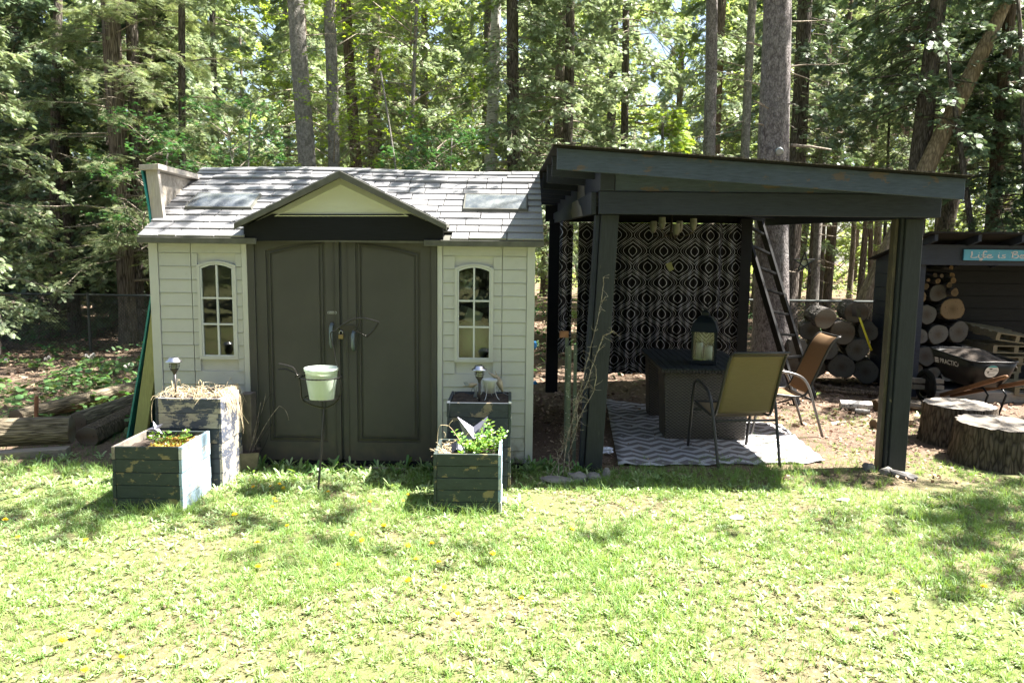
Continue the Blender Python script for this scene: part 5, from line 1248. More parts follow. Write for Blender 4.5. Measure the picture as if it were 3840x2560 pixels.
# ---------------------------------------------------------------- planters
def planter(label, x0, x1, y0, y1, z1, nb, fm, sm, soil=0.06, tilt=0.0, mats=None):
    t = thing('planter_box', label, 'planter', ((x0+x1)/2, (y0+y1)/2, 0), 0, 'square wooden planters in front of the shed')
    th = 0.021; hgt = z1/nb; cx, cy = (x0+x1)/2, (y0+y1)/2; hx, hy = (x1-x0)/2, (y1-y0)/2
    for k in range(nb):
        za, zb2 = k*hgt+0.0015, (k+1)*hgt-0.0015; j = lambda: random.uniform(-0.0025, 0.0025)
        fmm = mats[k] if mats else fm
        a = j(); MB().box(-hx+th+0.001, hx-th-0.001, -hy+a, -hy+th+a, za, zb2).build('board', fmm, t, bevel=0.002)
        a = j(); MB().box(-hx+th+0.001, hx-th-0.001, hy-th+a, hy+a, za, zb2).build('board', fm, t, bevel=0.002)
        a = j(); MB().box(-hx+a, -hx+th+a, -hy-0.004, hy+0.004, za, zb2).build('board', 'grey_plank' if k == nb-1 and 'front left' in label else fm, t, bevel=0.002)
        a = j(); MB().box(hx-th+a, hx+a, -hy-0.004, hy+0.004, za, zb2).build('board', sm, t, bevel=0.002)
    for sx2 in (-1, 1):
        for sy2 in (-1, 1):
            MB().box(sx2*(hx-th-0.045)-0.02, sx2*(hx-th-0.045)+0.02, sy2*(hy-th-0.025)-0.018, sy2*(hy-th-0.025)+0.018, 0.01, z1-0.03).build('corner_block', 'raw_edge', t)
    V = []; nn = 12
    for jj in range(nn+1):
        for i in range(nn+1):
            x = -hx+th+0.003+(2*hx-2*th-0.006)*i/nn; y = -hy+th+0.003+(2*hy-2*th-0.006)*jj/nn
            V.append((x, y, z1-soil+0.02*noise.noise(Vector((x*15, y*15, x0*9)))))
    MB().add(V, [(jj*(nn+1)+i, jj*(nn+1)+i+1, (jj+1)*(nn+1)+i+1, (jj+1)*(nn+1)+i) for jj in range(nn) for i in range(nn)]).build('soil', 'dirt', t)
    return t
zFL = W(424, 1673, 4.84).z; zFR = W(1740, 1700, 4.87).z; zBL = W(700, 1492, 5.35).z; zBR = W(1790, 1511, 5.35).z
planter('green peeling front left planter with sedum and a metal star', -2.655, -2.19, 4.84, 5.30, zFL, 5, 'planter_green', 'planter_sunlit_side', 0.05)
planter('green peeling front right planter with leafy periwinkle in it', -0.515, -0.06, 4.86, 5.27, zFR, 5, 'planter_green', 'planter_sunlit_side', 0.06)
planter('tall worn blue back left planter topped with dry straw', -2.595, -2.115, 5.34, 5.74, zBL, 6, 'planter_blue', 'planter_worn', 0.03, mats=['planter_blue']*3+['planter_blue', 'planter_worn', 'planter_worn'])
planter('tall blue green back right planter holding solar light and white pot', -0.47, 0.0, 5.36, 5.82, zBR, 6, 'planter_blue', 'planter_green', 0.015)
# extra low box showing behind the straw planter
tag(wbox('storage_box', 'old_pot', None, -2.15, -2.06, 5.80, 5.93, 0, W(880, 1478, 5.8).z, bevel=0.005), 'narrow brown post standing behind the straw topped planter', 'post')
# straw
def strands(name, label, cat, n, gen, mat, r_=0.0011, seed=1, kind=None):
    rnd = random.Random(seed); m_ = MB()
    for _ in range(n):
        P = gen(rnd); m_.tube(P, [r_]*(len(P)-1)+[r_*0.5], 3, cap=False)
    o = wb(m_, name, mat); return tag(o, label, cat, kind=kind)
def g_straw(rnd):
    edge = rnd.random()
    if edge < 0.30:   # hangs over the right side
        x, y = -2.12+rnd.uniform(-.03, .0), rnd.uniform(5.4, 5.74); s = Vector((x-0.08, y, zBL+0.01)); L_ = rnd.uniform(0.06, 0.26)*(1.3 if y > 5.6 else 0.6)
        return [s, Vector((x, y, zBL+rnd.uniform(.015, .05))), Vector((x+0.035, y+rnd.uniform(-.02, .03), zBL-L_*0.4)), Vector((x+0.03+rnd.uniform(-.02, .04), y+rnd.uniform(-.03, .03), zBL-L_))]
    c = Vector((rnd.uniform(-2.60, -2.12), rnd.uniform(5.33, 5.72), zBL+rnd.uniform(-0.015, 0.02))); a = rnd.uniform(0, 2*PI); L_ = rnd.uniform(0.05, 0.14)
    d = Vector((math.cos(a), math.sin(a), 0)); h_ = rnd.uniform(0.005, 0.035) if rnd.random() < 0.9 else rnd.uniform(0.05, 0.10)
    return [c-d*L_/2, c-d*L_*0.2+Vector((0, 0, h_)), c+d*L_*0.2+Vector((0, 0, h_*rnd.uniform(0.6, 1.2))), c+d*L_/2+Vector((0, 0, rnd.uniform(-.03, 0.0)))]
strands('dry_straw', 'pale dry straw heaped on top of the back left planter', 'straw', 270, g_straw, 'straw', 0.0014, 3, 'stuff')
def arc(p0, p1, p2, n=7): 
    p0, p1, p2 = Vector(p0), Vector(p1), Vector(p2); return [p0*(1-t)**2+p1*2*t*(1-t)+p2*t*t for t in [i/n for i in range(n+1)]]
ms = MB()
for P in (arc(W(590, 1488, 5.33), W(560, 1490, 5.33), W(570, 1582, 5.33)), arc(W(645, 1500, 5.4), W(650, 1460, 5.4), W(643, 1426, 5.4)), arc(W(738, 1500, 5.4), W(740, 1450, 5.4), W(749, 1424, 5.4)), arc(W(749, 1424, 5.4), W(758, 1428, 5.4), W(758, 1445, 5.4)), arc(W(893, 1520, 5.7), W(900, 1540, 5.7), W(933, 1588, 5.7)), arc(W(880, 1500, 5.7), W(892, 1560, 5.7), W(875, 1585, 5.7))):
    ms.tube(P, 0.0022, 5)
tag(wb(ms, 'straw_stalk', 'straw', None, kind='stuff'), 'long curling dry stalks reaching out of the straw planter', 'stalks')
# solar lights
def solar(label, u, vtop, Y, zb2, full):
    c = W(u, vtop, Y); H = c.z-zb2
    t = thing('solar_light', label, 'garden light', (c.x, Y, zb2), 0, 'solar path lights on the back planters')
    MB().tube([(0, 0, -0.02), (0.002, 0, H-0.125)], [0.011, 0.009], 10).build('stake', 'chair_metal', t, True)
    MB().lathe([(0.009, H-0.13), (0.014, H-0.11), (0.030, H-0.088), (0.030, H-0.084), (0, H-0.084)], 16).build('socket', 'chair_metal', t, True)
    MB().lathe([(0.021, H-0.083), (0.023, H-0.034), (0.0, H-0.034)], 16, rib=0.03, nrib=12).build('lamp_glass', 'lamp_glass', t, True)
    for k in range(6):
        a = 2*PI*k/6+0.3; r2 = 0.034
        MB().tube([(0.026*math.cos(a), 0.026*math.sin(a), H-0.086), (r2*math.cos(a), r2*math.sin(a), H-0.068), (r2*math.cos(a), r2*math.sin(a), H-0.033)], 0.0018, 5).build('cage_bar', 'chair_metal', t)
    for z in (0.066, 0.049):
        MB().tube([(0.036*math.cos(a), 0.036*math.sin(a), H-z) for a in [2*PI*i/20 for i in range(21)]], 0.0018, 5, cap=False).build('cage_ring', 'chair_metal', t)
    MB().lathe([(0.0, H-0.033), (0.060, H-0.033), (0.061, H-0.030), (0.050, H-0.020), (0.046, H-0.017), (0.036, H-0.003), (0.033, H), (0, H)], 20).build('cap', 'bright_steel', t, True)
    MB().box(-0.018, 0.018, -0.018, 0.018, H+0.0005, H+0.002).build('solar_cell', 'solar_black', t)
solar('silver topped solar light in the straw planter by the left window', 652, 1340, 5.47, zBL-0.03, True)
solar('silver topped solar light beside the small white pot', 1798, 1370, 5.5, zBR-0.02, False)
# metal stars
def barn_star(label, c, r_, rz, tiltx, roll):
    V = []; 
    for i in range(10):
        q_ = r_ if i % 2 == 0 else r_*0.40; V.append((q_*math.sin(i*PI/5), 0, q_*math.cos(i*PI/5)))
    V.append((0, -r_*0.26, 0)); V.append((0, r_*0.03, 0)); Fs = [(i, (i+1) % 10, 10) for i in range(10)]+[((i+1) % 10, i, 11) for i in range(10)]
    o = MB().add(V, Fs).build('metal_star', 'star_metal', None); o.location = c
    o.rotation_euler = (Matrix.Rotation(rz, 3, 'Z') @ Matrix.Rotation(tiltx, 3, 'X') @ Matrix.Rotation(roll, 3, 'Y')).to_euler()
    return tag(o, label, 'star ornament')
barn_star('small lilac grey metal star on the rim of the front left planter', W(583, 1608, 5.24), 0.062, 0.1, -0.35, -0.35)
barn_star('large lilac grey metal star behind the periwinkle leaves', W(1775, 1640, 5.20), 0.185, 0.05, -0.15, -0.66)
# white pot on stand, birds
pc = W(1836, 1472, 5.62)
wp = thing('flower_pot', 'small white pot in a curly legged stand on the back right planter', 'pot', (pc.x, 5.62, zBR-0.015))
hh = pc.z-zBR+0.015
MB().lathe([(0, hh), (0.038, hh), (0.054, hh+0.10), (0.057, hh+0.104), (0.054, hh+0.106), (0.050, hh+0.10), (0.045, hh+0.085), (0, hh+0.085)], 24).build('bowl', 'bucket_white', wp, True)
for a in (R(195), R(250), R(320), R(80)):
    c_, s_ = math.cos(a), math.sin(a)
    MB().tube(arc((0.052*c_, 0.052*s_, hh+0.095), (0.048*c_, 0.048*s_, hh*0.6), (0.10*c_, 0.10*s_, 0.0), 8), 0.0024, 6).build('stand_leg', 'bucket_white', wp, True)
MB().tube([(0.057*math.cos(a), 0.057*math.sin(a), hh+0.095) for a in [2*PI*i/20 for i in range(21)]], 0.003, 6, cap=False).build('stand_ring', 'bucket_white', wp, True)
def bird(label, A, B, bodyr, tail, wing, flip=1):
    A, B = Vector(A), Vector(B); t = thing('bird_ornament', label, 'bird ornament', tuple(A.lerp(B, 0.5))); d = B-A
    prof = [0.15, 0.6, 0.95, 1.0, 0.8, 0.5, 0.3]; wb(MB().tube([A+d*i/6 for i in range(7)], [bodyr*q_ for q_ in prof], 10), 'body', 'bird_wood', t, smooth=True)
    wb(MB().tube([A, A-d.normalized()*0.035], [0.006, 0.001], 6), 'beak', 'bird_wood', t)
    wb(MB().add([B, Vector(tail), Vector(tail)+Vector((0.03, 0.0, -0.012)), B+Vector((0, 0, -0.012))], [(0, 1, 2, 3)]), 'tail', 'bird_tin', t)
    w0 = A.lerp(B, 0.3)+Vector((0, -bodyr, 0)); wb(MB().add([w0, w0+Vector(wing), w0+Vector(wing)*0.6+Vector((0.03*flip, 0, 0.03)), w0+Vector((0.02*flip, 0, 0.03))], [(0, 1, 2, 3)]), 'wing', 'bird_tin', t)
    for s in (-1, 1): wb(MB().tube([A.lerp(B, 0.6), A.lerp(B, 0.6)+Vector((0.012*s, 0, -0.05))], 0.002, 5), 'leg', 'dark_steel', t)
    return t
bird('carved bird ornament with tin wing leaning right of the white pot', W(1862, 1405, 5.72), W(1885, 1468, 5.72), 0.026, W(1918, 1487, 5.72), (0.035, -0.01, 0.045), 1)
wb(MB().tube([W(1832, 1396, 5.72), W(1862, 1415, 5.72)], [0.004, 0.018], 8), 'neck', 'bird_wood', bpy.data.objects['bird_ornament'], smooth=True)
bird('pale carved bird ornament left of the solar light', W(1750, 1446, 5.66), W(1790, 1440, 5.66), 0.020, W(1774, 1488, 5.66), (-0.035, -0.01, 0.0), -1)
# rebar sculpture with bucket
RB = thing('rebar_plant_stand', 'bent rebar plant stand shaped like an animal holding a white bucket', 'plant stand', tuple(G(1190, 1845)))
Y5 = 5.3
def rb(pts, r_=0.0072, nm='rebar_rod', y=None, par=RB):
    P = [W(p[0], p[1], (p[2] if len(p) > 2 else Y5)) for p in pts]
    Q = []
    for i in range(len(P)-1):
        p0, p1, p2, p3 = P[max(i-1, 0)], P[i], P[i+1], P[min(i+2, len(P)-1)]; seg = max(3, int((p2-p1).length/0.006))
        for j in range(seg):
            u = j/seg; Q.append(0.5*((2*p1)+(-p0+p2)*u+(2*p0-5*p1+4*p2-p3)*u*u+(-p0+3*p1-3*p2+p3)*u**3))
    Q.append(P[-1]); wb(MB().tube(Q, [r_*(1.12 if i % 2 else 0.90) for i in range(len(Q))], 7), nm, 'rebar', par)
g0_ = G(1190, 1848)
P_ = W(1217, 1532, Y5); Q = [Vector((g0_.x, g0_.y, -0.05)).lerp(P_, i/110) for i in range(111)]; wb(MB().tube(Q, [0.0085*(1.12 if i % 2 else 0.88) for i in range(111)], 7), 'stake', 'rebar', RB)
rb([(1217, 1530), (1175, 1520), (1135, 1498), (1128, 1450), (1122, 1418), (1110, 1400)])
rb([(1217, 1530), (1250, 1515), (1272, 1490), (1279, 1455), (1274, 1410)])
rb([(1276, 1412), (1266, 1372), (1256, 1330), (1246, 1290), (1240, 1250), (1262, 1238)], 0.004)
rb([(1262, 1238), (1285, 1218), (1320, 1199), (1355, 1193), (1390, 1199), (1420, 1208)]); rb([(1420, 1208), (1400, 1238), (1376, 1262)]); rb([(1376, 1262), (1350, 1248), (1322, 1236)], 0.0045)
rb([(1350, 1194), (1347, 1210), (1336, 1228)], 0.0045)
rb([(1045, 1364), (1075, 1370), (1100, 1380), (1112, 1402)]); rb([(1042, 1386), (1070, 1384), (1095, 1394), (1114, 1404)]); rb([(1112, 1402), (1126, 1404)], 0.005); rb([(1112, 1404), (1105, 1416)], 0.005)
bc = W(1205, 1375, Y5); by = Y5-0.0
def hoop(v, ru, yc, nm, rr_=0.0055):
    c = W(1200, v, Y5); rad_ = ru
    wb(MB().tube([(bc.x+rad_*math.cos(a), Y5+rad_*math.sin(a), c.z) for a in [2*PI*i/60 for i in range(61)]], [rr_*(1.1 if i % 2 else 0.92) for i in range(61)], 7, cap=False), nm, 'rebar', RB)
hoop(1412, 0.142, 0, 'hoop'); hoop(1490, 0.125, 0, 'hoop', 0.0035)
bk = thing('bucket', 'white ribbed plastic bucket of soil held in the rebar stand', 'bucket', (bc.x, Y5, W(1205, 1496, Y5).z))
H = W(1205, 1386, Y5).z-W(1205, 1496, Y5).z+0.015
MB().lathe([(0, 0), (0.083, 0), (0.086, 0.004), (0.108, H*0.68)], 48, rib=0.012, nrib=24).build('pail', 'bucket_plastic', bk, True)
MB().lathe([(0.108, H*0.68+0.0005), (0.115, H-0.02), (0.121, H-0.018), (0.122, H), (0.115, H), (0.111, H*0.7), (0.109, H*0.69)], 36).build('collar', 'bucket_plastic', bk, True)
MB().lathe([(0, H-0.035), (0.113, H-0.038)], 24).build('soil', 'dirt', bk)
# plant pot with wire cage near the door
p0 = G(925, 1775)
pt = thing('square_pot', 'brown square pot with dry stems and wire hoop beside the door', 'pot', (p0.x, p0.y+0.06, 0), 0.25)
h_ = 0.17; V = [(-0.055, -0.055, 0), (0.055, -0.055, 0), (0.055, 0.055, 0), (-0.055, 0.055, 0), (-0.085, -0.085, h_), (0.085, -0.085, h_), (0.085, 0.085, h_), (-0.085, 0.085, h_)]
MB().add(V, [(3, 2, 1, 0), (0, 1, 5, 4), (1, 2, 6, 5), (2, 3, 7, 6), (3, 0, 4, 7)]).build('pot_wall', 'old_pot', pt)
MB().box(-0.078, 0.078, -0.078, 0.078, h_-0.02, h_-0.018).build('soil', 'dirt', pt)
mm_ = MB()
for P in (arc((0.0, 0, 0.15), (0.10, 0.02, 0.42), (0.14, 0.02, 0.62)), arc((0.02, 0, 0.15), (0.13, 0.0, 0.4), (0.24, 0, 0.52)), arc((0.24, 0, 0.52), (0.30, 0, 0.50), (0.31, 0, 0.40)), arc((0.0, 0, 0.15), (0.06, 0.02, 0.35), (0.10, 0.02, 0.55))): mm_.tube(P, 0.002, 5)
mm_.build('dry_stem', 'twig', pt)
MB().tube([(0.02+0.17*t+0.03*math.cos(a), 0.0, 0.20+0.42*t+0.18*math.sin(a)*0+0.03*math.sin(a)) for t, a in [(0, 0)]]+[(0.13+0.05*math.cos(a)+0.06*math.sin(a), 0.01, 0.38+0.24*math.sin(a)) for a in [2*PI*i/30 for i in range(31)]], 0.0025, 5).build('wire_hoop', 'dark_steel', pt)
# things in the front right planter
sl = thing('broken_solar_lamp', 'broken black solar lamp top lying in the front right planter', 'lamp', tuple(W(1725, 1690, 4.98)), 0, None, (0.5, 0.55, 0.3))
MB().hexa([(-0.06, -0.05, -0.02), (0.05, -0.05, -0.02), (0.05, 0.05, -0.02), (-0.06, 0.05, -0.02), (-0.045, -0.035, 0.025), (0.035, -0.035, 0.025), (0.035, 0.035, 0.025), (-0.045, 0.035, 0.025)]).build('housing', 'solar_black', sl, bevel=0.003)
MB().box(-0.035, 0.025, -0.027, 0.027, 0.0255, 0.028).build('solar_cell', 'star_metal', sl)
mm_ = MB(); rnd = random.Random(9)
for P in (arc(W(1725, 1655, 5.1), W(1700, 1610, 5.1), W(1683, 1597, 5.1)), arc(W(1683, 1597, 5.1), W(1684, 1588, 5.1), W(1697, 1576, 5.1)), arc(W(1683, 1597, 5.1), W(1668, 1592, 5.1), W(1652, 1594, 5.1)), arc(W(1722, 1655, 5.1), W(1740, 1640, 5.1), W(1760, 1620, 5.1)), arc(W(1668, 1640, 5.1), W(1674, 1620, 5.1), W(1662, 1618, 5.1)), arc(W(1652, 1594, 5.1), W(1640, 1605, 5.1), W(1640, 1660, 5.1))): mm_.tube(P, 0.0022, 5)
for _ in range(60):
    s = Vector((rnd.uniform(-0.49, -0.36), rnd.uniform(4.9, 5.2), zFR-0.04)); a = rnd.uniform(0, 6.28); e = s+Vector((math.cos(a)*0.06, math.sin(a)*0.05, rnd.uniform(-0.005, 0.06))); mm_.tube(arc(s, (s+e)/2+Vector((0, 0, 0.03)), e, 4), 0.0016, 4)
tag(wb(mm_, 'dry_twigs', 'straw', None, kind='stuff'), 'bare curling dry twigs at the left of the front right planter', 'twigs')
# bare fallen things
mm_ = MB().tube([G(1620, 1748, 0.03), G(1760, 1745, 0.05)], 0.014, 6); 
tag(wb(MB().beam(G(1555, 1753, 0.02)+Vector((-0.6, 0, 0)), G(1520, 1760, 0.02), 0.03, 0.015), 'loose_stick', 'grey_plank', None), 'thin pale stick lying in front of the shed door', 'stick')
for (u, v, y, lb_) in ((2005, 1293, 11.2, 'small blue plastic scrap behind the right side of the shed'), (2006, 1443, 9.9, 'light blue scrap on the ground behind the shed')):
    p = W(u, v, y); tag(lump('plastic_scrap', 'tarp_blue', p, (0.035, 0.03, 0.06), 4, 2, 0.4, smooth=False), lb_, 'scrap')
# ================================================================== vegetation
rs = np.random.RandomState(11)
T_CEDAR = rhombs([(0, 0, 0, 1.0, 0.05, 0.03)]+[(0, 0.12+0.15*i, s*(0.75-0.05*i), 0.58-0.075*i, 0.055, 0.03) for i in range(5) for s in (-1, 1)])
T_HEM = rhombs([(0, 0, 0, 1.0, 0.02, 0.0)]+[(0, 0.06+0.125*i, s*1.05, 0.40-0.035*i, 0.030, 0.01) for i in range(7) for s in (-1, 1)])
T_SPR = rhombs([(0, 0, 0, 1.0, 0.07, 0.02)]+[(0, 0.15+0.17*i, s*0.8, 0.42-0.05*i, 0.06, 0.02) for i in range(4) for s in (-1, 1)])
T_MAPLE = rhombs([(0, 0, 0, 1.0, 0.20, 0.10), (0, 0.05, 0.85, 0.82, 0.16, 0.08), (0, 0.05, -0.85, 0.82, 0.16, 0.08), (0, 0, 1.75, 0.5, 0.12, 0.05), (0, 0, -1.75, 0.5, 0.12, 0.05)])
T_FAR = rhombs([(0, 0, 0, 1.0, 0.30, 0.1), (0.1, 0.2, 1.1, 0.8, 0.25, 0.1), (-0.1, 0.2, -1.1, 0.8, 0.25, 0.1)])

def unit(v): return v/np.maximum(np.linalg.norm(v, axis=-1, keepdims=True), 1e-6)
def conifer(seed, H, z0, Rm, nb, per, T, sc, droop=0.25, rise=0.15, flat=0.35, cone=True):
    """crown leaves and branch wood round a trunk on the z axis"""
    r = np.random.RandomState(seed); P, D, U = [], [], []; wood = MB()
    for b in range(nb):
        t = (b+r.rand())/nb; z = z0+(H-z0)*t; az = r.rand()*2*PI
        L = Rm*((1-t)**0.75 if cone else (1-0.55*t))*(0.65+0.5*r.rand())+0.15
        ca, sa = math.cos(az), math.sin(az); npt = 6; pts = []
        cz = r.uniform(-0.5, 1)*rise; dr = droop*(0.6+0.8*r.rand())
        for i in range(npt+1):
            s = i/npt; pts.append(np.array([ca*L*s, sa*L*s, z+L*(cz*s-dr*s*s)+r.normal()*0.02*L*s]))
        wood.tube([tuple(p) for p in pts], [max(0.004, 0.022*(L/Rm)*(1-i/npt*0.85)) for i in range(npt+1)], 4, cap=False)
        for k in range(per):
            s = 0.12+0.88*math.sqrt(r.rand()); i = min(npt-1, int(s*npt)); f = s*npt-i; p = pts[i]*(1-f)+pts[i+1]*f
            wd = L*0.33*(1.05-s)+0.08; side = r.uniform(-1, 1); tv = np.array([-sa, ca, 0])*side
            q = p+tv*wd*abs(side)**0.3+np.array([0, 0, r.normal()*0.05-0.10*abs(side)*wd])
            d = np.array([ca, sa, -0.25])*0.7+tv*0.9+r.normal(size=3)*0.25+np.array([0, 0, -0.35*dr*3*s])
            P.append(q); D.append(d); U.append(np.array([0, 0, 1])+r.normal(size=3)*flat)
            if k % 7 == 0: wood.tube([tuple(p), tuple((p+q)/2+np.array([0, 0, 0.01])), tuple(q)], [0.006, 0.004, 0.002], 3, cap=False)
    P, D, U = np.array(P), np.array(D), np.array(U); N_ = len(P)
    M = frames(D, U, sc*(0.6+0.8*r.rand(N_)), r.normal(size=N_)*0.35)
    return scatter(T[0], T[1], P, M), wood
def leafy(seed, H, z0, Rm, n, T, sc, cl=5, nl=9):
    """broadleaf crown: layers of leaf clusters at twig ends"""
    r = np.random.RandomState(seed); P, D, U = [], [], []; wood = MB()
    for b in range(n):
        t = r.rand(); z = z0+(H-z0)*t; az = r.rand()*2*PI; L = Rm*(0.35+0.65*math.sqrt(r.rand()))*(1.0-0.45*abs(t-0.4)); c = np.array([math.cos(az)*L, math.sin(az)*L, z+r.uniform(-.1, .25)*L])
        if b % 2 == 0: wood.tube([(0, 0, z-0.35*L), tuple(c*0.5+np.array([0, 0, z*0.5-0.05*L])), tuple(c)], [0.014, 0.008, 0.003], 4, cap=False)
        for k in range(cl):
            cc = c+r.normal(size=3)*np.array([0.22, 0.22, 0.07])
            for j in range(nl):
                a = r.rand()*2*PI; d = np.array([math.cos(a), math.sin(a), -0.25+r.normal()*0.2]); P.append(cc+d*0.05+r.normal(size=3)*0.035); D.append(d); U.append(np.array([0, 0, 1])+r.normal(size=3)*0.35)
    P, D, U = np.array(P), np.array(D), np.array(U)
    return scatter(T[0], T[1], P, frames(D, U, sc*(0.6+0.7*r.rand(len(P))))), wood
CR = {}; HI = conifer(9, 17, 6.8, 2.6, 60, 60, T_CEDAR, 0.2, 0.3)
def mk(key, res, mat, wmat='twig_dark'):
    (V, Fx), wd = res; me = np_mesh('crown_'+key, V, Fx); me.materials.append(MATS[mat]); wm = wd.mesh('branches_'+key); wm.materials.append(MATS[wmat]); CR[key] = (me, wm)
mk('cedar_a', conifer(1, 8.5, 0.9, 1.7, 85, 95, T_CEDAR, 0.115, 0.35), 'leaf_cedar', 'twig')
mk('cedar_b', conifer(2, 8.5, 1.6, 1.9, 80, 95, T_CEDAR, 0.125, 0.45), 'leaf_cedar', 'twig')
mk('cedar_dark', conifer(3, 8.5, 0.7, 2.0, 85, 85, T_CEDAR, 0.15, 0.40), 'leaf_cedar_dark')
mk('hemlock', conifer(4, 9, 0.8, 2.3, 75, 85, T_HEM, 0.18, 0.22, 0.2, 0.22), 'leaf_hemlock', 'twig')
mk('spruce_young', conifer(5, 3.2, 0.2, 0.95, 60, 50, T_SPR, 0.13, 0.1, 0.3, 0.5), 'leaf_spruce', 'twig')
mk('maple', leafy(6, 6.5, 1.8, 1.7, 85, T_MAPLE, 0.068, 4, 7), 'leaf_maple', 'twig')
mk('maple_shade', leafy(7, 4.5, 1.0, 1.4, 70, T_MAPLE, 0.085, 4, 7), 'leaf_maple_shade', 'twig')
mk('far_leafy', leafy(8, 11, 0.6, 3.0, 260, T_FAR, 0.12, 6, 10), 'leaf_far', 'twig')
mk('high_crown', HI, 'leaf_cedar')

def trunk_mesh(path, rad, mat, seed=0, sides=14):
    """path list of points, radii list; bark waviness"""
    V = []; n = len(path); rnd = random.Random(seed); ph = [rnd.uniform(0, 6.28) for _ in range(4)]
    Fs = []
    for j, (p, r_) in enumerate(zip(path, rad)):
        for i in range(sides):
            a = 2*PI*i/sides; q_ = 1+0.07*math.sin(3*a+ph[0])+0.05*math.sin(5*a+ph[1]+p.z*0.5)+0.03*noise.noise(Vector((a*2, p.z*2, seed)))
            V.append((p.x+r_*q_*math.cos(a), p.y+r_*q_*math.sin(a), p.z))
    Fs = [(j*sides+i, j*sides+(i+1) % sides, (j+1)*sides+(i+1) % sides, (j+1)*sides+i) for j in range(n-1) for i in range(sides)]
    Fs.append(tuple((n-1)*sides+i for i in range(sides)))
    return MB().add(V, Fs)
def tree(name, label, u1, v1, u2, v2, Y, wpx, bark_, crown=None, cs=1.0, cz=0.0, group=None, top=14.0, wtop=None, crz=None, extra=None, Ycr=None, dead=0, cat='tree', flare=1.35, nocrown=False):
    """trunk seen from (u1, v1) above to (u2, v2) below at distance Y, wpx wide in the photograph at the lower end"""
    a, b = W(u1, v1, Y), W(u2, v2, Y); d = (a-b)/(a.z-b.z); f = lambda z: b+d*(z-b.z)
    base = f(0.0); r0 = wpx*Y/2800/2; r1 = (wtop if wtop else wpx*0.86)*Y/2800/2
    t = thing(name, label, cat, (base.x, base.y, 0), 0, group)
    zs = [-0.1, 0.12, 0.35, 0.8]+[0.8+(top-0.8)*i/10 for i in range(1, 11)]
    rd = lambda z: (r0+(r1-r0)*(z-b.z)/(a.z-b.z+1e-6)) if z < a.z else max(0.005, r1*(1-(z-a.z)/(top-a.z+0.01)*0.75))
    path, rad = [], []
    for z in zs:
        p = f(z)-base; wob = 0.02*math.sin(z*0.9+u1)*min(1, z/3) ; path.append(Vector((p.x+wob, p.y, z))); rr = max(min(0.03, r0*0.5), rd(z)); fl = 1+(flare-1)*math.exp(-max(z, 0)/0.25); rad.append(rr*fl)
    trunk_mesh(path, rad, bark_, int(u1)).build('trunk', bark_, t, True)
    if crown:
        me, wm = CR[crown]; rot = (crz if crz is not None else (u1*0.37) % 6.28)
        tl = math.atan2(d.x, 1)
        for nm, mm, kd in (('crown', me, 'stuff'), ('branches', wm, None)):
            o = link(nm, mm, None, t); o.scale = (cs, cs, cs); o.rotation_euler = (0, tl*0.7, rot); o.location = (0, 0, cz)
            o['kind'] = 'stuff'
    if dead:
        rnd = random.Random(int(u1)); m_ = MB()
        for k in range(dead):
            z = rnd.uniform(1.2, 5.5); p = f(z)-base; az = rnd.uniform(0, 2*PI); L = rnd.uniform(0.3, 1.3); s = Vector((p.x, p.y, z))+Vector((math.cos(az), math.sin(az), 0))*rd(z)*0.9; e = s+Vector((math.cos(az)*L, math.sin(az)*L, rnd.uniform(-0.35, 0.2)*L))
            Q = wander(s, e, 6, 0.02*L+0.008, rnd.random()); m_.tube(Q, [0.012, 0.010, 0.008, 0.007, 0.005, 0.004, 0.002], 4, cap=False)
            for q_ in Q[2:]:
                e2 = q_+Vector((rnd.uniform(-1, 1), rnd.uniform(-1, 1), rnd.uniform(-0.8, 0.4)))*0.22*L; m_.tube([q_, (q_+e2)/2+Vector((0, 0, 0.01)), e2], [0.004, 0.003, 0.0015], 3, cap=False)
        m_.build('dead_branches', 'twig', t, kind='stuff')
    return t
GT = 'trees standing behind the shed and pergola'
# named trunks, left to right
tree('cedar_tree', 'left stem of the rugged double trunked cedar left of the shed', 415, 0, 470, 1000, 13.6, 60, 'bark_cedar', 'hemlock', 0.95, 0.3, GT, wtop=62, dead=16)
tree('cedar_tree', 'right stem of the rugged double trunked cedar left of the shed', 495, 0, 515, 1000, 13.8, 45, 'bark_dark', None, 1, 0, GT, dead=18)
tree('cedar_tree', 'dark slim trunk just left of the leaning ramp', 560, 300, 548, 1200, 15.5, 45, 'bark_dark', 'cedar_a', 1.05, 0.6, GT)
tree('cedar_tree', 'leafy cedar covering the far left edge with pale green sprays', -60, 0, -40, 900, 11.8, 50, 'bark_dark', 'cedar_a', 0.85, 0.0, GT)
tree('cedar_tree', 'dark leafy cedar left of the double trunked cedar', 215, 0, 205, 900, 14.5, 34, 'bark_dark', 'cedar_dark', 0.90, 0.2, GT, dead=10)
tree('hemlock_tree', 'feathery hemlock spreading over the left end of the shed roof', 680, 0, 690, 640, 14.2, 26, 'bark_dark', 'hemlock', 0.85, 0.9, GT, dead=10)
tree('maple_tree', 'pale barked trunk left of the gable peak, thickest of the pair', 1112, 0, 1152, 640, 12.2, 62, 'bark_maple', None, 1, 0, GT, wtop=58, dead=8)
tree('maple_tree', 'second pale trunk directly behind the gable peak', 1236, 0, 1250, 640, 12.4, 42, 'bark_maple', 'maple', 0.8, 1.5, GT, wtop=40, dead=6, crz=1.0)
tree('cedar_tree', 'reddish shaggy trunk right of the gable peak', 1300, 0, 1335, 650, 14.0, 42, 'bark_brown', 'hemlock', 0.8, 1.2, GT, dead=14)
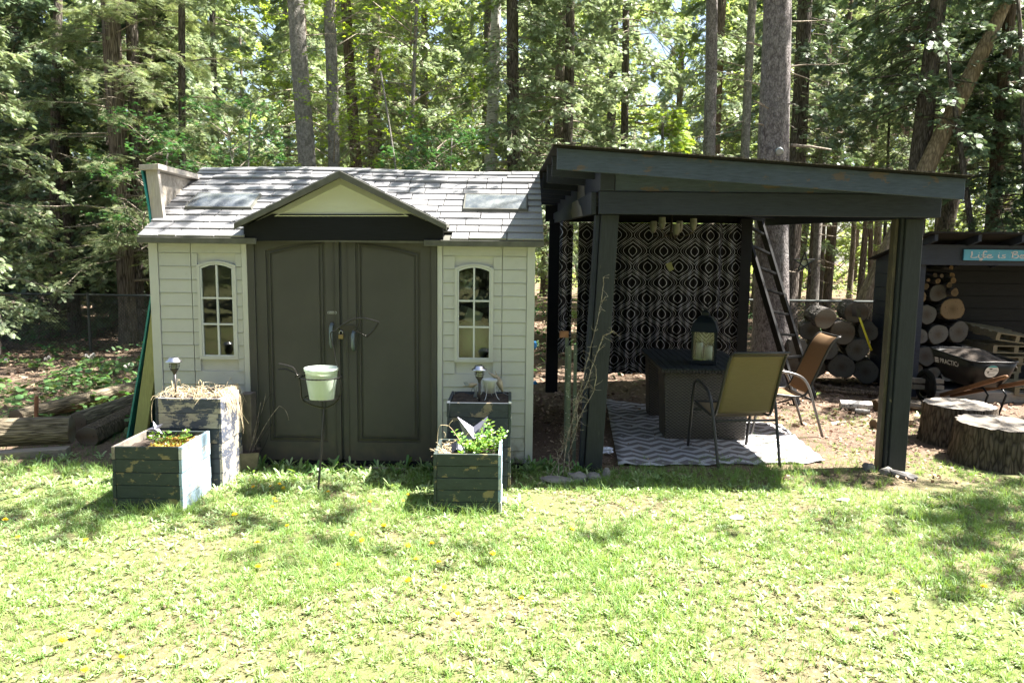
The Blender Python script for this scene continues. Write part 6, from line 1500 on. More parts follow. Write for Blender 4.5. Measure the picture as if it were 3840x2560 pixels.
tree('maple_tree', 'slender bright leaved maple above the right half of the shed roof', 1560, 0, 1545, 650, 13.0, 14, 'bark_maple', 'maple', 0.95, 0.6, GT, dead=8, top=8)
tree('birch_tree', 'white barked birch trunk showing behind the right half of the shed roof', 1850, 300, 1840, 650, 15.0, 46, 'bark_birch_upright', 'high_crown', 1, 0, GT, dead=4)
tree('cedar_tree', 'dark trunk between the white birch and the pergola roof', 1918, 0, 1930, 660, 14.2, 48, 'bark_dark', 'cedar_b', 0.9, 0.8, GT, dead=16)
tree('cedar_tree', 'dark branching trunk above the left end of the pergola roof', 2140, 0, 2125, 540, 14.6, 36, 'bark_dark', 'cedar_a', 0.95, 0.9, GT, dead=16)
tree('cedar_tree', 'leafy cedar with pale sprays above the middle of the pergola roof', 2345, 0, 2345, 500, 15.6, 28, 'bark_dark', 'cedar_a', 1.05, 0.6, GT, crz=2.5)
tree('spruce_tree', 'grey speckled spruce trunk left of the big trunk', 2668, 0, 2655, 580, 12.8, 45, 'bark_spruce', 'high_crown', 1, 0, GT, wtop=40, dead=12)
tree('spruce_tree', 'thin lichen spotted trunk between the two grey spruces', 2822, 0, 2795, 590, 13.2, 32, 'bark_maple', None, 1, 0, GT, wtop=28, dead=16)
tree('spruce_tree', 'biggest grey trunk rising right behind the pergola and ladder', 2912, 0, 2905, 590, 10.3, 112, 'bark_spruce', 'high_crown', 0.8, 1.6, GT, wtop=96, dead=5, flare=1.5)
tree('cedar_tree', 'dark mossy trunk just right of the biggest grey trunk', 3020, 0, 2985, 600, 15.5, 58, 'bark_dark', 'cedar_dark', 0.85, 2.6, GT, dead=8)
tree('spruce_tree', 'straight slim trunk above the middle right of the pergola roof', 3108, 0, 3078, 620, 16.5, 26, 'bark_maple', 'hemlock', 0.7, 3.4, GT, dead=14)
tree('cedar_tree', 'very thin trunk near the right third of the pergola roof', 3288, 0, 3272, 650, 19, 16, 'bark_brown', None, 1, 0, GT, dead=10)
tree('cedar_tree', 'thin brown trunk left of the big dark leaning pair', 3402, 0, 3376, 650, 18, 20, 'bark_brown', None, 1, 0, GT, dead=10)
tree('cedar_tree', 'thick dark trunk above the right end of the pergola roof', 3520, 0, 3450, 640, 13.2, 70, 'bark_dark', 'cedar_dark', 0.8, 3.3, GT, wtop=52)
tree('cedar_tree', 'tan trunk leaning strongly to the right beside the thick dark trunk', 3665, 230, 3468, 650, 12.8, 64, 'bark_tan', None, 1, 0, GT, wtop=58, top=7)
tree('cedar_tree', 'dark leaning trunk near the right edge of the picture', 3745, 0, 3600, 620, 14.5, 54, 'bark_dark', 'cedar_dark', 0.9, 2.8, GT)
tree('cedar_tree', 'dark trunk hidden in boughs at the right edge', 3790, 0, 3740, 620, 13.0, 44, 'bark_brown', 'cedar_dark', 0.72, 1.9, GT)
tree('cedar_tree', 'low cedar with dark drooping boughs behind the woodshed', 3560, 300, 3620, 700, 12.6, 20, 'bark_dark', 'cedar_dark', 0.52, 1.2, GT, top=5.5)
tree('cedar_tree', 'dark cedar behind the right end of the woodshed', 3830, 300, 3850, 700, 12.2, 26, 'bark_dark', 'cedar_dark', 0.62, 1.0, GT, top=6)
# young spruce with light green tips over the roof
tree('young_spruce', 'bright light green young spruce just above the pergola roof', 2480, 380, 2480, 600, 12.0, 10, 'bark_dark', 'spruce_young', 1.05, 0.6, GT, top=3.8)
tree('young_spruce', 'small light green spruce beside the bright one above the pergola roof', 2330, 450, 2335, 600, 12.8, 9, 'bark_dark', 'spruce_young', 0.85, 0.5, GT, top=3.2, crz=2)
# maple saplings before the trees
tree('maple_sapling', 'low maple sapling with big shaded leaves above the left roof', 940, 300, 930, 640, 10.4, 6, 'bark_maple', 'maple_shade', 0.62, 0.9, GT, top=3.6)
tree('maple_sapling', 'thin bowed maple sapling with broad leaves right of the gable', 1400, 100, 1480, 640, 10.6, 7, 'bark_maple', 'maple_shade', 0.60, 0.8, GT, top=4.2, crz=4)
tree('maple_sapling', 'broad leaved maple sapling beside the leaning ramp', 640, 420, 610, 700, 11.5, 5, 'bark_maple', 'maple_shade', 0.55, 1.3, GT, top=3.2, crz=1)
tree('maple_sapling', 'maple sapling with broad leaves above the right roof', 1700, 300, 1690, 650, 11.0, 6, 'bark_maple', 'maple_shade', 0.55, 1.0, GT, top=3.4, crz=5)
bt_ = [o for o in COL.objects if o.get('label', '').startswith('biggest grey trunk')][0]
for (u0, v0, u1, v1, r_) in ((2850, 172, 2795, 160, 0.014), (2965, 545, 3118, 562, 0.016), (2865, 395, 2830, 382, 0.012), (2958, 390, 2990, 398, 0.008), (2960, 470, 2985, 487, 0.006), (2862, 470, 2838, 465, 0.01)):
    A_, C_ = W(u0, v0, 10.15), W(u1, v1, 10.0); wb(MB().tube([A_, A_.lerp(C_, 0.5)+Vector((0, 0, 0.01)), C_], [r_*1.3, r_, r_*0.7], 8), 'branch_stub', 'twig', bt_, smooth=True)
# trunks seen through the pergola, farther off
for (u1, v1, u2, v2, Y, wp, bk, lb_) in ((3025, 850, 2995, 1075, 27, 24, 'bark_brown', 'sunlit brown trunk seen left of the hanging star'), (3055, 850, 3035, 1150, 17, 30, 'bark_dark', 'dark straight trunk just right of the hanging star'),
        (3085, 850, 3075, 1120, 22, 22, 'bark_brown', 'narrow brown trunk in the middle of the gap under the pergola'), (3122, 850, 3100, 1130, 21, 30, 'bark_brown', 'reddish brown trunk right of centre in the gap under the pergola'), (3250, 830, 3222, 1130, 20, 24, 'bark_brown', 'dark trunk left of the woodshed roof corner')):
    tree('cedar_tree', lb_, u1, v1, u2, v2, Y, wp, bk, None, 1, 0, 'trunks seen through the pergola', top=16, dead=5)
tree('cedar_tree', 'brown trunk leaning right behind the woodshed wall', 3310, 960, 3225, 1180, 12.6, 30, 'bark_tan', None, 1, 0, 'trunks seen through the pergola', top=3.0)
tree('cedar_tree', 'small cedar with green boughs hanging in the gap beside the woodshed', 3330, 600, 3320, 800, 15, 12, 'bark_dark', 'cedar_a', 0.40, 2.1, GT, top=6)
# second and third rows, one kind each
def fill(n, y0, y1, xs, keys, cs, lab, cat='tree', nm='background_tree', gap=None, group='background trees deeper in the wood', seed=5, czr=(0, 1), th=(0.10, 0.2)):
    r = random.Random(seed)
    for i in range(n):
        Y = r.uniform(y0, y1); fx = xs[0]+(xs[1]-xs[0])*(i+r.uniform(0.1, 0.9))/n; X = fx*Y
        if gap and gap[0] < fx < gap[1]: continue
        key, lb_ = r.choice(keys); up_ = 1920+fx*2800; zn = ('beyond the left picture edge' if up_ < -300 else 'beyond the right picture edge' if up_ > 4150 else 'above the far left edge' if up_ < 400 else 'behind the leaning ramp' if up_ < 800 else 'behind the gable' if up_ < 1500 else 'above the right half of the shed roof' if up_ < 2050 else 'above the left half of the pergola roof' if up_ < 2800 else 'above the right half of the pergola roof' if up_ < 3450 else 'above the woodshed at right'); lb_ = lb_ if 'log border' in lb_ else ('nearer ' if Y < 24 else 'farther ' if Y < 36 else 'farthest ')+{'cedar_a': 'green cedar', 'cedar_b': 'drooping green cedar', 'hemlock': 'feathery hemlock', 'far_leafy': 'sunlit leafy tree'}[key]+' deep in the wood '+zn; s = r.uniform(*cs); t = thing(nm, lb_, cat, (X, Y, 0), 0, group)
        rr = r.uniform(*th); trunk_mesh([Vector((0.03*math.sin(z), 0, z)) for z in (-0.1, 0.3, 2, 5, 9, 14)], [rr*1.4, rr*1.1, rr, rr*0.85, rr*0.6, rr*0.2], 'bark_dark', i, 8).build('trunk', r.choice(('bark_dark', 'bark_brown', 'bark_cedar')), t, True)
        me, wm = CR[key]; o = link('crown', me, None, t); o.scale = (s, s, s*r.uniform(0.95, 1.25)); o.rotation_euler = (0, 0, r.uniform(0, 6.28)); o.location = (0, 0, r.uniform(*czr)); o['kind'] = 'stuff'
        o2 = link('branches', wm, None, t); o2.scale = o.scale; o2.rotation_euler = o.rotation_euler; o2.location = o.location
LBC = 'green cedar or hemlock standing deeper in the wood'; LBL = 'sunlit light green leafy tree far back in the wood'
fill(6, 14.8, 18, (-0.80, -0.40), [('cedar_dark', 'dark bushy cedar in the shade behind the log border at left')], (0.85, 1.1), '', seed=35, czr=(-0.7, -0.3), group='dark cedars behind the left log border')
fill(13, 17, 22, (-0.78, 0.36), [('cedar_a', LBC), ('cedar_b', LBC), ('hemlock', LBC)], (1.0, 1.35), '', seed=3)
fill(7, 18, 23, (0.37, 0.8), [('cedar_b', LBC), ('hemlock', LBC)], (0.9, 1.2), '', seed=8, czr=(2.6, 4.0), gap=(0.38, 0.5))
fill(12, 25, 33, (-0.8, 0.8), [('cedar_a', LBC), ('far_leafy', LBL), ('cedar_b', LBC)], (1.2, 1.6), '', seed=4, gap=(0.33, 0.52), czr=(0, 1))
fill(6, 26, 33, (0.32, 0.55), [('cedar_b', LBC)], (1.1, 1.4), '', seed=14, czr=(4, 6))
fill(17, 38, 52, (-0.82, 0.82), [('far_leafy', LBL), ('far_leafy', LBL), ('cedar_a', LBC)], (1.3, 1.9), '', seed=6, czr=(-0.5, 0.6))
# the yard is ringed by trees: those behind the viewer, as the shed windows mirror them
rq = random.Random(77)
for i in range(24):
    an = R(188+164*(i+rq.uniform(-.3, .3))/23); rad_ = rq.uniform(10.5, 14); X_, Y_ = rad_*math.cos(an)*1.15, 1.0+rad_*math.sin(an)*0.95
    if X_ > 6 and Y_ > -3: continue
    key = rq.choice(('cedar_a', 'cedar_b', 'cedar_dark', 'hemlock')); s = rq.uniform(1.3, 1.7); t = thing('yard_tree', 'evergreen tree ringing the yard behind the viewer', 'tree', (X_, Y_, 0), 0, 'trees ringing the yard behind the viewer')
    trunk_mesh([Vector((0, 0, z)) for z in (-0.1, 0.4, 5, 14)], [0.25, 0.2, 0.15, 0.04], 'bark_dark', i, 8).build('trunk', 'bark_dark', t, True)
    for nm, mm in zip(('crown', 'branches'), CR[key]):
        o = link(nm, mm, None, t); o.scale = (s, s, s); o.rotation_euler = (0, 0, i*1.7); o['kind'] = 'stuff'
fill(9, 17, 30, (-1.5, -0.8), [('cedar_a', LBC), ('cedar_b', LBC), ('hemlock', LBC)], (1.2, 1.5), '', seed=51, group='trees left of the view')
fill(7, 18, 30, (0.8, 1.5), [('cedar_a', LBC), ('cedar_b', LBC), ('hemlock', LBC)], (1.2, 1.5), '', seed=52, group='trees right of the view')
# one mass of far leaves closing the wood
n = 15000; r = np.random.RandomState(21)
X = r.uniform(-62, 62, n); Y = r.uniform(50, 74, n); Z = (r.rand(n)**1.5)*15; P = np.stack([X, Y, Z], 1)
dd = r.normal(size=(n, 3)); dd[:, 2] -= 0.3
V, Fx = scatter(T_FAR[0], T_FAR[1], P, frames(dd, np.array([0, 0, 1.0])+r.normal(size=(n, 3))*0.5, 0.35+0.4*r.rand(n)))
o = link('forest_backdrop', np_mesh('forest_backdrop', V, Fx), 'leaf_far'); tag(o, 'far mass of light green foliage closing the wood', kind='stuff')

# tall crowns whose shade falls on roofs and lawn: high trees right of and above the view
def high(label, x, y, boughs, H=15, rr=0.22, host=None):
    if host is None:
        t = thing('tall_tree', label, 'tree', (x, y, 0), 0, 'tall trees just outside the right side of the view')
        trunk_mesh([Vector((0.05*math.sin(z), 0, z)) for z in (-0.1, 0.3, 2, 5, 9, H)], [rr*1.4, rr*1.1, rr, rr*0.85, rr*0.6, rr*0.2], 'bark_dark', 3, 10).build('trunk', 'bark_dark', t, True)
    else: t = host; x, y = t.location.x, t.location.y
    Ps, Ds, Us = [], [], []; r = np.random.RandomState(int(abs(x)*10)+3); wd = MB()
    for (bx, by, bz, rad, n_) in boughs:
        c = np.array([bx-x, by-y, bz]); wd.tube([(0, 0, max(2.0, bz+0.5)), tuple(c*np.array([.5, .5, 1])+np.array([0, 0, 0.4])), tuple(c)], [0.03, 0.02, 0.008], 5, cap=False)
        m_ = max(1, n_//9)   # twigs carrying a fan of sprays each
        q = c+np.stack([r.normal(size=m_)*rad[0], r.normal(size=m_)*rad[1], r.normal(size=m_)*0.25], 1)
        q = np.repeat(q, 9, 0)+r.normal(size=(m_*9, 3))*np.array([0.09, 0.07, 0.03])
        Ps.append(q); a = r.rand(len(q))*6.28; Ds.append(np.stack([np.cos(a), np.sin(a), -0.3+0*a], 1)); Us.append(np.array([0, 0, 1.0])+r.normal(size=(len(q), 3))*0.4)
    P, D, U = np.concatenate(Ps), np.concatenate(Ds), np.concatenate(Us)
    V, Fx = scatter(T_CEDAR[0], T_CEDAR[1], P, frames(D, U, 0.10+0.10*r.rand(len(P))))
    o = link('crown', np_mesh('crown_high', V, Fx), 'leaf_cedar', t); o['kind'] = 'stuff'; wd.build('branches', 'twig_dark', t, kind='stuff')
def B_(x, y, z, rx, ry, n_, h=0.0):   # a bough at height z whose shade falls on x, y at height h
    return (x+0.55*(z-h), y+0.075*(z-h), z, (rx, ry), n_)
high('tall tree right of the view whose boughs shade the right of the lawn', 8.6, 0.6, [B_(3.3, 4.95, 7.0, 0.5, 0.14, 200), B_(3.1, 3.4, 6.6, 0.4, 0.1, 80), B_(2.75, 4.45, 6.6, 0.4, 0.08, 70), B_(2.5, 3.85, 6.4, 0.40, 0.07, 60), B_(3.9, 5.4, 7.4, 0.5, 0.25, 220), B_(4.3, 4.6, 7.4, 0.5, 0.25, 160)])
high('tall tree above the pergola whose boughs dapple the left of the lawn', 10.2, 11.4, [B_(-2.7, 4.55, 8.2, 0.75, 0.07, 80), B_(-1.0, 4.30, 8.0, 0.8, 0.10, 60), B_(-2.0, 4.75, 8.0, 0.6, 0.12, 70), B_(-3.6, 4.7, 8.0, 0.5, 0.2, 120), B_(0.6, 4.5, 8.0, 0.9, 0.12, 27), B_(-1.3, 5.35, 8.0, 0.5, 0.10, 70), B_(-4.0, 5.5, 8.6, 0.4, 0.3, 90), B_(-4.6, 6.9, 9, 0.6, 0.4, 420), B_(-5.6, 7.9, 9, 0.9, 0.8, 1300), B_(-4.4, 8.0, 9, 0.6, 0.7, 500), B_(-9.5, 11.5, 9, 2.0, 1.5, 1500), B_(-6.8, 9.6, 9, 1.4, 1.2, 1300), B_(-4.4, 9.3, 9, 0.7, 0.9, 400), B_(-5.2, 11.2, 9, 1.6, 1.0, 900), B_(-7.5, 7.6, 9, 0.9, 0.9, 500)])
host = [o for o in COL.objects if o.get('label', '').startswith('biggest grey trunk')][0]
high('', 0, 0, [B_(-2.75, 6.75, 6.5, 0.16, 0.10, 36, 2.3), B_(-2.2, 6.55, 6.4, 0.25, 0.07, 27, 2.2), B_(-2.45, 7.0, 6.4, 0.30, 0.05, 54, 2.4), B_(-1.75, 6.9, 6.0, 0.2, 0.07, 27, 2.3), B_(-2.35, 6.1, 6.0, 0.12, 0.03, 9, 1.95), B_(-0.85, 7.05, 6.2, 0.3, 0.05, 36, 2.4), B_(-0.6, 6.8, 6.0, 0.25, 0.04, 18, 2.3), B_(3.9, 8.2, 7.2, 0.4, 0.35, 120), B_(4.9, 8.9, 7.2, 0.7, 0.5, 360), B_(5.2, 7.7, 7.2, 0.5, 0.25, 160), B_(4.2, 10.5, 7.2, 0.7, 0.5, 520), B_(2.75, 5.72, 7.0, 0.3, 0.05, 110), B_(5.4, 9.1, 7.2, 0.4, 0.3, 260), B_(4.25, 6.9, 7.0, 0.35, 0.14, 70, 0.4), B_(4.1, 6.2, 7.0, 0.3, 0.12, 50, 0.4)], host=host)

# ---------------------------------------------------------------- chain link fence
fn = thing('chain_link_fence', 'low chain link fence with a dark rail running behind the shed', 'fence', (0, 12.3, 0))
def fence_run(x0, x1, y0, y1, h_):
    m_ = MB(); L = math.hypot(x1-x0, y1-y0); s = 0.062; n_ = int(L/s); ex = Vector(((x1-x0)/L, (y1-y0)/L, 0)); o0 = Vector((x0, y0-12.3, 0.02))
    for i in range(-int(h_/s), n_):
        for sg in (1, -1):
            xa = i*s if sg > 0 else i*s+h_; xb = xa+sg*h_; a0 = max(0, min(xa, xb)); b0_ = min(L, max(xa, xb))
            if b0_ <= a0: continue
            za = (a0-xa)*sg if sg > 0 else (xa-a0); zb2 = (b0_-xa)*sg if sg > 0 else (xa-b0_)
            m_.beam(o0+ex*a0+Vector((0, 0.003*sg, za)), o0+ex*b0_+Vector((0, 0.003*sg, zb2)), 0.005, 0.005)
    m_.build('wire_mesh', 'fence_wire', fn); MB().tube([o0+Vector((0, 0, h_)), o0+ex*L+Vector((0, 0, h_))], 0.02, 8).build('top_rail', 'fence_wire', fn)
    for k in range(int(L/2.4)+1):
        q_ = o0+ex*min(L, 2.4*k); MB().tube([q_-Vector((0, 0, 0.05)), q_+Vector((0, 0, h_+0.04))], 0.025, 8).build('fence_post', 'fence_wire', fn)
fence_run(-9.5, -3.4, 12.6, 12.3, 0.95); fence_run(3.2, 6.8, 11.6, 11.4, 1.04)
# ---------------------------------------------------------------- small grey cabin far behind on the left
cb = thing('grey_cabin', 'small grey board cabin on posts glimpsed through the trees at left', 'cabin', (-12.3, 22.5, 0))
c0, c1 = W(300, 830, 22), W(440, 830, 22)
for k in range(12):
    z0 = 1.75+k*0.13; wbox('wall_board', 'cabin_board', cb, c0.x, c1.x, 22, 22.03, z0, z0+0.126)
wbox('side_wall', 'cabin_board', cb, c0.x, c0.x+0.04, 22.035, 24, 1.75, 3.3)
f_ = wbox('window', 'cabin_board', cb, W(380, 880, 22).x, W(412, 880, 22).x, 21.96, 21.998, W(380, 925, 22).z, W(380, 870, 22).z); wbox('pane', 'window_glass', f_, W(385, 880, 22).x, W(407, 880, 22).x, 21.94, 21.958, W(380, 920, 22).z, W(380, 876, 22).z)
wbox('deck', 'grey_plank', cb, c0.x-0.4, c1.x, 21.2, 21.95, 1.22, 1.30); wbox('deck_face', 'cabin_board', cb, c0.x, c1.x, 21.3, 21.34, 1.35, 1.7)
for x in (c0.x, c0.x+0.55, c1.x-0.1): wbox('support_post', 'cabin_board', cb, x, x+0.12, 21.4, 21.52, 0, 1.21)
wb(MB().prism([(c0.x-0.3, 3.3), (c1.x+0.3, 3.3), ((c0.x+c1.x)/2, 4.1)], 'y', 21.7, 24.2), 'roof', 'roof_edge', cb, fix=True)
# ================================================================== lawn, weeds, litter
r = np.random.RandomState(31)
def blade_T(n, spread, h, w_, bend, rr):
    """a tuft: n blades as two quads each"""
    V, Fx = [], []
    for i in range(n):
        a = rr.rand()*2*PI; b = rr.rand()*spread; x, y = math.cos(a)*b, math.sin(a)*b; L = h*(0.55+0.6*rr.rand()); ln = bend*(0.3+rr.rand()); d = rr.rand()*2*PI; dx, dy = math.cos(d), math.sin(d); px, py = -dy*w_, dx*w_; k = len(V)
        for t, q_ in ((0, 1), (0.55, 0.85), (1.0, 0.12)):
            ox = x+dx*ln*L*t*t; oy = y+dy*ln*L*t*t; z = L*t*(1-0.25*ln*t); V += [(ox-px*q_, oy-py*q_, z), (ox+px*q_, oy+py*q_, z)]
        Fx += [(k, k+1, k+3, k+2), (k+2, k+3, k+5, k+4)]
    return np.array(V), np.array(Fx)
def rosette_T(n, L, w_, lift, rr, tip=0.5):
    V, Fx = [], []
    for i in range(n):
        a = 2*PI*i/n+rr.normal()*0.3; l = L*(0.6+0.6*rr.rand()); dx, dy = math.cos(a), math.sin(a); lf = lift*(0.5+rr.rand()); k = len(V); tw = rr.normal()*0.3
        for t, q_ in ((0.05, 0.25), (0.55, 1.0), (0.85, 0.85), (1.0, 0.15)):
            z = l*(lf*t-0.35*lf*t*t)+0.002; V += [(dx*l*t+dy*w_*q_, dy*l*t-dx*w_*q_, z+w_*q_*tw), (dx*l*t-dy*w_*q_, dy*l*t+dx*w_*q_, z-w_*q_*tw)]
        Fx += [(k, k+1, k+3, k+2), (k+2, k+3, k+5, k+4), (k+4, k+5, k+7, k+6)]
    return np.array(V), np.array(Fx)
def nz(x, y, s, o=0): return np.array([noise.noise(Vector((a*s, b*s, o))) for a, b in zip(x, y)])
def zmat(N_, sc, rr, tilt=0.15):
    a = rr.rand(N_)*2*PI; d = np.stack([np.cos(a), np.sin(a), rr.normal(size=N_)*tilt], 1); return frames(d, np.array([0, 0, 1.0])+rr.normal(size=(N_, 3))*tilt, sc)
def region(n, y0, y1, dens=None, margin=2.0, xr=None):
    """points spread over the part of the ground the camera can see (and a margin round it)"""
    big = y0 < 3; n = int(n*1.75) if big else n; y0 = 1.9 if big else y0; Y = np.sqrt(r.uniform(y0*y0, y1*y1, n)); X = r.uniform(-1, 1, n)*(Y*0.70+margin)
    k = ((np.abs(X) < Y*0.70+0.25) & (Y > 2.55)) | (r.rand(n) < 0.45) | (not big); X, Y = X[k], Y[k]
    if xr: k = (X > xr[0]) & (X < xr[1]); X, Y = X[k], Y[k]
    return X, Y
def keep_out(X, Y):
    k = np.ones(len(X), bool)
    for (a, b, c, d) in ((-2.66, -2.18, 4.83, 5.31), (-0.52, -0.05, 4.85, 5.28), (-2.60, -2.11, 5.33, 5.75), (-0.48, 0.01, 5.35, 5.83), (-2.95, 0.22, 5.97, 8.5), (0.58, 0.75, 5.8, 6.05), (3.07, 3.26, 5.9, 6.15)):
        k &= ~((X > a) & (X < b) & (Y > c) & (Y < d))
    k &= ((X-4.2)**2+(Y-6.9)**2 > 0.14) & ((X-4.1)**2+(Y-6.2)**2 > 0.15)
    return k
def dirtmask(X, Y):
    """1 = bare: by the right post and right of the front right planter"""
    m_ = 1.6*np.exp(-(((X-3.1)/0.6)**2+((Y-5.65)/0.28)**2))+np.exp(-(((X-0.25)/0.22)**2+((Y-5.1)/0.3)**2))+0.5*np.exp(-(((X-1.9)/0.9)**2+((Y-5.75)/0.2)**2))
    return m_
def sow(name, label, tmpl, X, Y, sc, mat, tilt=0.15, z=0.0, cat=None):
    P = np.stack([X, Y, np.full(len(X), z)], 1); parts = []
    for i, (tv, tf) in enumerate(tmpl):
        s = np.arange(len(X)) % len(tmpl) == i; M = zmat(s.sum(), np.asarray(sc)[s] if np.ndim(sc) else np.full(s.sum(), sc), r, tilt); parts.append(scatter(tv, tf, P[s], M))
    V, Fx = merge(parts); o = link(name, np_mesh(name, V, Fx), mat); return tag(o, label, cat, kind='stuff')
# frames() maps template y to a ground direction and template z to up
tufts = [blade_T(9, 0.022, 0.052, 0.0013, 0.9, r) for _ in range(6)]
X, Y = region(22500, 2.55, 6.3); k = keep_out(X, Y) & (nz(X, Y, 1.3)*0.9+r.rand(len(X)) > 0.32) & (dirtmask(X, Y) < r.rand(len(X))) & ((Y < 5.9) | (X > 0.9)) & ((Y < 5.95) | (r.rand(len(X)) < 0.25))
X, Y = X[k], Y[k]; sc = (0.6+0.8*r.rand(len(X)))*(1+0.35*nz(X, Y, 0.9, 5)); sow('lawn_grass', 'short sunlit grass of the lawn', tufts, X, Y, sc, 'grass_blade', 0.25)
ros = [rosette_T(7, 0.028, 0.0034, 0.9, r) for _ in range(6)]
X, Y = region(7000, 2.55, 6.0); k = keep_out(X, Y) & (nz(X, Y, 1.1, 9)+r.rand(len(X)) > 0.25) & (dirtmask(X, Y) < r.rand(len(X))*0.8) & ((X < 2.6+r.normal(size=len(X))*0.6) | (X > Y*0.72)) & (Y < 5.85)
X, Y = X[k], Y[k]; sow('lawn_weeds', 'pale narrow leaved weeds growing through the lawn', ros, X, Y, 0.7+0.7*r.rand(len(X)), 'weed_leaf', 0.2, 0.004)
clv = [rosette_T(4, 0.012, 0.0030, 0.6, r) for _ in range(5)]
X, Y = region(10500, 2.55, 6.2); k = keep_out(X, Y) & (dirtmask(X, Y)*0.8 < r.rand(len(X))) & ((Y < 5.9) | (X > 0.9)) & (r.rand(len(X)) < np.where(Y > 5.6, 0.3, 1))
X, Y = X[k], Y[k]; sow('lawn_clover', 'tiny leaves of low ground cover in the lawn', clv, X, Y, 0.7+0.8*r.rand(len(X)), 'weed_leaf', 0.3, 0.008)
# long grass tufts at edges
lg = [blade_T(12, 0.025, 0.12, 0.0014, 0.9, r) for _ in range(5)]
def edge(segs, n, sp):
    XX, YY = [], []
    for (x0, y0, x1, y1, w_) in segs:
        t = r.rand(n); XX.append(x0+(x1-x0)*t+r.normal(size=n)*sp); YY.append(y0+(y1-y0)*t+r.normal(size=n)*sp)
    return np.concatenate(XX), np.concatenate(YY)
X, Y = edge([(-2.8, 4.82, -2.1, 4.82, 1), (-0.75, 4.84, 0.0, 4.84, 1), (0.8, 5.6, 3.0, 5.62, 1), (1.0, 5.8, 2.6, 5.85, 1), (2.2, 5.0, 3.6, 4.6, 1), (-3.9, 5.7, -2.9, 5.5, 1)], 75, 0.07); k = keep_out(X, Y)
sow('long_grass', 'taller grass tufts along the planters and the pergola edge', lg, X[k], Y[k], 0.45+0.6*r.rand(k.sum()), 'grass_blade', 0.2)
# broad weeds in front of the shed
bw = [rosette_T(9, 0.058, 0.0075, 1.0, r) for _ in range(6)]
X, Y = region(2600, 5.2, 6.02, xr=(-2.15, -0.45)); k = keep_out(X, Y) & (r.rand(len(X)) < 0.42+0.25*nz(X, Y, 2, 4)); X, Y = X[k], Y[k]
X2, Y2 = edge([(-3.6, 5.5, -2.75, 5.3, 1), (0.1, 5.8, 0.55, 5.85, 1), (0.8, 5.7, 1.2, 5.72, 1), (-3.9, 5.9, -3.0, 6.2, 1)], 22, 0.10)
sow('broad_weeds', 'upright pale green weeds in front of the shed doors', bw, np.r_[X, X2], np.r_[Y, Y2], 0.55+0.6*r.rand(len(X)+len(X2)), 'weed_leaf', 0.2)
X, Y = edge([(-2.1, 5.75, -0.5, 5.8, 1), (0.05, 5.9, 0.6, 5.8, 1)], 26, 0.07)
sow('dark_weeds', 'deep green dandelion leaves against the foot of the shed', [rosette_T(8, 0.085, 0.010, 1.2, r) for _ in range(4)], X, Y, 0.6+0.6*r.rand(len(X)), 'weed_green', 0.2)
# garlic mustard like patch at the far left
X = r.uniform(-8.5, -3.2, 1700); Y = r.uniform(6.9, 11.2, 1700); k = (r.rand(1700) < 0.22+0.5*nz(X, Y, 0.8, 2)); X, Y = X[k], Y[k]
def round_T(n, L, rr):
    V, Fx = [], []
    for i in range(n):
        a = rr.rand()*6.28; l = L*(0.4+rr.rand()); cx, cy, cz = math.cos(a)*l, math.sin(a)*l, 0.04+0.10*rr.rand(); s = 0.028*(0.6+0.7*rr.rand()); k_ = len(V); tl = rr.normal()*0.4
        for b in range(6): V.append((cx+s*math.cos(b*PI/3), cy+s*math.sin(b*PI/3), cz+tl*s*math.sin(b*PI/3)))
        Fx += [(k_, k_+1, k_+2, k_+3), (k_, k_+3, k_+4, k_+5)]
    return np.array(V), np.array(Fx)
sow('round_leaved_weeds', 'shaded patch of round leaved weeds left of the shed', [round_T(9, 0.09, r) for _ in range(5)], X, Y, 0.7+0.6*r.rand(len(X)), 'weed_green', 0.15)
X = r.uniform(-7.5, -3.2, 2000); Y = r.uniform(5.75, 9.5, 2000); k = (Y > 5.6)
sow('shaded_grass', 'sparse shaded grass left of the shed', lg, X[k], Y[k], 0.35+0.4*r.rand(k.sum()), 'weed_green', 0.25)
# thin growth on the bare ground under and right of the pergola, and behind
X = r.uniform(2.2, 4.8, 2600); Y = r.uniform(5.9, 8.6, 2600); k = keep_out(X, Y) & (r.rand(2600) < 0.32+0.7*nz(X, Y, 1.6, 7))
sow('sparse_growth', 'thin grass on the bare ground right of the rug', tufts, X[k], Y[k], 0.5+0.5*r.rand(k.sum()), 'grass_blade', 0.3)
for (u, v, s_) in ((3060, 1485, 1.1), (3250, 1540, 1.0), (3450, 1570, 1.1), (2890, 1500, 0.9), (3130, 1540, 0.8), (1950, 1905, 1.2), (1900, 1890, 1.0)):
    p = G(u, v); V, Fx = bw[int(u) % 6]; o = link('leafy_weed', np_mesh('leafy_weed', V*s_*1.1, Fx), 'weed_leaf'); o.location = p
    tag(o, {3060: 'bright green weed behind the shiny chair leg', 3250: 'small bright weed in front of the birch log', 3450: 'yellow green weed right of the right post', 2890: 'weed by the ladder foot behind the chair', 3130: 'small weed left of the birch log', 1950: 'pale forked weed right of the front right planter', 1900: 'low pale weed touching the front right planter'}[u], 'weed')
X = r.uniform(-9, 12, 2600); Y = r.uniform(9.8, 22, 2600); k = nz(X, Y, 0.5, 3)+r.rand(2600)*0.5 > 0.45
sow('undergrowth', 'low green plants scattered on the forest floor', [round_T(8, 0.12, r) for _ in range(4)], X[k], Y[k], 0.8+0.9*r.rand(k.sum()), 'leaf_maple_shade', 0.2)
X = r.uniform(-20, 30, 1500); Y = r.uniform(22, 48, 1500)
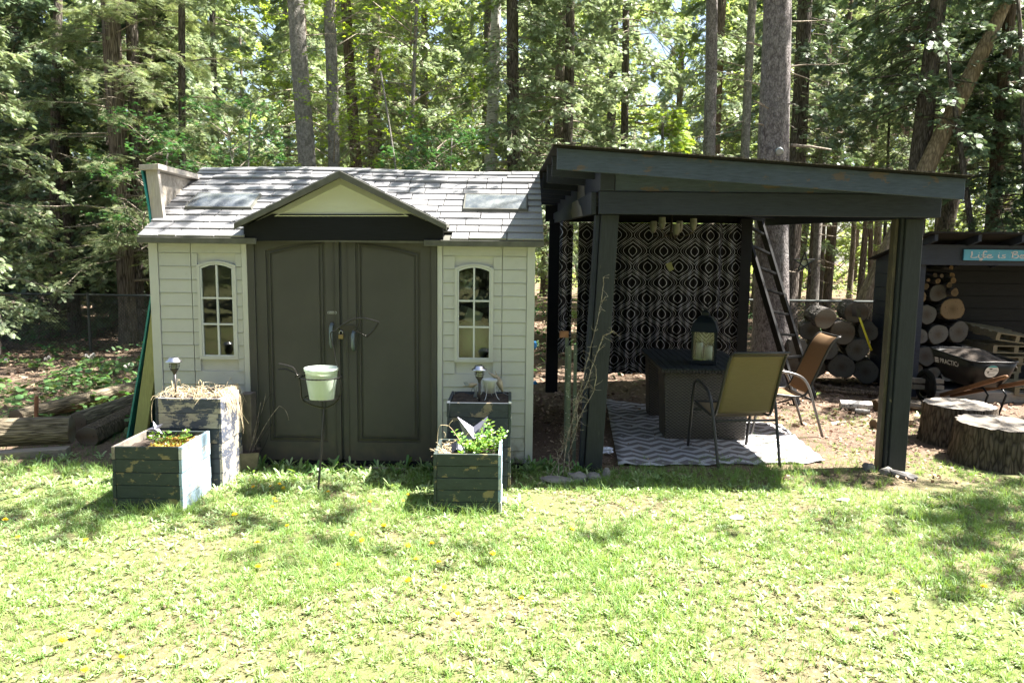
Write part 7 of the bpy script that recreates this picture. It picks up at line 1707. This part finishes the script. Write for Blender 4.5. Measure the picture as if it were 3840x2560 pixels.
sow('far_undergrowth', 'sunlit grass and shrubs far back between the trunks', [round_T(14, 0.5, r)]*1, X, Y, 1.2+1.2*r.rand(1500), 'leaf_far', 0.3)
# dead leaves and bits
lt_ = [np.array([(-.5, -.35, 0), (.5, -.4, .12), (.6, .4, 0), (-.4, .45, .15)], float)]
def litter(name, lab, n, x0, x1, y0, y1, s0, s1, mat='litter_leaf', mask=None, zz=0.006):
    X = r.uniform(x0, x1, n); Y = r.uniform(y0, y1, n)
    k = keep_out(X, Y)
    if mask is not None: k &= mask(X, Y)
    X, Y = X[k], Y[k]; P = np.stack([X, Y, zz+0.012*r.rand(len(X))], 1)
    V, Fx = scatter(lt_[0], np.array([[0, 1, 2, 3]]), P, zmat(len(X), s0+(s1-s0)*r.rand(len(X)), r, 0.4)); o = link(name, np_mesh(name, V, Fx), mat); tag(o, lab, kind='stuff')
litter('leaf_litter', 'brown dead leaves covering the forest floor', 26000, -11, 12, 7.5, 20, 0.025, 0.06, mask=lambda X, Y: (X < -3) | (X > 0.3) | (Y > 8.6))
litter('scattered_leaves', 'dead leaves and bits on the bare ground by the pergola', 5000, 0.2, 5.5, 5.6, 9, 0.012, 0.03, mask=lambda X, Y: ~((X > 0.9) & (X < 2.9) & (Y > 5.95) & (Y < 8.8)))
litter('lawn_debris', 'small dry bits lying in the lawn', 2600, -4.2, 4.2, 2.6, 6, 0.006, 0.018)
litter('rug_debris', 'bits of leaf and needles lying on the rug', 260, 1.0, 2.7, 6.1, 8.5, 0.008, 0.02, zz=0.03)
# dandelions
fl_pts = [(1530, 1855), (1512, 1878), (1062, 1830), (1048, 1815), (1028, 1869), (1035, 1880), (1015, 1825), (950, 1826), (1021, 1902), (1231, 1845), (1385, 1882), (880, 1930), (1077, 1972), (1321, 2003), (1440, 1972), (1530, 2046), (1620, 2038), (1645, 2108), (1531, 2176), (1665, 2200), (1356, 2026), (1268, 2118), (20, 1950), (68, 2017), (321, 2027), (968, 2125), (370, 2365), (455, 2465), (232, 2400), (318, 2510), (1848, 2075), (1955, 2245), (3360, 2220), (2145, 1985), (1560, 2098), (965, 2035), (1715, 2300), (3690, 2200)]
fv = []
rr = np.random.RandomState(3); pt_ = []
for ring_, (n_, l_, z_, w_) in enumerate(((14, 0.0125, 0.004, 0.0022), (11, 0.0095, 0.008, 0.0020), (7, 0.0055, 0.010, 0.0018))):
    V, Fx = [], []
    for i in range(n_):
        a = 2*PI*i/n_+ring_*0.2; dx, dy = math.cos(a), math.sin(a); k_ = len(V); V += [(dx*0.001, dy*0.001, z_-0.003), (dx*l_*0.6-dy*w_, dy*l_*0.6+dx*w_, z_), (dx*l_, dy*l_, z_-0.001), (dx*l_*0.6+dy*w_, dy*l_*0.6-dx*w_, z_)]; Fx.append((k_, k_+1, k_+2, k_+3))
    pt_.append((np.array(V), np.array(Fx)))
V, Fx = merge(pt_); fh_me = np_mesh('flower_head', V, Fx); fh_me.materials.append(MATS['dandelion_yellow'])
st_me = MB().tube([(0, 0, -0.03), (0.001, 0, 0.0)], 0.0012, 5).mesh('stem'); st_me.materials.append(MATS['weed_green'])
LBD = 'yellow dandelion flower growing in the lawn'
for i, (u, v) in enumerate(fl_pts):
    p = G(u, v, 0.03); t = thing('dandelion', LBD, 'flower', tuple(p), 0, 'yellow dandelions in the lawn'); s_ = random.uniform(1.1, 1.5)*(1.0 if v < 1900 else 1.15)
    o = link('flower_head', fh_me, None, t); o.scale = (s_, s_, s_); o.rotation_euler = (random.uniform(0, 0.5), random.uniform(-.3, .3), random.uniform(0, 6)); link('stem', st_me, None, t)
# seed heads at the left
V, Fx = [], []
sd = MB(); rnd = random.Random(2)
for i in range(40):
    a, b = rnd.uniform(0, 6.28), math.acos(rnd.uniform(-0.6, 1)); d = Vector((math.sin(b)*math.cos(a), math.sin(b)*math.sin(a), math.cos(b))); e = d.orthogonal().normalized()*0.012
    sd.add([tuple(d*0.004), tuple(d*0.03+e), tuple(d*0.034), tuple(d*0.03-e)], [(0, 1, 2, 3)])
sd_me = sd.mesh('seed_puff'); sd_me.materials.append(MATS['seed_white'])
ss_me = MB().tube([(0.01, 0, -0.26), (0.004, 0, -0.12), (0, 0, 0.0)], 0.0028, 5).mesh('stem'); ss_me.materials.append(MATS['weed_leaf'])
for (u, v) in ((325, 1334), (345, 1336), (352, 1330), (340, 1342), (172, 1347), (185, 1340), (23, 1350), (487, 1368), (470, 1375), (86, 1412), (235, 1395)):
    p = W(u, v, 10.2); t = thing('dandelion_clock', 'white dandelion seed head on a long stem in the shade left of the shed', 'seed head', tuple(p), 0, 'white dandelion seed heads left of the shed'); t.scale = (0.75, 0.75, 0.9); link('seed_puff', sd_me, None, t); link('stem', ss_me, None, t)
# sedum in the front left planter
rr = np.random.RandomState(8); X = rr.uniform(-2.46, -2.24, 420); Y = rr.uniform(4.89, 5.22, 420); k = rr.rand(420) < np.exp(-((X+2.38)/0.13)**2)+0.1; X, Y = X[k], Y[k]
sow('red_sedum', 'red and yellow sedum in the front left planter', [rosette_T(6, 0.013, 0.004, 1.2, rr) for _ in range(4)], X, Y, 0.8+0.7*rr.rand(len(X)), 'sedum', 0.5, zFL-0.04)
X = np.r_[rr.normal(-2.47, 0.035, 26), rr.normal(-2.30, 0.05, 30)]; Y = rr.uniform(5.0, 5.2, 56)
P = np.stack([X, Y, zFL-0.04+rr.rand(56)*0.07], 1); V, Fx = scatter(*rosette_T(6, 0.016, 0.005, 0.8, rr), P, zmat(56, 0.8+0.6*rr.rand(56), rr, 0.5)); o = link('green_sprigs', np_mesh('green_sprigs', V, Fx), 'vinca_leaf'); tag(o, 'small yellow green sprigs at the back of the front left planter', kind='stuff')
# periwinkle in the front right planter
vp = thing('periwinkle_plant', 'glossy green leafy periwinkle filling the right of the front right planter', 'plant', (-0.2, 5.06, zFR-0.05))
rr = np.random.RandomState(12); wd = MB(); Ps, Ds, Us = [], [], []
for i in range(58):
    s0 = np.array([rr.uniform(-0.13, 0.10), rr.uniform(-0.14, 0.12), 0.0]); a = rr.rand()*6.28; L = rr.uniform(0.07, 0.2); e = s0+np.array([math.cos(a)*L*0.55+0.03, math.sin(a)*L*0.4, L*(0.55+0.6*rr.rand())*(0.65 if s0[0] < -0.02 else 1.15)]); m1 = (s0+e)/2+np.array([0, 0, 0.03])
    Pth = [s0*(1-t)**2+m1*2*t*(1-t)+e*t*t for t in np.linspace(0, 1, 8)]; wd.tube([tuple(q_) for q_ in Pth], 0.0013, 4, cap=False)
    for j in range(2, 8):
        q_ = Pth[j]; b = rr.rand()*6.28
        for s_ in (0, PI):
            d = np.array([math.cos(b+s_), math.sin(b+s_), 0.35+0.2*rr.normal()]); Ps.append(q_); Ds.append(d); Us.append(np.array([0, -0.25, 1])+rr.normal(size=3)*0.3)
P, D, U = np.array(Ps), np.array(Ds), np.array(Us)
TL = (np.array([(0, 0, 0), (.2, .32, .05), (.24, .6, .04), (0, 1, -.08), (-.24, .6, .04), (-.2, .32, .05)], float), np.array([(0, 1, 2, 3), (0, 3, 4, 5)]))
V, Fx = scatter(TL[0], TL[1], P, frames(D, U, 0.024+0.014*rr.rand(len(P)))); o = link('foliage', np_mesh('foliage', V, Fx), 'vinca_leaf', vp); o['kind'] = 'stuff'; wd.build('stems', 'weed_green', vp)
